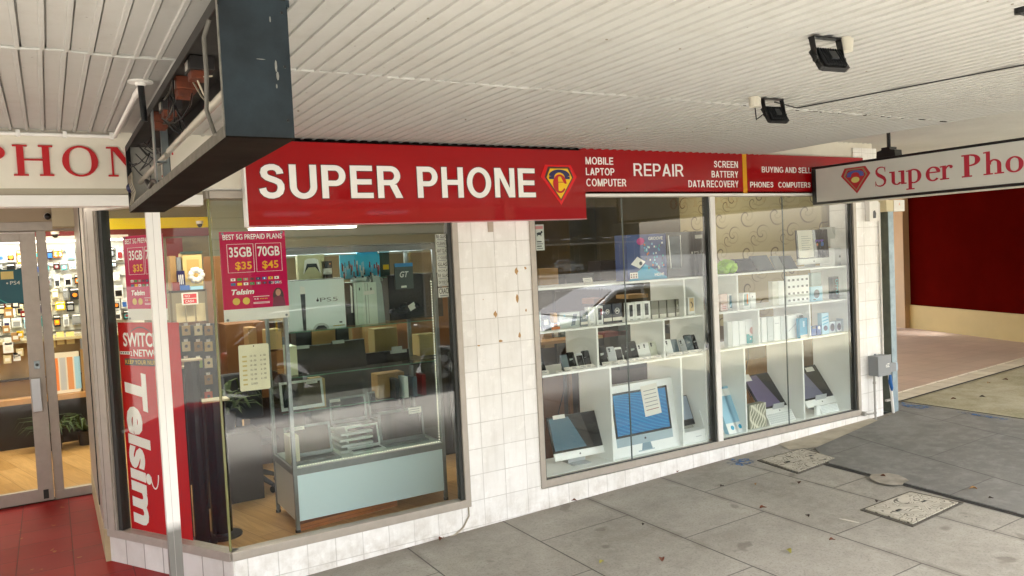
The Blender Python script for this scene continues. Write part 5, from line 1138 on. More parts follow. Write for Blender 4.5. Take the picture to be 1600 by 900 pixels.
for ci, px in enumerate((272, 291, 310, 326)):
    for ri, py in enumerate((515, 540, 566, 592, 618)):
        if (ci < 3 and ri > 2): continue
        p = at(px, py, 1.57); mb = MB(); c_ = [KRAFT, mat('pack tan', 'c9b07a', .6), mat('pack cream', 'd8cba0', .5)][(ci + ri) % 3]
        if ci == 3 and ri == 4: c_ = mat('pack orange', 'b8401a', .5)
        if ci == 2 and ri == 2: c_ = mat('pack lime', '7f9a2c', .5)
        mb.box(p.x - .03, 1.57, p.z - .045, p.x + .03, 1.585, p.z + .03, c_); mb.box(p.x - .015, 1.575, p.z + .03, p.x + .015, 1.58, p.z + .05, PAPER); mb.disc(Fr((0, 1.57, 0), (1, 0, 0), (0, 0, 1)), p.x, p.z - .005, .012, CHAR, .001); mb.cyl((p.x, 1.56, p.z + .045), (p.x, 1.60, p.z + .045), .002, ALUG, seg=6)
        tag(mb.build('accessory_pack'), f"{['tan','kraft','cream'][(ci+ri)%3] if c_.name not in ('pack orange','pack lime') else c_.name.split()[1]} accessory pack on the pegboard, {['first','second','third','fourth'][ci]} column from the banner, {['top','second','third','fourth','fifth'][ri]} from the top", 'accessory', 'packs hanging on the pegboard')
sh = thing('glass_cabinet', 'small glass cabinet with a no cash sign deep behind the chamfered window', 'cabinet', (-1.7, 3.0, .04)); yc = 3.0
p0, p1 = at(264, 455, yc), at(323, 455, yc)
mb = MB(); mb.box(p0.x, yc, p0.z - .02, p1.x, yc + .35, p0.z, mat('cabinet dark', '241c14', .4)); 
for q in (p0.x, p1.x - .02): mb.box(q, yc, 1.0, q + .02, yc + .02, p0.z, mat('cabinet post', '6e6248', .4, .3))
mb.box(p0.x, yc + .0, .04, p1.x, yc + .35, at(300, 503, yc).z, mat('cabinet brown', '5a3c22', .5)); mb.build('carcass', sh)
for i, (a, b) in enumerate(((276, 289), (291, 304), (307, 321))): pxbox(('left', 'middle', 'right')[i] + ' of three cream packets inside the small glass cabinet', a, b, 474, yc + .05, at(300, 503, yc).z, .04, mat('pack cream', 'd8cba0', .5), name='packet', cat='packet', group='cream packets in the glass cabinet')
t = thing('payment_sign', 'small red and white no cash sign taped to the glass cabinet', 'sign', (p0.x + .2, yc, p0.z - .1)); fr = Fr((0, yc - .01, 0), (1, 0, 0), (0, 0, 1)); q0, q1 = at(283, 458, yc), at(310, 475, yc)
mb = MB(); mb.rect(fr, q0.x, q1.z, q1.x, q0.z, PAPER, .002); h_ = q0.z - q1.z; w_ = q1.x - q0.x; mb.rect(fr, q0.x + w_ * .1, q1.z + h_ * .54, q1.x - w_ * .1, q0.z - h_ * .1, RED2, .0006, .002); mb.rect(fr, q0.x + w_ * .1, q1.z + h_ * .1, q1.x - w_ * .1, q1.z + h_ * .48, RED2, .0006, .002); mb.text('NO', fr, q0.x + w_ * .2, q0.x + w_ * .5, q1.z + h_ * .62, q1.z + h_ * .83, WLET, a=.0027); mb.text('CASH', fr, q0.x + w_ * .2, q0.x + w_ * .72, q1.z + h_ * .18, q1.z + h_ * .4, WLET, a=.0027); mb.build('card', t)
pxbox('tall cream cardboard carton with a dark lid on top of the glass cabinet', 285, 315, 395, yc + .1, p0.z, .25, mat('carton cream', 'd9bd7a', .6), lambda mb, fr, W, H: (mb.rect(fr, W * .2, H * .3, W * .85, H * .82, mat('carton line', 'c2a25c', .6), .001), mb.rect(fr, -W * .1, H * .97, W * 1.05, H * 1.04, mat('dk green', '24382c', .5), .01)))
pxbox('brown paper bag left of the cream carton', 265, 275, 400, yc + .12, p0.z, .2, KRAFT, name='paper_bag', cat='bag'); pxbox('dark red box on the glass cabinet', 270, 281, 441, yc + .04, p0.z, .15, DKRED); pxbox('blue box on the glass cabinet', 282, 297, 446, yc + .03, p0.z, .1, BLUE); pxbox('pale blue box on the glass cabinet', 298, 318, 447, yc + .03, p0.z, .1, LBLU)
pxbox('grey binder standing between the paper bag and the carton', 276, 283, 402, yc + .13, p0.z, .2, GREYM, name='binder', cat='binder'); pxbox('striped box on the glass cabinet shelf', 277, 289, 423, yc + .08, p0.z, .05, NAVY, lambda mb, fr, W, H: [mb.rect(fr, W * (.15 + .25 * i), H * .3, W * (.28 + .25 * i), H * .8, PAPER, .001) for i in range(3)])
mb = MB(); p = at(307, 430, yc); 
for k in range(9):
    a = k * .7; mb.blob((p.x + .05 * math.cos(a), yc + .02, p.z + .05 * math.sin(a)), .03, .02, .03, PAPER if k % 2 else WLET, .2, 8, 5)
tag(mb.build('paper_bag'), 'crumpled white plastic bag hanging in front of the cream carton', 'bag')
pxbox('wide brown panel leaning at the back of the shop behind the glass corner', 318, 372, 400, 3.4, .9, .03, BRWN, name='wooden_panel', cat='panel'); pxbox('dark red panel on the back wall behind the cabinet', 260, 285, 372, 6.4, 1.9, .03, DKRED, name='wall_panel', cat='panel')
pxbox('brown cardboard carton behind the hours card', 352, 415, 505, 2.6, .75, .4, mat('kraft brown', '7c5228', .7)); pxbox('dark shelf block behind the glass corner', 382, 455, 505, 2.9, .04, .3, mat('deep brown', '2a1a10', .6), name='cabinet', cat='cabinet')
for i, (a, b, c, m_) in enumerate(((388, 401, 512, KRAFT), (418, 440, 515, mat('kraft light', 'b5a06c', .7)), (419, 452, 548, mat('kraft brown', '7c5228', .7)))): pxbox(('small tan box beside the poster foot', 'pale tan box left of the showcase post', 'brown box behind the showcase post')[i], a, b, c, 2.2, at(a, c + 32, 2.2).z, .2, m_)
# office chair
oc = thing('office_chair', 'dark grey office chair with five spoke base behind the left window', 'chair', (-1.55, 2.3, .04)); c = Vector((-1.56, 2.1, .04)); DG = mat('chair grey', '2d3033', .5)
mb = MB()
for k in range(5):
    a = k * 2 * PI / 5 + .3; d = Vector((math.cos(a), math.sin(a), 0)); mb.tube([c + Vector((0, 0, .13)), c + d * .16 + Vector((0, 0, .12)), c + d * .29 + Vector((0, 0, .065))], [.03, .026, .016], DG, 8)
mb.build('base', oc)
for k in range(5):
    a = k * 2 * PI / 5 + .3; d = Vector((math.cos(a), math.sin(a), 0)); q = c + d * .29; s_ = Vector((-d.y, d.x, 0)) * .02; mb = MB(); mb.cyl(q + s_ + Vector((0, 0, .03)), q - s_ + Vector((0, 0, .03)), .029, BLK); mb.build('castor', oc)
mb = MB(); mb.cyl(c + Vector((0, 0, .12)), c + Vector((0, 0, .42)), .028, BLK); mb.build('gas_lift', oc)
mb = MB(); mb.box(c.x - .24, c.y - .24, .46, c.x + .24, c.y + .24, .53, DG); mb.build('seat', oc, bevel=.03); mb = MB(); mb.box(c.x - .22, c.y + .22, .62, c.x + .22, c.y + .28, 1.05, DG); mb.box(c.x - .03, c.y + .22, .5, c.x + .03, c.y + .26, .64, BLK); mb.build('backrest', oc, bevel=.02)

# ------------------------------------------------------------------ right window: white shelving and goods
def unit(x0, x1, v12, v23, v3b, label):
    t = thing('shelving_unit', label, 'shelving', ((x0 + x1) / 2, .25, .262)); yf, yb = .062, .50
    for z_, nm in ((.262, 'bottom_board'), (1.038, 'shelf'), (1.376, 'shelf'), (1.712, 'shelf')):
        mb = MB(); mb.box(x0, yf, z_ - .0 if z_ > .3 else .245, x1, yb, z_ + .016 if z_ > .3 else .266, WPLA); mb.build(nm, t)
    for qs, a, b in ((v12, 1.392, 1.712), (v23, 1.054, 1.376), (v3b, .266, 1.038)):
        for q in qs: mb = MB(); mb.box(q - .009, yf + .001, a, q + .009, yb, b, WPLA); mb.build('divider', t)
    for q in (x0, x1 - .016): mb = MB(); mb.box(q, yf + .002, .266, q + .016, yb, 1.728, WPLA); mb.build('side_panel', t)
    return t
unit(.222, 1.99, (1.765,), (.808, 1.515), (.925, 1.692), 'white shelving unit in the left half of the right window')
unit(2.10, 3.975, (2.41,), (2.673, 3.383), (2.467, 3.262), 'white shelving unit in the right half of the right window')
Z1, Z2, Z3, Z4 = 1.728, 1.392, 1.054, .268
def dec_window(mb, fr, W, H, c=CHAR): mb.rect(fr, W * .25, H * .25, W * .75, H * .88, c, .001); mb.rect(fr, W * .3, H * .06, W * .7, H * .1, GREYM, .001)
def dec_m(mb, fr, W, H): mb.ring(fr, W * .5, H * .62, W * .25, W * .04, WLET, .001); mb.text('M', fr, W * .36, W * .64, H * .56, H * .69, WLET, bold=.03); mb.rect(fr, 0, H * .12, W, H * .30, PAPER, .001)
def dec_label(mb, fr, W, H): mb.rect(fr, W * .05, H * .0, W * .95, H * .22, PAPER, .001)
# top shelf
def proj_(mb, fr, W, H):
    mb.prism(fr, [(0, 0), (W * .45, H * .35), (W, H * .05), (W, 0)], 0, .0008, CYAN); mb.prism(fr, [(W * .08, H * .36), (W * .3, H * .26), (W * .45, H * .40), (W * .25, H * .52)], .001, .002, WLET); mb.disc(fr, W * .33, H * .37, W * .04, CHAR, .001, .002)
    mb.text('GROOVE', fr, W * .55, W * .92, H * .87, H * .94, WLET, bold=.01); mb.text('HDMI', fr, W * .68, W * .92, H * .08, H * .14, WLET, bold=.02); mb.disc(fr, W * .35, H * .85, W * .10, mat('print magenta', 'c02880', .4), .0006, ry=H * .08)
    for i in range(46): x, y = .42 + random.random() * .5, .2 + random.random() * .6; mb.rect(fr, W * x, H * y, W * (x + .03), H * (y + .04), random.choice([WLET, CYAN, LBLU, CHAR, TEAL, ORNG]), .0006 + .00004 * i)
    mb.rect(fr, W * .05, H * .05, W * .25, H * .18, PAPER, .001); [mb.rect(fr, W * (.07 + .06 * (i % 3)), H * (.07 + .05 * (i // 3)), W * (.10 + .06 * (i % 3)), H * (.10 + .05 * (i // 3)), DKRED if i % 2 else CHAR, .0005, .001) for i in range(6)]
pxbox('deep blue projector box covered in small pictures on the top shelf', 979, 1040, 366, .12, Z1, .16, mat('deep blue carton', '1c3a78', .3), proj_)
def ps5b(mb, fr, W, H):
    mb.text('PS5', fr, W * .68, W * .88, H * .50, H * .56, WLET, bold=-.01); mb.disc(fr, W * .63, H * .53, W * .02, WLET, .001); mb.rect(fr, W * .72, H * .84, W * .9, H * .92, PAPER, .001)
    for s_ in (0, 1): mb.prism(fr, [(W * (.08 + .27 * s_), H * .22), (W * (.10 + .25 * s_), H * .22), (W * (.05 + .29 * s_) + .008, H * .93), (W * (.04 + .30 * s_), H * .93)], 0, .001, WLET)
    mb.prism(fr, [(W * .11, H * .20), (W * .32, H * .20), (W * .33, H * .9), (W * .08, H * .9)], 0, .0007, mat('print slate', '3a4650', .3))
pxbox('large black console box printed PS5 on the top shelf', 1041, 1103, 362, .12, Z1, .20, mat('console black', '14181a', .18), ps5b)
carton('low white carton on the top shelf by the mullion', 1.84, 1.98, Z1, 1.80, .2, .2, WBOX)
mb = MB(); mb.M = place(at(912, 424, .12).x, 0, .12, Z1 + .004, 18); mb.box(0, 0, 0, .09, .002, .052, PAPER); [mb.box(.01, -.001, .012 + .012 * i, .075, 0, .015 + .012 * i, GREYM) for i in range(3)]; tag(mb.build('price_card'), 'small white price card leaning on the left end of the top shelf', 'price card')
# second row, left half
def row(items, y, zb, dep=.05):
    for it in items: pxbox(it[0], it[1], it[2], it[3], y, zb, it[6] if len(it) > 6 else dep, it[4], it[5] if len(it) > 5 else None)
GB = mat('phone box grey', '6f7a80', .4); NV = mat('phone box navy', '131c30', .35); CLR = mat('smoke box', '79786a', .3)
row([('tall pale green box at the left end of the second shelf', 837, 845, 488, mat('pale green box', 'a9bdb2', .4), dec_label), ('black wedge shaped box with a white hanging tag', 849, 861, 502, BLK, lambda mb, fr, W, H: mb.rect(fr, W * .1, H * .6, W * .7, H * 1.2, PAPER, .001)),
     ('orange and white box low on the second shelf', 862, 875, 504, WBOX, lambda mb, fr, W, H: (mb.rect(fr, 0, 0, W, H * .4, ORNG, .001), mb.rect(fr, W * .2, H * .6, W * .7, H * .75, ORNG, .001))),
     ('small orange box behind the orange and white box', 865, 871, 489, mat('pale orange', 'd8a868', .5), None),
     ('grey phone box with a round emblem beside the tablet box', 907, 918, 486, GB, dec_m), ('white phone box with a silver phone picture left of the red one', 919, 930, 480, WBOX, lambda *a: dec_window(*a, c=SILV)), ('white phone box with a black and red picture', 932, 942, 478, WBOX, lambda mb, fr, W, H: (dec_window(mb, fr, W, H), mb.rect(fr, W * .6, H * .5, W * .9, H * .85, DKRED, .001, .001))),
     ('left of two navy phone boxes with a round emblem', 943, 955.5, 475.5, NV, dec_m), ('right of two navy phone boxes with a round emblem', 957, 971.5, 474, NV, dec_m),
     ('first of three white phone boxes right of the glass joint', 981, 991, 473, WBOX, dec_window), ('second of three white phone boxes right of the glass joint', 992, 1003.5, 471.5, WBOX, dec_window), ('third of three white phone boxes right of the glass joint', 1004.5, 1016, 470.5, WBOX, dec_window),
     ('first smoke grey phone box right of the white ones', 1018, 1028.5, 470, CLR, dec_label), ('second smoke grey phone box right of the white ones', 1030, 1041, 469, CLR, dec_label), ('third smoke grey phone box right of the white ones', 1043, 1054.5, 468, CLR, dec_label),
     ('smoke grey phone box printed S10', 1056, 1068, 467, CLR, lambda mb, fr, W, H: (mb.text('S10', fr, W * .15, W * .85, H * .45, H * .68, WLET), dec_label(mb, fr, W, H))),
     ('white phone box with a golden swirl picture', 1075, 1085.5, 464.5, WBOX, lambda mb, fr, W, H: (mb.rect(fr, W * .2, H * .2, W * .85, H * .95, mat('print pale gold', 'd9c08a', .4), .001), mb.ring(fr, W * .3, H * .55, W * .4, W * .12, CHAR, .0006, .001, t0=-1, t1=1.3))),
     ('white phone box with a red orange swirl picture', 1091, 1102, 463.5, WBOX, lambda mb, fr, W, H: (mb.rect(fr, W * .15, H * .2, W * .85, H * .95, mat('print scarlet', 'c8321a', .4), .001), mb.ring(fr, W * .3, H * .5, W * .45, W * .12, ORNG, .0006, .001, t0=-1, t1=1.3)))], .13, Z2)
def tabl(mb, fr, W, H): mb.prism(fr, [(W * .55, H * .1), (W * .75, H * .15), (W * .88, H * .85), (W * .68, H * .88)], 0, .001, mat('print slate2', '5c6a74', .3)); mb.rect(fr, W * .12, H * .6, W * .4, H * .64, GREYM, .001); mb.disc(fr, W * .25, H * .8, W * .05, LBLU, .001)
pxbox('wide pale tablet box with a tilted tablet picture on the second shelf', 874, 906, 488, .14, Z2, .05, mat('tablet carton', 'c3ccc8', .4), tabl)
pxbox('brown carton far behind the second shelf', 928, 945, 466, 1.2, Z2 + .08, .2, mat('kraft brown', '7c5228', .7)); pxbox('long brown carton behind the white phone boxes', 982, 1013, 460, 1.2, Z2 + .1, .2, KRAFT)
# phones on stands, third row
def phone(label, px, py, w, lean, m, scr, y=.13, zb=Z3, card=True, yaw=-6):
    p = at(px, py, y); h = w * 2.02; t = thing('mobile_phone', label, 'phone', (p.x, y, zb)); M = place(p.x, 0, y, zb + .003, lean, yaw)
    mb = MB(); mb.M = M; mb.prism(Fr((0, 0, 0), (1, 0, 0), (0, 0, 1)), [(w * .1, 0), (w * .9, 0), (w, h * .05), (w, h * .95), (w * .9, h), (w * .1, h), (0, h * .95), (0, h * .05)], -.008, 0, m); mb.build('body', t)
    mb = MB(); mb.M = M; fr = Fr((0, 0, 0), (1, 0, 0), (0, 0, 1))
    if scr == 'back': mb.disc(fr, w * .3, h * .86, w * .13, CHAR, .003); mb.disc(fr, w * .3, h * .74, w * .1, CHAR, .003); mb.disc(fr, w * .6, h * .8, w * .05, WLET, .003); mb.build('camera', t)
    else: mb.rect(fr, w * .05, h * .06 if scr != 'home' else h * .14, w * .95, h * .95 if scr != 'home' else h * .86, SCRN if scr != 'lit' else mat('pale screen', '6e7c82', .1), .001); mb.build('screen', t)
    mb = MB(); mb.prism(Fr((p.x + w * .3, y + .005, zb), (0, 1, 0), (0, 0, 1)), [(0, 0), (.05, 0), (.045, .004), (.028, h * .6), (.022, h * .6), (.03, .006)], 0, w * .4, mat('clear stand', 'a8b0ac', .2)); mb.build('stand', t)
    if card:
        mb = MB(); mb.M = place(p.x - .005, 0, y - .035, zb + .002, 25, yaw); mb.box(0, 0, 0, w * 1.05, .0015, .032, PAPER); mb.box(w * .1, -.0008, .012, w * .8, 0, .016, GREYM); mb.box(w * .1, -.0008, .021, w * .6, 0, .024, GREYM); mb.build('price_card', t)
PHN = [('black phone at the far left of the third shelf', 841, 572, .075, 30, BLK, 's'), ('grey rimmed phone with a pale face, second on the third shelf', 879, 566, .066, 22, CHAR, 'lit'), ('wide black phone right of the pale faced one', 890, 563, .072, 25, BLK, 's'), ('white faced phone left of the green black phone', 903.5, 561, .062, 22, SILV, 'home'), ('dark green black phone at the right of the first bay', 913, 558, .070, 22, mat('phone green', '27302c', .2), 's'),
       ('large black phone at the left of the second bay', 938, 556, .082, 24, BLK, 's'), ('silver phone showing its cameras in the second bay', 952.5, 553, .072, 20, SILV, 'back'), ('white phone with a black square screen in the second bay', 964, 551, .066, 18, WPLA, 'home'), ('black phone showing its cameras in the second bay', 977, 549, .076, 22, BLK, 'back'), ('wide black phone right of the glass joint', 986, 547, .085, 22, BLK, 's'),
       ('white phone back left of centre in the second bay', 999, 543, .068, 20, WPLA, 'back'), ('white phone leaning near the divider in the second bay', 1007, 541, .070, 20, WPLA, 'back'), ('cream phone leaning against the divider of the second bay', 1018, 540, .072, 20, mat('phone cream', 'd8dcc8', .25), 'back'),
       ('white phone at the left of the third bay', 1042, 534, .072, 20, WPLA, 'back'), ('grey phone with pale face in the third bay', 1052, 532, .07, 20, GREYM, 'lit'), ('silver phone in the middle of the third bay', 1065, 530, .066, 24, SILV, 'back'), ('dark grey phone in the third bay', 1074, 527, .082, 22, CHAR, 'lit'), ('black phone second from the mullion', 1084, 525, .08, 22, BLK, 's'), ('small black phone next to the mullion', 1096, 524, .072, 30, CHAR, 's')]
for a in PHN: phone(*a)
for i, (px, py) in enumerate(((870, 584), (885, 581), (905, 578), (925, 575), (945, 573), (960, 571), (978, 568), (1000, 565), (1020, 561), (1050, 553), (1070, 551), (1090, 548))):
    mb = MB(); p = at(px, py, .075); mb.M = place(p.x, 0, .072, Z3 + .001, 55); mb.box(0, 0, 0, .055, .0015, .03, PAPER); mb.box(.008, -.0008, .010, .045, 0, .014, GREYM); tag(mb.build('price_card'), f"white price card at the front edge of the phone shelf, {['first','second','third','fourth','fifth','sixth','seventh','eighth','ninth','tenth','eleventh','last'][i]} from the left", 'price card', 'price cards along the phone shelf')
# bottom row, left half
NOTE = lambda a, b, c, d: (lambda mb, fr, W, H: mb.rect(fr, W * a, H * b, W * c, H * d, PAPER, .001, .004))
SHB = mat('sheen blue grey', '426678', .08); SHP = mat('sheen mauve', '6a6080', .08)
imac('silver all in one computer with a painted blue grey sheen in the first bottom bay', at(868, 715, .2).x, at(943, 700, .2).x, .20, Z4, 20, chin=WPLA, face=BLKG, sheen=SHB, note=NOTE(.12, .93, .36, 1.02), lift=.055, yaw=-3)
def imbox(mb, fr, W, H):
    dk = mat('print black', '17181a', .25); mb.prism(fr, [(W * .06, H * .27), (W * .90, H * .27), (W * .90, H * .90), (W * .06, H * .90)], 0, .001, dk); mb.rect(fr, W * .09, H * .30, W * .87, H * .87, mat('lit wave blue', '1378b8', .2), .0006, .001)
    for i in range(34):
        y0 = .86 - i * .0165; pts = []
        for k in range(13):
            t = k / 12; pts.append((W * (.10 + .76 * t), H * max(.305, min(.865, y0 + .10 * math.sin(t * 2.6 + i * .12) - .16 * t))))
        mb.ribbon(fr, pts, [(x, y - H * .0035) for x, y in pts], [mat('wave cyan', '49b8e0', .2), mat('wave deep', '0d4a86', .2)][i % 2], .0016, .0019 + i * .00002)
    mb.prism(fr, [(W * .06, H * .145), (W * .90, H * .145), (W * .90, H * .27), (W * .06, H * .27)], 0, .001, mat('print silver', 'a2b6c0', .3)); apple(mb, fr, W * .48, H * .21, W * .03, CHAR, .001)
    mb.prism(fr, [(W * .41, H * .05), (W * .57, H * .05), (W * .55, H * .145), (W * .43, H * .145)], 0, .001, mat('print steel', '7f98a6', .3)); mb.rect(fr, W * .36, H * .035, W * .60, H * .05, mat('print silver', 'a2b6c0', .3), .001)
    fr2 = Fr(fr.p(W * .52, H * .50, .003), fr.u + fr.v * .06, fr.v - fr.u * .06); mb.rect(fr2, 0, 0, W * .25, H * .44, PAPER, .001)
    for k in range(6): mb.rect(fr2, W * .03, H * (.08 + .055 * k), W * .22, H * (.09 + .055 * k), GREYM if k else DKRED, .0005, .001)
x0 = at(960, 717, .10).x; x1 = at(1064, 700, .10).x
carton('large white computer box with a bright blue screen picture in the middle bottom bay', x0, x1, Z4, .862, .10, .20, WBOX, imbox, lean=8)
imac('black framed pale grey screen leaning behind the white carton in the third bottom bay', 1.752, 1.962, .20, Z4 + .13, 22, chin=BLK, face=mat('pale grey screen', '9aa6b4', .12), foot=False, lift=0, name='monitor', full_h=.27)
pxbox('white flat carton lying at the front of the third bottom bay', 1070, 1113, 672, .09, Z4, .12, WBOX, lambda mb, fr, W, H: mb.rect(fr, W * .4, H * .45, W * .6, H * .52, SILV, .001))
pxbox('folded grey leaflet left of the leaning grey screen', 1070, 1084, 652, .2, Z4 + .10, .01, mat('leaflet', '9a9a90', .6), lean=30, name='leaflet', cat='leaflet'); pxbox('white document holder leaning by the mullion', 1099, 1111, 640, .10, Z4 + .125, .01, WBOX, lambda mb, fr, W, H: [mb.rect(fr, W * .1, H * (.2 + .2 * i), W * .7, H * (.23 + .2 * i), GREYM, .001) for i in range(3)], lean=20, name='document', cat='document')
# right half: top
laptopg = mat('satin grey', '4d5356', .3, .3)
def board(label, px0, px1, pyt, y, zb, m, lean, yaw=0, dep=.02, **k): return pxbox(label, px0, px1, pyt, y, zb, dep, m, lean=lean, yaw=yaw, **k)
board('black laptop leaning at the left of the top right shelf', 1152, 1186, 399, .16, Z1, BLK, 36, name='laptop', cat='laptop', decor=lambda mb, fr, W, H: mb.rect(fr, W * .05, H * .08, W * .95, H * .94, mat('lap screen grey', '232a2c', .08), .001))
board('grey laptop leaning second on the top right shelf', 1184, 1211, 394, .16, Z1, laptopg, 34, name='laptop', cat='laptop', decor=lambda mb, fr, W, H: mb.rect(fr, W * .05, H * .08, W * .95, H * .94, mat('lap screen pale', '5a6468', .08), .001))
board('pale grey laptop leaning just left of the glass joint', 1214, 1226, 396, .16, Z1, mat('pale satin', '8b918e', .3), 30, name='laptop', cat='laptop'); board('dark laptop with a sloping edge left of the white computer', 1228, 1247, 395, .17, Z1, mat('satin slate', '3a4347', .3), 34, name='laptop', cat='laptop')
def paper_half(mb, fr, W, H):
    mb.rect(fr, W * .03, H * .20, W * .50, H * .99, PAPER, .001, .004)
    for k in range(7): mb.rect(fr, W * .14, H * (.42 + .065 * k), W * (.36 + .04 * (k % 3)), H * (.43 + .065 * k), GREYM, .0005, .005)
def neon(mb, fr, W, H):
    for i in range(9): x = .58 + .03 * i; mb.rect(fr, W * x, H * (.62 + .02 * (i % 3)), W * (x + .018), H * .70, mat('screen violet', '6a3ac0', .4), .0006, .003)
    mb.disc(fr, W * .64, H * .56, W * .03, mat('screen orange', 'd07040', .4), .0006, .003); mb.disc(fr, W * .80, H * .57, W * .05, BLUE, .0006, .003)
imac('white all in one computer half covered by paper on the top right shelf', at(1247, 405, .2).x, at(1296, 402, .2).x, .20, Z1, 3, chin=WPLA, face=SCRN, note=paper_half, glow=neon, lift=.03, full_h=.345)
pxbox('white carton with a small black emblem at the right end of the top shelf', 1304, 1320, 387, .18, Z1, .18, WBOX, lambda mb, fr, W, H: apple(mb, fr, W * .5, H * .5, W * .16, BLK)); p = at(1304, 385, .22)
mb = MB(); mb.prism(Fr((p.x, .24, p.z), (1, 0, 0), (0, 0, 1)), [(.08, 0), (.20, 0), (.10, .20), (-.02, .20)], -.14, 0, mat('white wedge', 'd9dcd6', .4)); tag(mb.build('monitor_box'), 'white slanted carton balanced on the small emblem carton', 'box')
mb = MB(); p = at(1138, 428, .2)
for k in range(30):
    a = random.uniform(0, 6.28); r = random.random() ** .5; mb.blob((p.x + .11 * r * math.cos(a), .22 + .06 * r * math.sin(a), Z1 + .02 + .08 * (1 - r * r)), .05, .04, .035, mat('hi vis lime', 'a8e010', .6, noise=(40, .2)), .08, 10, 6)
tag(mb.build('reflection_heap'), 'lime heap standing in for a mirrored figure at the left of the top right shelf', 'reflection_stand_in')  # heap added in place of a mirrored figure in lime
# second row right
row([('pale pink phone box with small hearts by the mullion', 1126, 1136.5, 459.5, mat('pale pink box', 'd9c0b8', .4), lambda mb, fr, W, H: [mb.disc(fr, W * (.3 + .2 * (i % 3)), H * (.15 + .12 * (i // 3)), W * .08, mat('print salmon', 'c07a70', .4), .001) for i in range(7)]), ('white phone box with a blue wave picture', 1138, 1148, 459, WBOX, lambda mb, fr, W, H: (mb.rect(fr, W * .15, H * .15, W * .85, H * .92, mat('print teal blue', '2f6f84', .3), .001), mb.ring(fr, W * .8, H * .2, W * .6, W * .2, LBLU, .0005, .001, t0=1.5, t1=3.1))),
     ('white phone box with an orange stripe picture right of the divider', 1161, 1171, 457.5, WBOX, lambda mb, fr, W, H: (mb.rect(fr, W * .15, H * .2, W * .85, H * .92, mat('print sage', '7f9c94', .4), .001), mb.rect(fr, W * .6, H * .3, W * .78, H * .9, ORNG, .0006, .001))), ('plain white phone box with small icons', 1172.5, 1181, 457.5, WBOX, lambda mb, fr, W, H: mb.disc(fr, W * .4, H * .75, W * .1, GREYM, .001)),
     ('narrow tall white carton left of the earphone sheet', 1207, 1216, 439.5, mat('white ivory', 'dddcd0', .45), None), ('tall white carton next to the glass joint', 1216.5, 1225, 439, WBOX, None)], .13, Z2)
def pods(mb, fr, W, H):
    for r in range(4):
        for c in range(5):
            u, v = W * (.10 + .2 * c), H * (.14 + .24 * r); mb.rect(fr, u - W * .05, v - H * .045, u + W * .05, v + H * .03, mat('print pearl', 'a9aaa4', .4), .0008); mb.disc(fr, u - W * .02, v - H * .005, W * .03, GREYM, .0006, .0009); mb.rect(fr, u + W * .01, v - H * .05, u + W * .03, v + H * .02, CHAR, .0006, .0009)
pxbox('large white sheet printed with a grid of twenty small earphone cases', 1229, 1264, 430.5, .12, Z2, .03, WBOX, pods); 
pxbox('light blue box with a dark cloud picture on the second shelf', 1267, 1285, 447.5, .12, Z2, .03, LBLU, lambda mb, fr, W, H: (mb.disc(fr, W * .5, H * .5, W * .25, mat('print slate', '3a4650', .3), .001), mb.rect(fr, W * .2, H * .1, W * .4, H * .16, CHAR, .001)))
pxbox('clear plastic box standing behind the light blue box', 1268, 1283, 426, .22, Z2, .04, mat('clear pack', 'b9c8c4', .2)); pxbox('dark box printed vertically in turquoise letters', 1301, 1318, 432, .16, Z2, .05, mat('dark glass box', '44524e', .15), lambda mb, fr, W, H: (mb.text('OPPO', fr, W * .25, W * .52, H * .2, H * .9, TEAL, bold=.01, turn=1), mb.rect(fr, W * .6, H * .05, W * 1.1, H * .16, PAPER, .001)))
# third row right
row([('first white tablet box on the third right shelf, standing behind', 1137, 1144, 502, mat('white grey', 'cdd0c8', .4), None), ('second tall white tablet box on the third right shelf', 1144.5, 1154, 501.5, WBOX, None), ('third tall white tablet box on the third right shelf', 1155, 1164.5, 501, WBOX, None),
     ('white box with a turquoise underwater picture', 1165, 1184.5, 498.5, WBOX, lambda mb, fr, W, H: (mb.rect(fr, W * .03, H * .05, W * .97, H * .42, TEAL, .001), mb.disc(fr, W * .5, H * .45, W * .28, WLET, .0006, .001, ry=H * .12), mb.disc(fr, W * .5, H * .55, W * .2, mat('print coral', 'd8a8a0', .4), .0006, .0017), mb.disc(fr, W * .35, H * .22, W * .05, WLET, .0006, .001))),
     ('first white carton right of the divider on the third right shelf', 1190, 1198, 496, WBOX, None), ('second white carton right of the divider on the third right shelf', 1199, 1208, 495, mat('white cool', 'd5dcda', .4), lambda mb, fr, W, H: mb.rect(fr, W * .3, H * .2, W * .8, H * .23, SILV, .001)), ('third white carton right of the divider on the third right shelf', 1209, 1219, 494.5, WBOX, lambda mb, fr, W, H: mb.rect(fr, W * .2, H * .7, W * .8, H * .73, SILV, .001)),
     ('white carton just left of the glass joint on the third right shelf', 1220, 1228, 494, mat('white cool', 'd5dcda', .4), None), ('wide white carton right of the glass joint on the third right shelf', 1230, 1245, 492.5, WBOX, lambda mb, fr, W, H: mb.prism(fr, [(W * .1, H * .3), (W * .9, H * .6), (W * .9, H * .64), (W * .1, H * .34)], 0, .001, SILV)),
     ('dark green box with a white border', 1247, 1262, 490, WBOX, lambda mb, fr, W, H: mb.rect(fr, W * .1, H * .12, W * .9, H * .95, mat('print forest', '4a6a5c', .4), .001))], .14, Z3)
pxbox('turquoise phone box in front of the dark green box', 1249.5, 1262, 497, .09, Z3, .04, CYAN, lambda mb, fr, W, H: (mb.rect(fr, W * .05, 0, W * .95, H * .15, PAPER, .001), mb.rect(fr, W * .4, H * .55, W * .6, H * .85, LBLU, .001)))
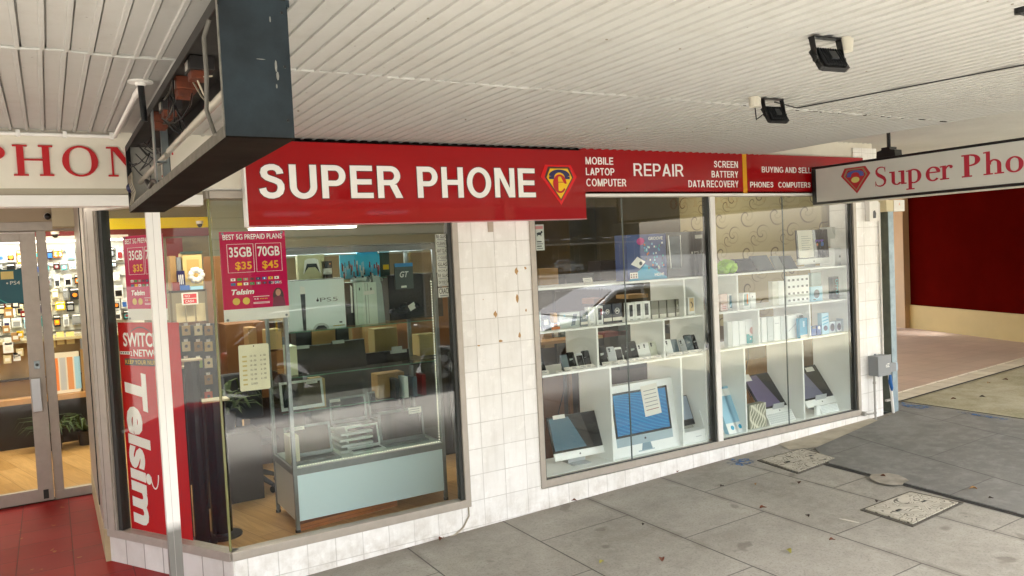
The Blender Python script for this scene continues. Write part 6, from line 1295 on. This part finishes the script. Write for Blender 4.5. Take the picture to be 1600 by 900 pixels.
row([('first small blue packet right of the last divider', 1269, 1275, 510, BLUE, lambda mb, fr, W, H: mb.rect(fr, 0, H * .75, W, H, mat('pack grey', '5f6a72', .4), .001)), ('second small blue packet right of the last divider', 1277, 1283, 509, BLUE, lambda mb, fr, W, H: mb.disc(fr, W * .5, H * .8, W * .3, WLET, .001)),
     ('tall pale blue swirled box on the third right shelf', 1284, 1295, 489, LBLU, lambda mb, fr, W, H: (mb.disc(fr, W * .5, H * .28, W * .28, NAVY, .001, ry=H * .12), [mb.prism(fr, [(W * .1, H * (.45 + .15 * i)), (W * .9, H * (.52 + .15 * i)), (W * .9, H * (.56 + .15 * i)), (W * .1, H * (.49 + .15 * i))], 0, .001, CYAN) for i in range(3)]))], .12, Z3)
for i, (a, b, c) in enumerate(((1296, 1305.5, 502.5), (1307, 1315, 502), (1317.5, 1325.5, 497.5))):
    pxbox(('first', 'second', 'last and tallest')[i] + ' smart watch box at the right end of the third shelf', a, b, c, .12, Z3, .08, mat('watch box', 'bccbd6', .4), lambda mb, fr, W, H: (mb.disc(fr, W * .5, H * .5, W * .36, NAVY, .001, ry=H * .34), mb.disc(fr, W * .5, H * .5, W * .22, CHAR, .0006, .001, ry=H * .2)))
# bottom row right
for i, (a, b, c) in enumerate(((1129, 1139, 626), (1141, 1153, 622.5))):
    x0 = at(a + 8, 680, .12).x; carton(('left' if i == 0 else 'right') + ' of two leaning pale blue laptop boxes behind the mullion', x0, x0 + .13, Z4, Z4 + .44, .10, .05, LBLU, lambda mb, fr, W, H: (mb.rect(fr, 0, 0, W, H * .22, WBOX, .001), mb.disc(fr, W * .5, H * .12, W * .16, CYAN, .0008, .001), mb.rect(fr, W * .1, H * .8, W * .9, H * .95, WBOX, .001)), lean=24)
def swirl(mb, fr, W, H):
    g_ = mat('swirl olive', '8f8f7c', .5); cr = mat('swirl cream', 'e0dcc8', .5); mb.rect(fr, 0, 0, W, H, g_, .0006)
    for i in range(8):
        pts = [(W * min(.98, max(.02, (i + .3) / 8 + .10 * math.sin(4.5 * t / 10 * 2 + i * .9))), H * t / 10) for t in range(11)]; mb.ribbon(fr, pts, [(min(W, x + W * .055), y) for x, y in pts], cr, .0007, .0012 + i * .00005)
carton('grey box with cream wavy stripes at the foot of the mauve computer', at(1170, 665, .12).x, at(1196, 655, .12).x, Z4, Z4 + .225, .11, .07, mat('swirl olive', '8f8f7c', .5), swirl)
imac('silver all in one computer with a painted mauve sheen, tilted far back', at(1196, 655, .22).x, at(1246, 640, .22).x, .22, Z4, 38, chin=WPLA, face=BLKG, sheen=SHP, note=NOTE(.02, .86, .22, 1.02), lift=.05, full_h=.46)
imac('silver all in one computer with a painted grey violet sheen at the far right', at(1263, 640, .22).x, at(1312, 628, .22).x, .22, Z4, 36, chin=WPLA, face=BLKG, sheen=mat('sheen violet grey', '74748a', .08), note=NOTE(.55, .84, .80, .95), lift=.05, full_h=.45)
def keyb(label, px, py, w, lean):
    p = at(px, py, .10); t = thing('keyboard', label, 'keyboard', (p.x, .10, Z4)); M = place(p.x, 0, .10, Z4, lean); mb = MB(); mb.M = M; mb.box(0, 0, 0, w, .012, w * .30, WPLA); mb.build('case', t); mb = MB(); mb.M = M
    for r in range(5):
        for c in range(13): mb.box(w * (.03 + .073 * c), -.003, w * (.02 + .055 * r), w * (.09 + .073 * c), 0, w * (.065 + .055 * r), mat('white keys', 'cdd2cf', .4))
    mb.build('keys', t)
keyb('white keyboard leaning in front of the mauve computer', 1204, 664, .36, 30); keyb('white keyboard leaning in front of the far right computer', 1285, 648, .26, 20)
pxbox('white computer mouse box between the chin and the keyboard', 1276, 1282, 634, .10, Z4, .03, WBOX)
# cables and boards behind the units
mb = MB()
for k, px in enumerate((880, 908, 918, 1170, 1290, 1300)):
    a = at(px, 590, .52); mb.tube([(a.x, .52, 1.0), (a.x + .03, .54, .85), (a.x - .04, .56, .62), (a.x + .05, .55, .45)], .004, BLK, 5)
tag(mb.build('cable_run'), 'thin black cables hanging behind the lower shelves', 'cables')
for a, b, c, y, m_, lab in ((842, 880, 590, 1.0, mat('raw umber board', '6e4424', .6, noise=(4, .3)), 'brown wooden board standing behind the first bottom bay'), (975, 1000, 600, 1.3, BRWN, 'brown wooden board behind the white computer box'), (1085, 1118, 560, .8, mat('red brown board', '8a4a2a', .6, noise=(4, .3)), 'red brown board behind the third bottom bay'), (1168, 1215, 560, 1.0, WOOD, 'timber board behind the mauve computer')):
    pxbox(lab, a, b, c, y, .04, .03, m_, name='board', cat='board')
for a, b, c, y, lab in ((845, 880, 535, 1.5, 'timber work bench behind the left phones'), (1180, 1225, 545, 1.5, 'timber work bench behind the right half')):
    x0 = at(a, c, y).x; x1 = at(b, c, y).x; z_ = at(a, c, y).z; t = thing('work_bench', lab, 'bench', ((x0 + x1) / 2, y + .3, .04)); mb = MB(); mb.box(x0 - .1, y, z_ - .03, x1 + .5, y + .6, z_, WOOD); mb.build('top', t)
    for q in (x0 - .05, x1 + .42):
        for r in (y + .04, y + .54): mb = MB(); mb.box(q, r, .04, q + .04, r + .04, z_ - .03, BRWN); mb.build('leg', t)
for i, (px, py, w_, h_, m_) in enumerate(((850, 520, .12, .16, KRAFT), (862, 512, .10, .10, WBOX), (872, 515, .09, .08, mat('carton green', '4a5c44', .5)), (945, 520, .3, .05, DKRED), (965, 500, .5, .55, BLK), (1052, 508, .22, .1, CHAR), (1195, 530, .2, .12, KRAFT))):
    p = at(px, py, 1.7); carton(('brown', 'white', 'green', 'low dark red', 'large black', 'small charcoal', 'tan')[i] + ' box on the bench behind the shelves', p.x, p.x + w_, p.z - h_, p.z, 1.7, .15, m_)

t = thing('cabinet', 'dark brown cabinet added as a dark backdrop behind the left shelving unit', 'cabinet', (2.1, 2.4, .04)); mb = MB(); mb.box(1.2, 2.3, .04, 3.2, 2.7, 1.62, mat('cabinet umber', '2e2218', .5, noise=(3, .3))); mb.build('carcass', t)  # added to darken the view behind the shelves
for k in range(3): mb = MB(); mb.box(1.24 + .66 * k, 2.285, .1, 1.86 + .66 * k, 2.3, 1.56, mat('cabinet door', '3a2a1c', .4, noise=(3, .3))); mb.build('door', t)
for i, (x_, w_, h_, m_, nm) in enumerate(((1.3, .35, .28, BLK, 'black'), (1.75, .25, .2, KRAFT, 'cardboard'), (2.1, .4, .12, CHAR, 'charcoal'), (2.6, .3, .25, mat('deep brown', '2a1a10', .6), 'deep brown'))): carton(nm + ' box on top of the dark cabinet behind the shelving', x_, x_ + w_, 1.622, 1.622 + h_, 2.35, .25, m_)

# ------------------------------------------------------------------ behind the entrance door
ct = thing('shop_counter', 'timber and glass shop counter inside the entrance', 'counter', (-2.9, 5.8, .04))
mb = MB(); mb.box(-5.5, 5.6, .04, -2.3, 6.1, .56, mat('counter dark base', '1d1712', .4)); mb.build('base', ct); mb = MB(); mb.box(-5.5, 5.50, .56, -2.2, 6.15, .62, WOOD); mb.build('ledge', ct)  # base front in one dark brown
mb = MB(); mb.box(-5.5, 5.70, .62, -2.3, 5.72, 1.25, mat('counter panel', 'a88a58', .5, noise=(5, .2))); mb.box(-5.5, 5.62, .82, -2.3, 5.70, .84, mat('counter rail', '3a2c1c', .5)); mb.box(-5.5, 5.6, 1.25, -2.2, 6.1, 1.28, mat('counter glass top', 'c2b68c', .1)); mb.build('cabinet_front', ct)
for i, (a, b, c, d) in enumerate(((74, 87, 525, 543), (88, 101, 519, 538), (103, 117, 519, 537))):
    p0, p1 = at(a, c, 5.66), at(b, d, 5.66); mb = MB(); mb.rect(FY(5.68), p0.x, p1.z, p1.x, p0.z, mat('notice yellow', 'ecd890', .5), .003); [mb.rect(FY(5.68), p0.x + .02, p1.z + .03 + .03 * k, p1.x - .02, p1.z + .035 + .03 * k, CREAM, .001, .003) for k in range(3)]
    tag(mb.build('notice'), ('left and lowest', 'middle', 'right')[i] + ' yellow paper notice on the counter front', 'notice', 'paper notices on the counter front')
p0, p1 = at(74, 553, 5.58), at(125, 580, 5.58); mb = MB(); mb.box(p0.x, 5.58, .625, p1.x, 5.60, p0.z, mat('lit display white', 'e8e2cc', .4)); 
for k in range(5): mb.rect(FY(5.58), p0.x + .04 + k * .075, .66, p0.x + .10 + k * .075, p0.z - .06, (ORNG, SILV, mat('photo sunset', 'd8904a', .4), LBLU, CHAR)[k], .001)
tag(mb.build('display_case'), 'bright white picture display on the timber ledge of the counter', 'display')
p0, p1 = at(125, 546, 5.56), at(150, 575, 5.56); mb = MB(); mb.box(p0.x, 5.56, .622, p1.x, 5.66, p0.z, mat('drawer tan', '9a7a48', .5)); mb.tube([(p0.x + .06, 5.55, p0.z - .09), (p0.x + .06, 5.54, p0.z - .05), (p1.x - .04, 5.54, p0.z - .04), (p1.x - .04, 5.55, p0.z - .08)], .006, BLK, 6); tag(mb.build('drawer_box'), 'tan drawer box with a dark handle on the counter ledge', 'drawer')
bc = [GREYM, YEL, mat('book olive', '7f8a3a', .5), GRN, NAVY, CHAR, mat('book slate', '6a7a80', .5), BRWN]; xx = at(125, 530, 5.64).x
for i in range(8):
    mb = MB(); h_ = .20 + .02 * (i % 3); mb.box(xx + i * .027, 5.60, 1.282 - .34, xx + i * .027 + .022, 5.69, 1.282 - .34 + h_ + .1, bc[i]); tag(mb.build('phone_case'), f"{('grey','yellow','olive','green','navy','charcoal','slate','brown')[i]} phone case standing in the row on the counter", 'phone case', 'phone cases in a row')
for i in range(14):
    p = at(random.uniform(0, 36) if i % 2 else random.uniform(2, 34), random.uniform(480, 570), 5.5); s_ = random.uniform(.05, .10); c_ = [KRAFT, WBOX, mat('pack cream', 'd8cba0', .5), DKRED, CHAR, YEL][i % 6]; q_ = ['first', 'second', 'third', 'fourth', 'fifth', 'sixth', 'seventh'][i // 2]
    mb = MB(); mb.box(p.x, 5.52, p.z, p.x + s_, 5.60, p.z + s_ * 1.2, c_); mb.rect(FY(5.52), p.x + s_ * .2, p.z + s_ * .3, p.x + s_ * .8, p.z + s_ * .8, PAPER, .001)
    tag(mb.build('counter_item'), f"{('kraft','white','cream','dark red','charcoal','yellow')[i % 6]} small packet behind the door glass, {q_} from the {'left' if i % 2 else 'right'}", 'packet', 'small packets behind the door glass')
# accessory wall
aw_ = thing('display_wall', 'bright white pegboard wall covered in hanging accessories at the back of the shop', 'display wall', (-2.9, 6.4, 1.2)); mb = MB(); mb.box(-5.8, 6.42, 1.2, -1.9, 6.45, 2.42, mat('pegboard white', 'e4e6de', .5)); mb.build('board', aw_)
mb = MB()
for k in range(7): mb.box(-5.8, 6.40, 1.30 + .165 * k, -1.9, 6.42, 1.308 + .165 * k, ALUG)
mb.build('rail', aw_)
COLS = [('blue', BLUE), ('white', WBOX), ('black', BLK), ('light blue', LBLU), ('orange', ORNG), ('grey', GREYM), ('dark red', DKRED), ('navy', NAVY), ('teal', TEAL), ('yellow', YEL), ('charcoal', CHAR), ('cream', CREAM)]
ON = ['first', 'second', 'third', 'fourth', 'fifth', 'sixth', 'seventh', 'eighth', 'ninth', 'tenth', 'eleventh', 'twelfth', 'thirteenth', 'fourteenth', 'fifteenth', 'sixteenth'] + [f'{w_}' for w_ in ('seventeenth', 'eighteenth', 'nineteenth', 'twentieth', 'twenty first', 'twenty second', 'twenty third', 'twenty fourth', 'twenty fifth', 'twenty sixth')]
for r in range(6):
    x = -3.85; k = 0
    while x < -2.15:
        w_ = random.uniform(.06, .11); h_ = random.uniform(.09, .17); cn, cm = random.choice(COLS + [COLS[1]] * 7 + [COLS[2]] * 3 + [COLS[5]] * 4 + [COLS[10]] * 3 + [COLS[11]] * 2); z_ = 2.34 - .165 * r - h_; mb = MB(); mb.box(x, 6.36 - random.uniform(0, .03), z_, x + w_, 6.39, z_ + h_, cm); f_ = FY(6.33)
        c2 = random.choice(COLS + [COLS[1]] * 5 + [COLS[5]] * 5 + [COLS[2]] * 5)[1]; mb.rect(f_, x + w_ * .15, z_ + h_ * .15, x + w_ * .85, z_ + h_ * .6, c2, .001); 
        if random.random() < .5: mb.disc(f_, x + w_ / 2, z_ + h_ * .4, w_ * .25, random.choice(COLS)[1], .001, .0012)
        mb.rect(f_, x + w_ * .1, z_ + h_ * .8, x + w_ * .9, z_ + h_ * .92, WLET, .001); mb.cyl((x + w_ / 2, 6.32, z_ + h_ - .01), (x + w_ / 2, 6.41, z_ + h_ - .01), .003, ALUG, seg=6)
        tag(mb.build('accessory_pack'), f'{cn} accessory pack, {ON[k]} {ON[r]} row of the back wall', 'accessory', 'packs hanging on the back wall'); x += w_ + random.uniform(.004, .05); k += 1
pxbox('blue green console box printed PS4 seen through the door glass', -40, 38, 422, 3.6, at(20, 474, 3.6).z, .08, mat('ps4 teal', '0f5a6e', .35), lambda mb, fr, W, H: (mb.text('PS4', fr, W * .70, W * .90, H * .55, H * .66, WLET), mb.disc(fr, W * .64, H * .6, W * .02, WLET, .001), mb.rect(fr, W * .52, H * .72, W * .78, H * .95, mat('notice yellow', 'ecd890', .5), .001), mb.prism(fr, [(0, H * .5), (W * .6, 0), (W * .64, 0), (0, H * .56)], 0, .0008, TEAL)))
pxbox('tan cardboard standee just inside the fixed door glass', 61, 76, 424, 5.3, at(70, 470, 5.3).z, .05, mat('standee tan', 'c89648', .6), lambda mb, fr, W, H: mb.rect(fr, -W * .2, H * .2, W * .3, H * .85, CHAR, .001))
mb = MB(); fr = FY(YD - .25); mb.box(-2.90, YD - .22, 2.43, -2.68, YD - .02, 2.60, CREAM); mb.box(-2.90, YD - .221, 2.42, -2.68, YD - .02, 2.43, mat('darker cream', 'b8ab8a', .6)); tag(mb.build('shutter_box'), 'cream boxed cover above the fixed glass of the entrance', 'cover box')  # lower strip of the cover in a darker cream
t = thing('security_camera', 'small dark security camera left of the cream cover box', 'camera', (-2.93, YD - .06, 2.53)); mb = MB(); mb.cyl((-2.93, YD - .02, 2.53), (-2.93, YD - .06, 2.53), .03, WHITE); mb.build('mount', t); mb = MB(); mb.blob((-2.93, YD - .08, 2.525), .026, .03, .03, BLK); mb.build('dome', t)
for i, (px, py, y) in enumerate(((86, 366, 6.1), (312, 350, 6.2))):
    p = at(px, py, y); t = thing('security_camera', ('small dome camera under the red band seen through the fixed door glass', 'small dome camera on the yellow band at the right')[i], 'camera', (p.x, y, p.z)); mb = MB(); mb.cyl((p.x, y, p.z + .04), (p.x, y, p.z), .045, WHITE); mb.build('mount', t); mb = MB(); mb.blob((p.x, y, p.z - .01), .035, .035, .035, BLK); mb.build('dome', t)
# plants added in place of foliage reflected in the glass
def plant(x, y, z, label, n=40, s=.3):
    t = thing('reflection_plant', label, 'plant', (x, y, z)); mb = MB(); mb.cyl((x, y, z), (x, y, z + .16), .07, mat('pot dark', '2c241c', .5), r1=.09); mb.build('pot', t); mb = MB(); LG = mat('plant leaf', '3c5220', .5, noise=(12, .4))
    for k in range(n):
        a = random.uniform(0, 6.28); l = s * random.uniform(.5, 1.1); up = random.uniform(.4, 1.2); d = Vector((math.cos(a), math.sin(a), 0)); q = Vector((-d.y, d.x, 0)) * .012; b = Vector((x, y, z + .15)); P = [b, b + d * l * .4 + Vector((0, 0, l * up * .6)), b + d * l * .8 + Vector((0, 0, l * up * .6)), b + d * l + Vector((0, 0, l * up * .25))]
        vs = []
        for i, p in enumerate(P): ww = (1, 1.3, .9, .1)[i]; vs += [p - q * ww, p + q * ww]
        mb.add(vs, [(0, 1, 3, 2), (2, 3, 5, 4), (4, 5, 7, 6)], LG)
    mb.build('leaves', t)
plant(-3.02, 5.25, .04, 'spiky plant standing in for a reflection in front of the counter', 46, .38); plant(-2.70, 5.3, .04, 'smaller spiky plant standing in for a reflection at the right end of the counter', 30, .30); plant(-1.75, 1.9, .62, 'leafy plant standing in for a reflection behind the hours card', 60, .34)
mb = MB(); mb.box(-2.0, 1.75, .04, -1.5, 2.05, .62, mat('plant stand', '201a14', .5)); tag(mb.build('side_table'), 'dark low stand added under the leafy reflection plant behind the left window', 'stand')  # stand added to carry the plant

# ------------------------------------------------------------------ lamps: some seen lit, others unseen and put in for interior brightness
TW = mat('lit tube', 'fffaf0', .4, emit=1.6)
def batten(p, L, rz, pw, label, sz=.12, col=(1, .93, .80)):
    t = thing('ceiling_light', label, 'light', p, rz); M = Matrix.Translation(p) @ Matrix.Rotation(rz, 4, 'Z'); mb = MB(); mb.M = M; mb.box(-L / 2, -.05, 0, L / 2, .05, .05, WHITE); mb.build('housing', t)
    mb = MB(); mb.M = M; mb.box(-L / 2 + .02, -.03, -.02, L / 2 - .02, .03, -.001, TW); mb.build('tube', t)
    l = D.lights.new('batten_light', 'AREA'); l.shape = 'RECTANGLE'; l.size = L; l.size_y = sz; l.energy = pw * .12; l.color = col; o = D.objects.new('batten_light', l); SC.collection.objects.link(o); o.parent = t; o.location = (0, 0, -.03)
pA = at(475, 355, 4.2)
batten((pA.x, 4.2, pA.z), 1.3, 0, 34, 'lit fluorescent batten seen above the showcase', col=(.92, 1, .93))
batten((-3.1, 4.9, 2.95), 1.3, 0, 75, 'lit fluorescent batten over the counter', col=(1, .88, .68)); batten((-1.6, 2.3, 2.95), 1.2, 0, 40, 'lit fluorescent batten behind the chamfered window', col=(1, .90, .72)); batten((1.2, 2.0, 2.95), 1.3, 0, 9, 'unseen fill batten added behind the left half of the right window', col=(.96, 1, .94)); batten((3.1, 1.9, 2.95), 1.3, 0, 9, 'unseen fill batten added behind the right half of the right window', col=(1, .98, .9)); batten((-4.6, 5.6, 2.95), 1.3, 0, 50, 'lit fluorescent batten far left inside the shop', col=(1, .9, .7))  # battens behind the right window are unseen, added to brighten the shelves
batten((-2.9, 6.15, 2.44), 1.7, 0, 13, 'bright light under the red band lighting the accessory wall', sz=.06, col=(.95, 1, 1)); batten((-.9, 3.1, 2.55), .01 + .6, 0, 6, 'small lit batten at the glass corner')
batten((-3.25, 1.4, 2.60), .5, 0, 9, 'lit panel light in the entrance soffit')

# ------------------------------------------------------------------ the street behind the viewer (seen in the glass)
def car(label, x, y, L, m, rz=0, kind='hatch', z=-.16):
    t = thing('parked_car', label, 'car', (x, y, z), rz); M = Matrix.Translation((x, y, z)) @ Matrix.Rotation(rz, 4, 'Z'); k = L / 4.2; H = 1.48
    prof = [(-2.08, .30), (-2.1, .62), (-2.02, .86), (-1.7, .93), (-1.0, 1.0), (-.95, 1.0), (1.55, 1.0), (2.0, .94), (2.1, .6), (2.06, .3), (1.72, .24), (1.68, .42), (1.5, .62), (1.25, .68), (1.0, .62), (.84, .42), (.8, .22), (-.84, .22), (-.88, .42), (-1.05, .62), (-1.3, .68), (-1.55, .62), (-1.72, .42), (-1.76, .24)]
    mb = MB(); mb.M = M; mb.prism(Fr((0, -.86, 0), (1, 0, 0), (0, 0, 1)), [(a * k, b) for a, b in prof], -1.72, 0, m)
    cab = [(-1.15, .98), (-.35, 1.42), (.2, H), (1.3, 1.44), (1.92, 1.0)]
    b0 = [(a * k, -.82, c) if c < 1.1 else (a * k, -.62, c) for a, c in cab]; b1 = [(p[0], -p[1], p[2]) for p in b0]; n = len(cab)
    mb.add(b0 + b1, [tuple(range(n)), tuple(range(2 * n - 1, n - 1, -1))] + [(i, n + i, n + (i + 1) % n, (i + 1) % n) for i in range(n)], m); body = mb.build('body', t, bevel=.03)
    GW = mat('car glass', '0a0d0e', .03, coat=1)
    for s_ in (-1, 1):
        mb = MB(); mb.M = M; yy = lambda c: s_ * (.825 - (c - .98) * .43 + .012); q = [(-.95, 1.02), (-.32, 1.37), (.22, 1.41), (.22, 1.02)]; q2 = [(.30, 1.02), (.30, 1.41), (1.25, 1.38), (1.70, 1.02)]
        for w_ in (q, q2): mb.add([(a * k, yy(c), c) for a, c in w_], [tuple(range(4))], GW)
        mb.build('side_window', t)
    mb = MB(); mb.M = M; mb.add([(-1.18 * k, -.74, 1.01), (-1.18 * k, .74, 1.01), (-.37 * k, .58, 1.425), (-.37 * k, -.58, 1.425)], [(0, 1, 2, 3)], GW); mb.build('windscreen', t); mb = MB(); mb.M = M; mb.add([(1.96 * k, -.7, 1.03), (1.96 * k, .7, 1.03), (1.36 * k, .56, 1.42), (1.36 * k, -.56, 1.42)], [(0, 1, 2, 3)], GW); mb.build('rear_window', t)
    for a in (-1.3, 1.25):
        for s_ in (-1, 1):
            w = MB(); w.M = M; w.cyl((a * k, s_ * .68, .31), (a * k, s_ * .88, .31), .31, mat('tyre', '141414', .8), seg=28); wo_ = w.build('wheel', t); w = MB(); w.M = M; w.cyl((a * k, s_ * .875, .31), (a * k, s_ * .885, .31), .20, SILV, seg=20)
            for j in range(5): an = j * 2 * PI / 5; w.cyl((a * k, s_ * .886, .31), (a * k + .19 * math.cos(an), s_ * .890, .31 + .19 * math.sin(an)), .022, BLK if m is not SILV else SILV, seg=6)
            w.build('rim', wo_)
    for s_ in (-1, 1):
        mb = MB(); mb.M = M; mb.blob((-2.02 * k, s_ * .62, .72), .08, .17, .08, mat('headlamp', 'd8dce0', .08)); mb.build('headlight', t); mb = MB(); mb.M = M; mb.blob((2.02 * k, s_ * .68, .80), .06, .12, .11, mat('tail lamp', '8a0a0a', .15)); mb.build('tail_light', t)
        mb = MB(); mb.M = M; mb.blob((-.85 * k, s_ * .95, 1.02), .07, .09, .06, m); mb.build('mirror', t)
    mb = MB(); mb.M = M; mb.box(-2.115 * k, -.25, .42, -2.10 * k, .25, .53, WPLA); mb.box(-2.11 * k, -.5, .58, -2.095 * k, .5, .68, BLK); mb.build('front_grille', t)
    return t
car('white hatchback parked at the kerb and mirrored in the right window', 6.25, -6.9, 4.3, mat('car white', 'd9dcdc', .15, coat=1)); car('black car parked at the kerb and mirrored in the left window', 1.35, -7.9, 4.4, mat('car black', '08090a', .1, coat=1), PI)
car('small silver hatchback far across the street mirrored at the top of the right window', 45.5, -65.5, 3.9, mat('car silver', '9ea3a6', .2, .5, coat=1), PI, z=-.33)
# buildings across the street
def bld(x0, x1, y, h, m, label, shop_=None):
    t = thing('street_building', label, 'building', ((x0 + x1) / 2, y, -.35)); mb = MB(); mb.box(x0, y - 8, -.35, x1, y, h, m); mb.box(x0 - .1, y - 8, h, x1 + .1, y + .15, h + .25, mat('parapet', 'b9b2a2', .7)); mb.build('wall', t)
    mb = MB(); mb.box(x0 + .1, y, 2.75, x1 - .1, y + 1.6, 2.95, mat('far awning', 'a49a88', .6)); mb.build('canopy', t); x = x0 + .8
    while x + 2.2 < x1:
        mb = MB(); mb.box(x, y, .2, x + 2.2, y + .05, 2.5, mat('far glass', '1c2626', .08)); mb.box(x - .05, y, .15, x, y + .08, 2.55, ALU); mb.box(x + 2.2, y, .15, x + 2.25, y + .08, 2.55, ALU); mb.build('shop_window', t)
        if h > 4.6: mb = MB(); mb.box(x + .5, y, 3.5, x + 1.6, y + .04, h - .7, mat('far glass', '1c2626', .08)); mb.box(x + .4, y, 3.38, x + 1.7, y + .12, 3.5, WHITE); mb.build('window', t)
        x += 3.0
bld(-30, -14, -17.5, 5.6, mat('far cream', 'b5a584', .7, noise=(.6, .2)), 'cream shop building across the street at the left'); bld(-13.9, -2, -17.5, 4.6, mat('far grey', '8c8a80', .7), 'grey low shop building across the street'); bld(-1.9, 9, -17.5, 5.4, mat('far tan', 'b09468', .7, noise=(.6, .2)), 'tan shop building across the street opposite the left window'); bld(20.5, 36, -60, 9, mat('far olive', '9c9670', .7), 'olive shop building far beyond the crossing')
bld(38, 60, -70, 9, mat('far slate', '2a3234', .6), 'dark shop front far beyond the crossing')
# street tree
tr = thing('street_tree', 'leafy street tree across the road mirrored in the entrance glass', 'tree', (-6.5, -14.6, -.3)); mb = MB(); BK = mat('bark', '5a4a38', .9, noise=(8, .4)); mb.tube([(-6.5, -14.6, -.3), (-6.45, -14.6, 1.5), (-6.5, -14.5, 3.2)], [.17, .13, .09], BK); 
for k in range(7): a = k * .9; mb.tube([(-6.5, -14.5, 2.6 + .1 * k), (-6.5 + 1.3 * math.cos(a), -14.5 + 1.1 * math.sin(a), 4.2 + .2 * (k % 3))], [.06, .02], BK, 6)
mb.build('trunk', tr); mb = MB(); LG = [mat('leaf a', '55702c', .6), mat('leaf b', '3a5420', .6), mat('leaf c', '78903c', .6)]; cl = [(random.uniform(-1.7, 1.7), random.uniform(-1.4, 1.4), random.uniform(3.2, 5.8)) for _ in range(34)]
for k in range(2600):
    c = random.choice(cl); p = Vector((-6.5 + c[0] + random.gauss(0, .32), -14.5 + c[1] + random.gauss(0, .32), c[2] + random.gauss(0, .25))); u = Vector((random.gauss(0, 1), random.gauss(0, 1), random.gauss(0, 1))).normalized() * .09; v = u.orthogonal().normalized() * .05
    mb.add([p - u, p - v, p + u, p + v], [(0, 1, 2, 3)], LG[k % 3])
mb.raw = 1; mb.build('crown', tr)
sheet('far_footpath', [(-80, -18), (80, -18), (80, -15.4), (-80, -15.4)], mat('far paving', '8f887a', .8, noise=(1, .2)), fixed=-.05)
mb = MB()
for k in range(14): mb.box(-30 + k * 5, -10.55, -.158, -27.5 + k * 5, -10.45, -.155, mat('road paint', 'c9c6ba', .7))
mb.build('lane_marking', kind='structure')
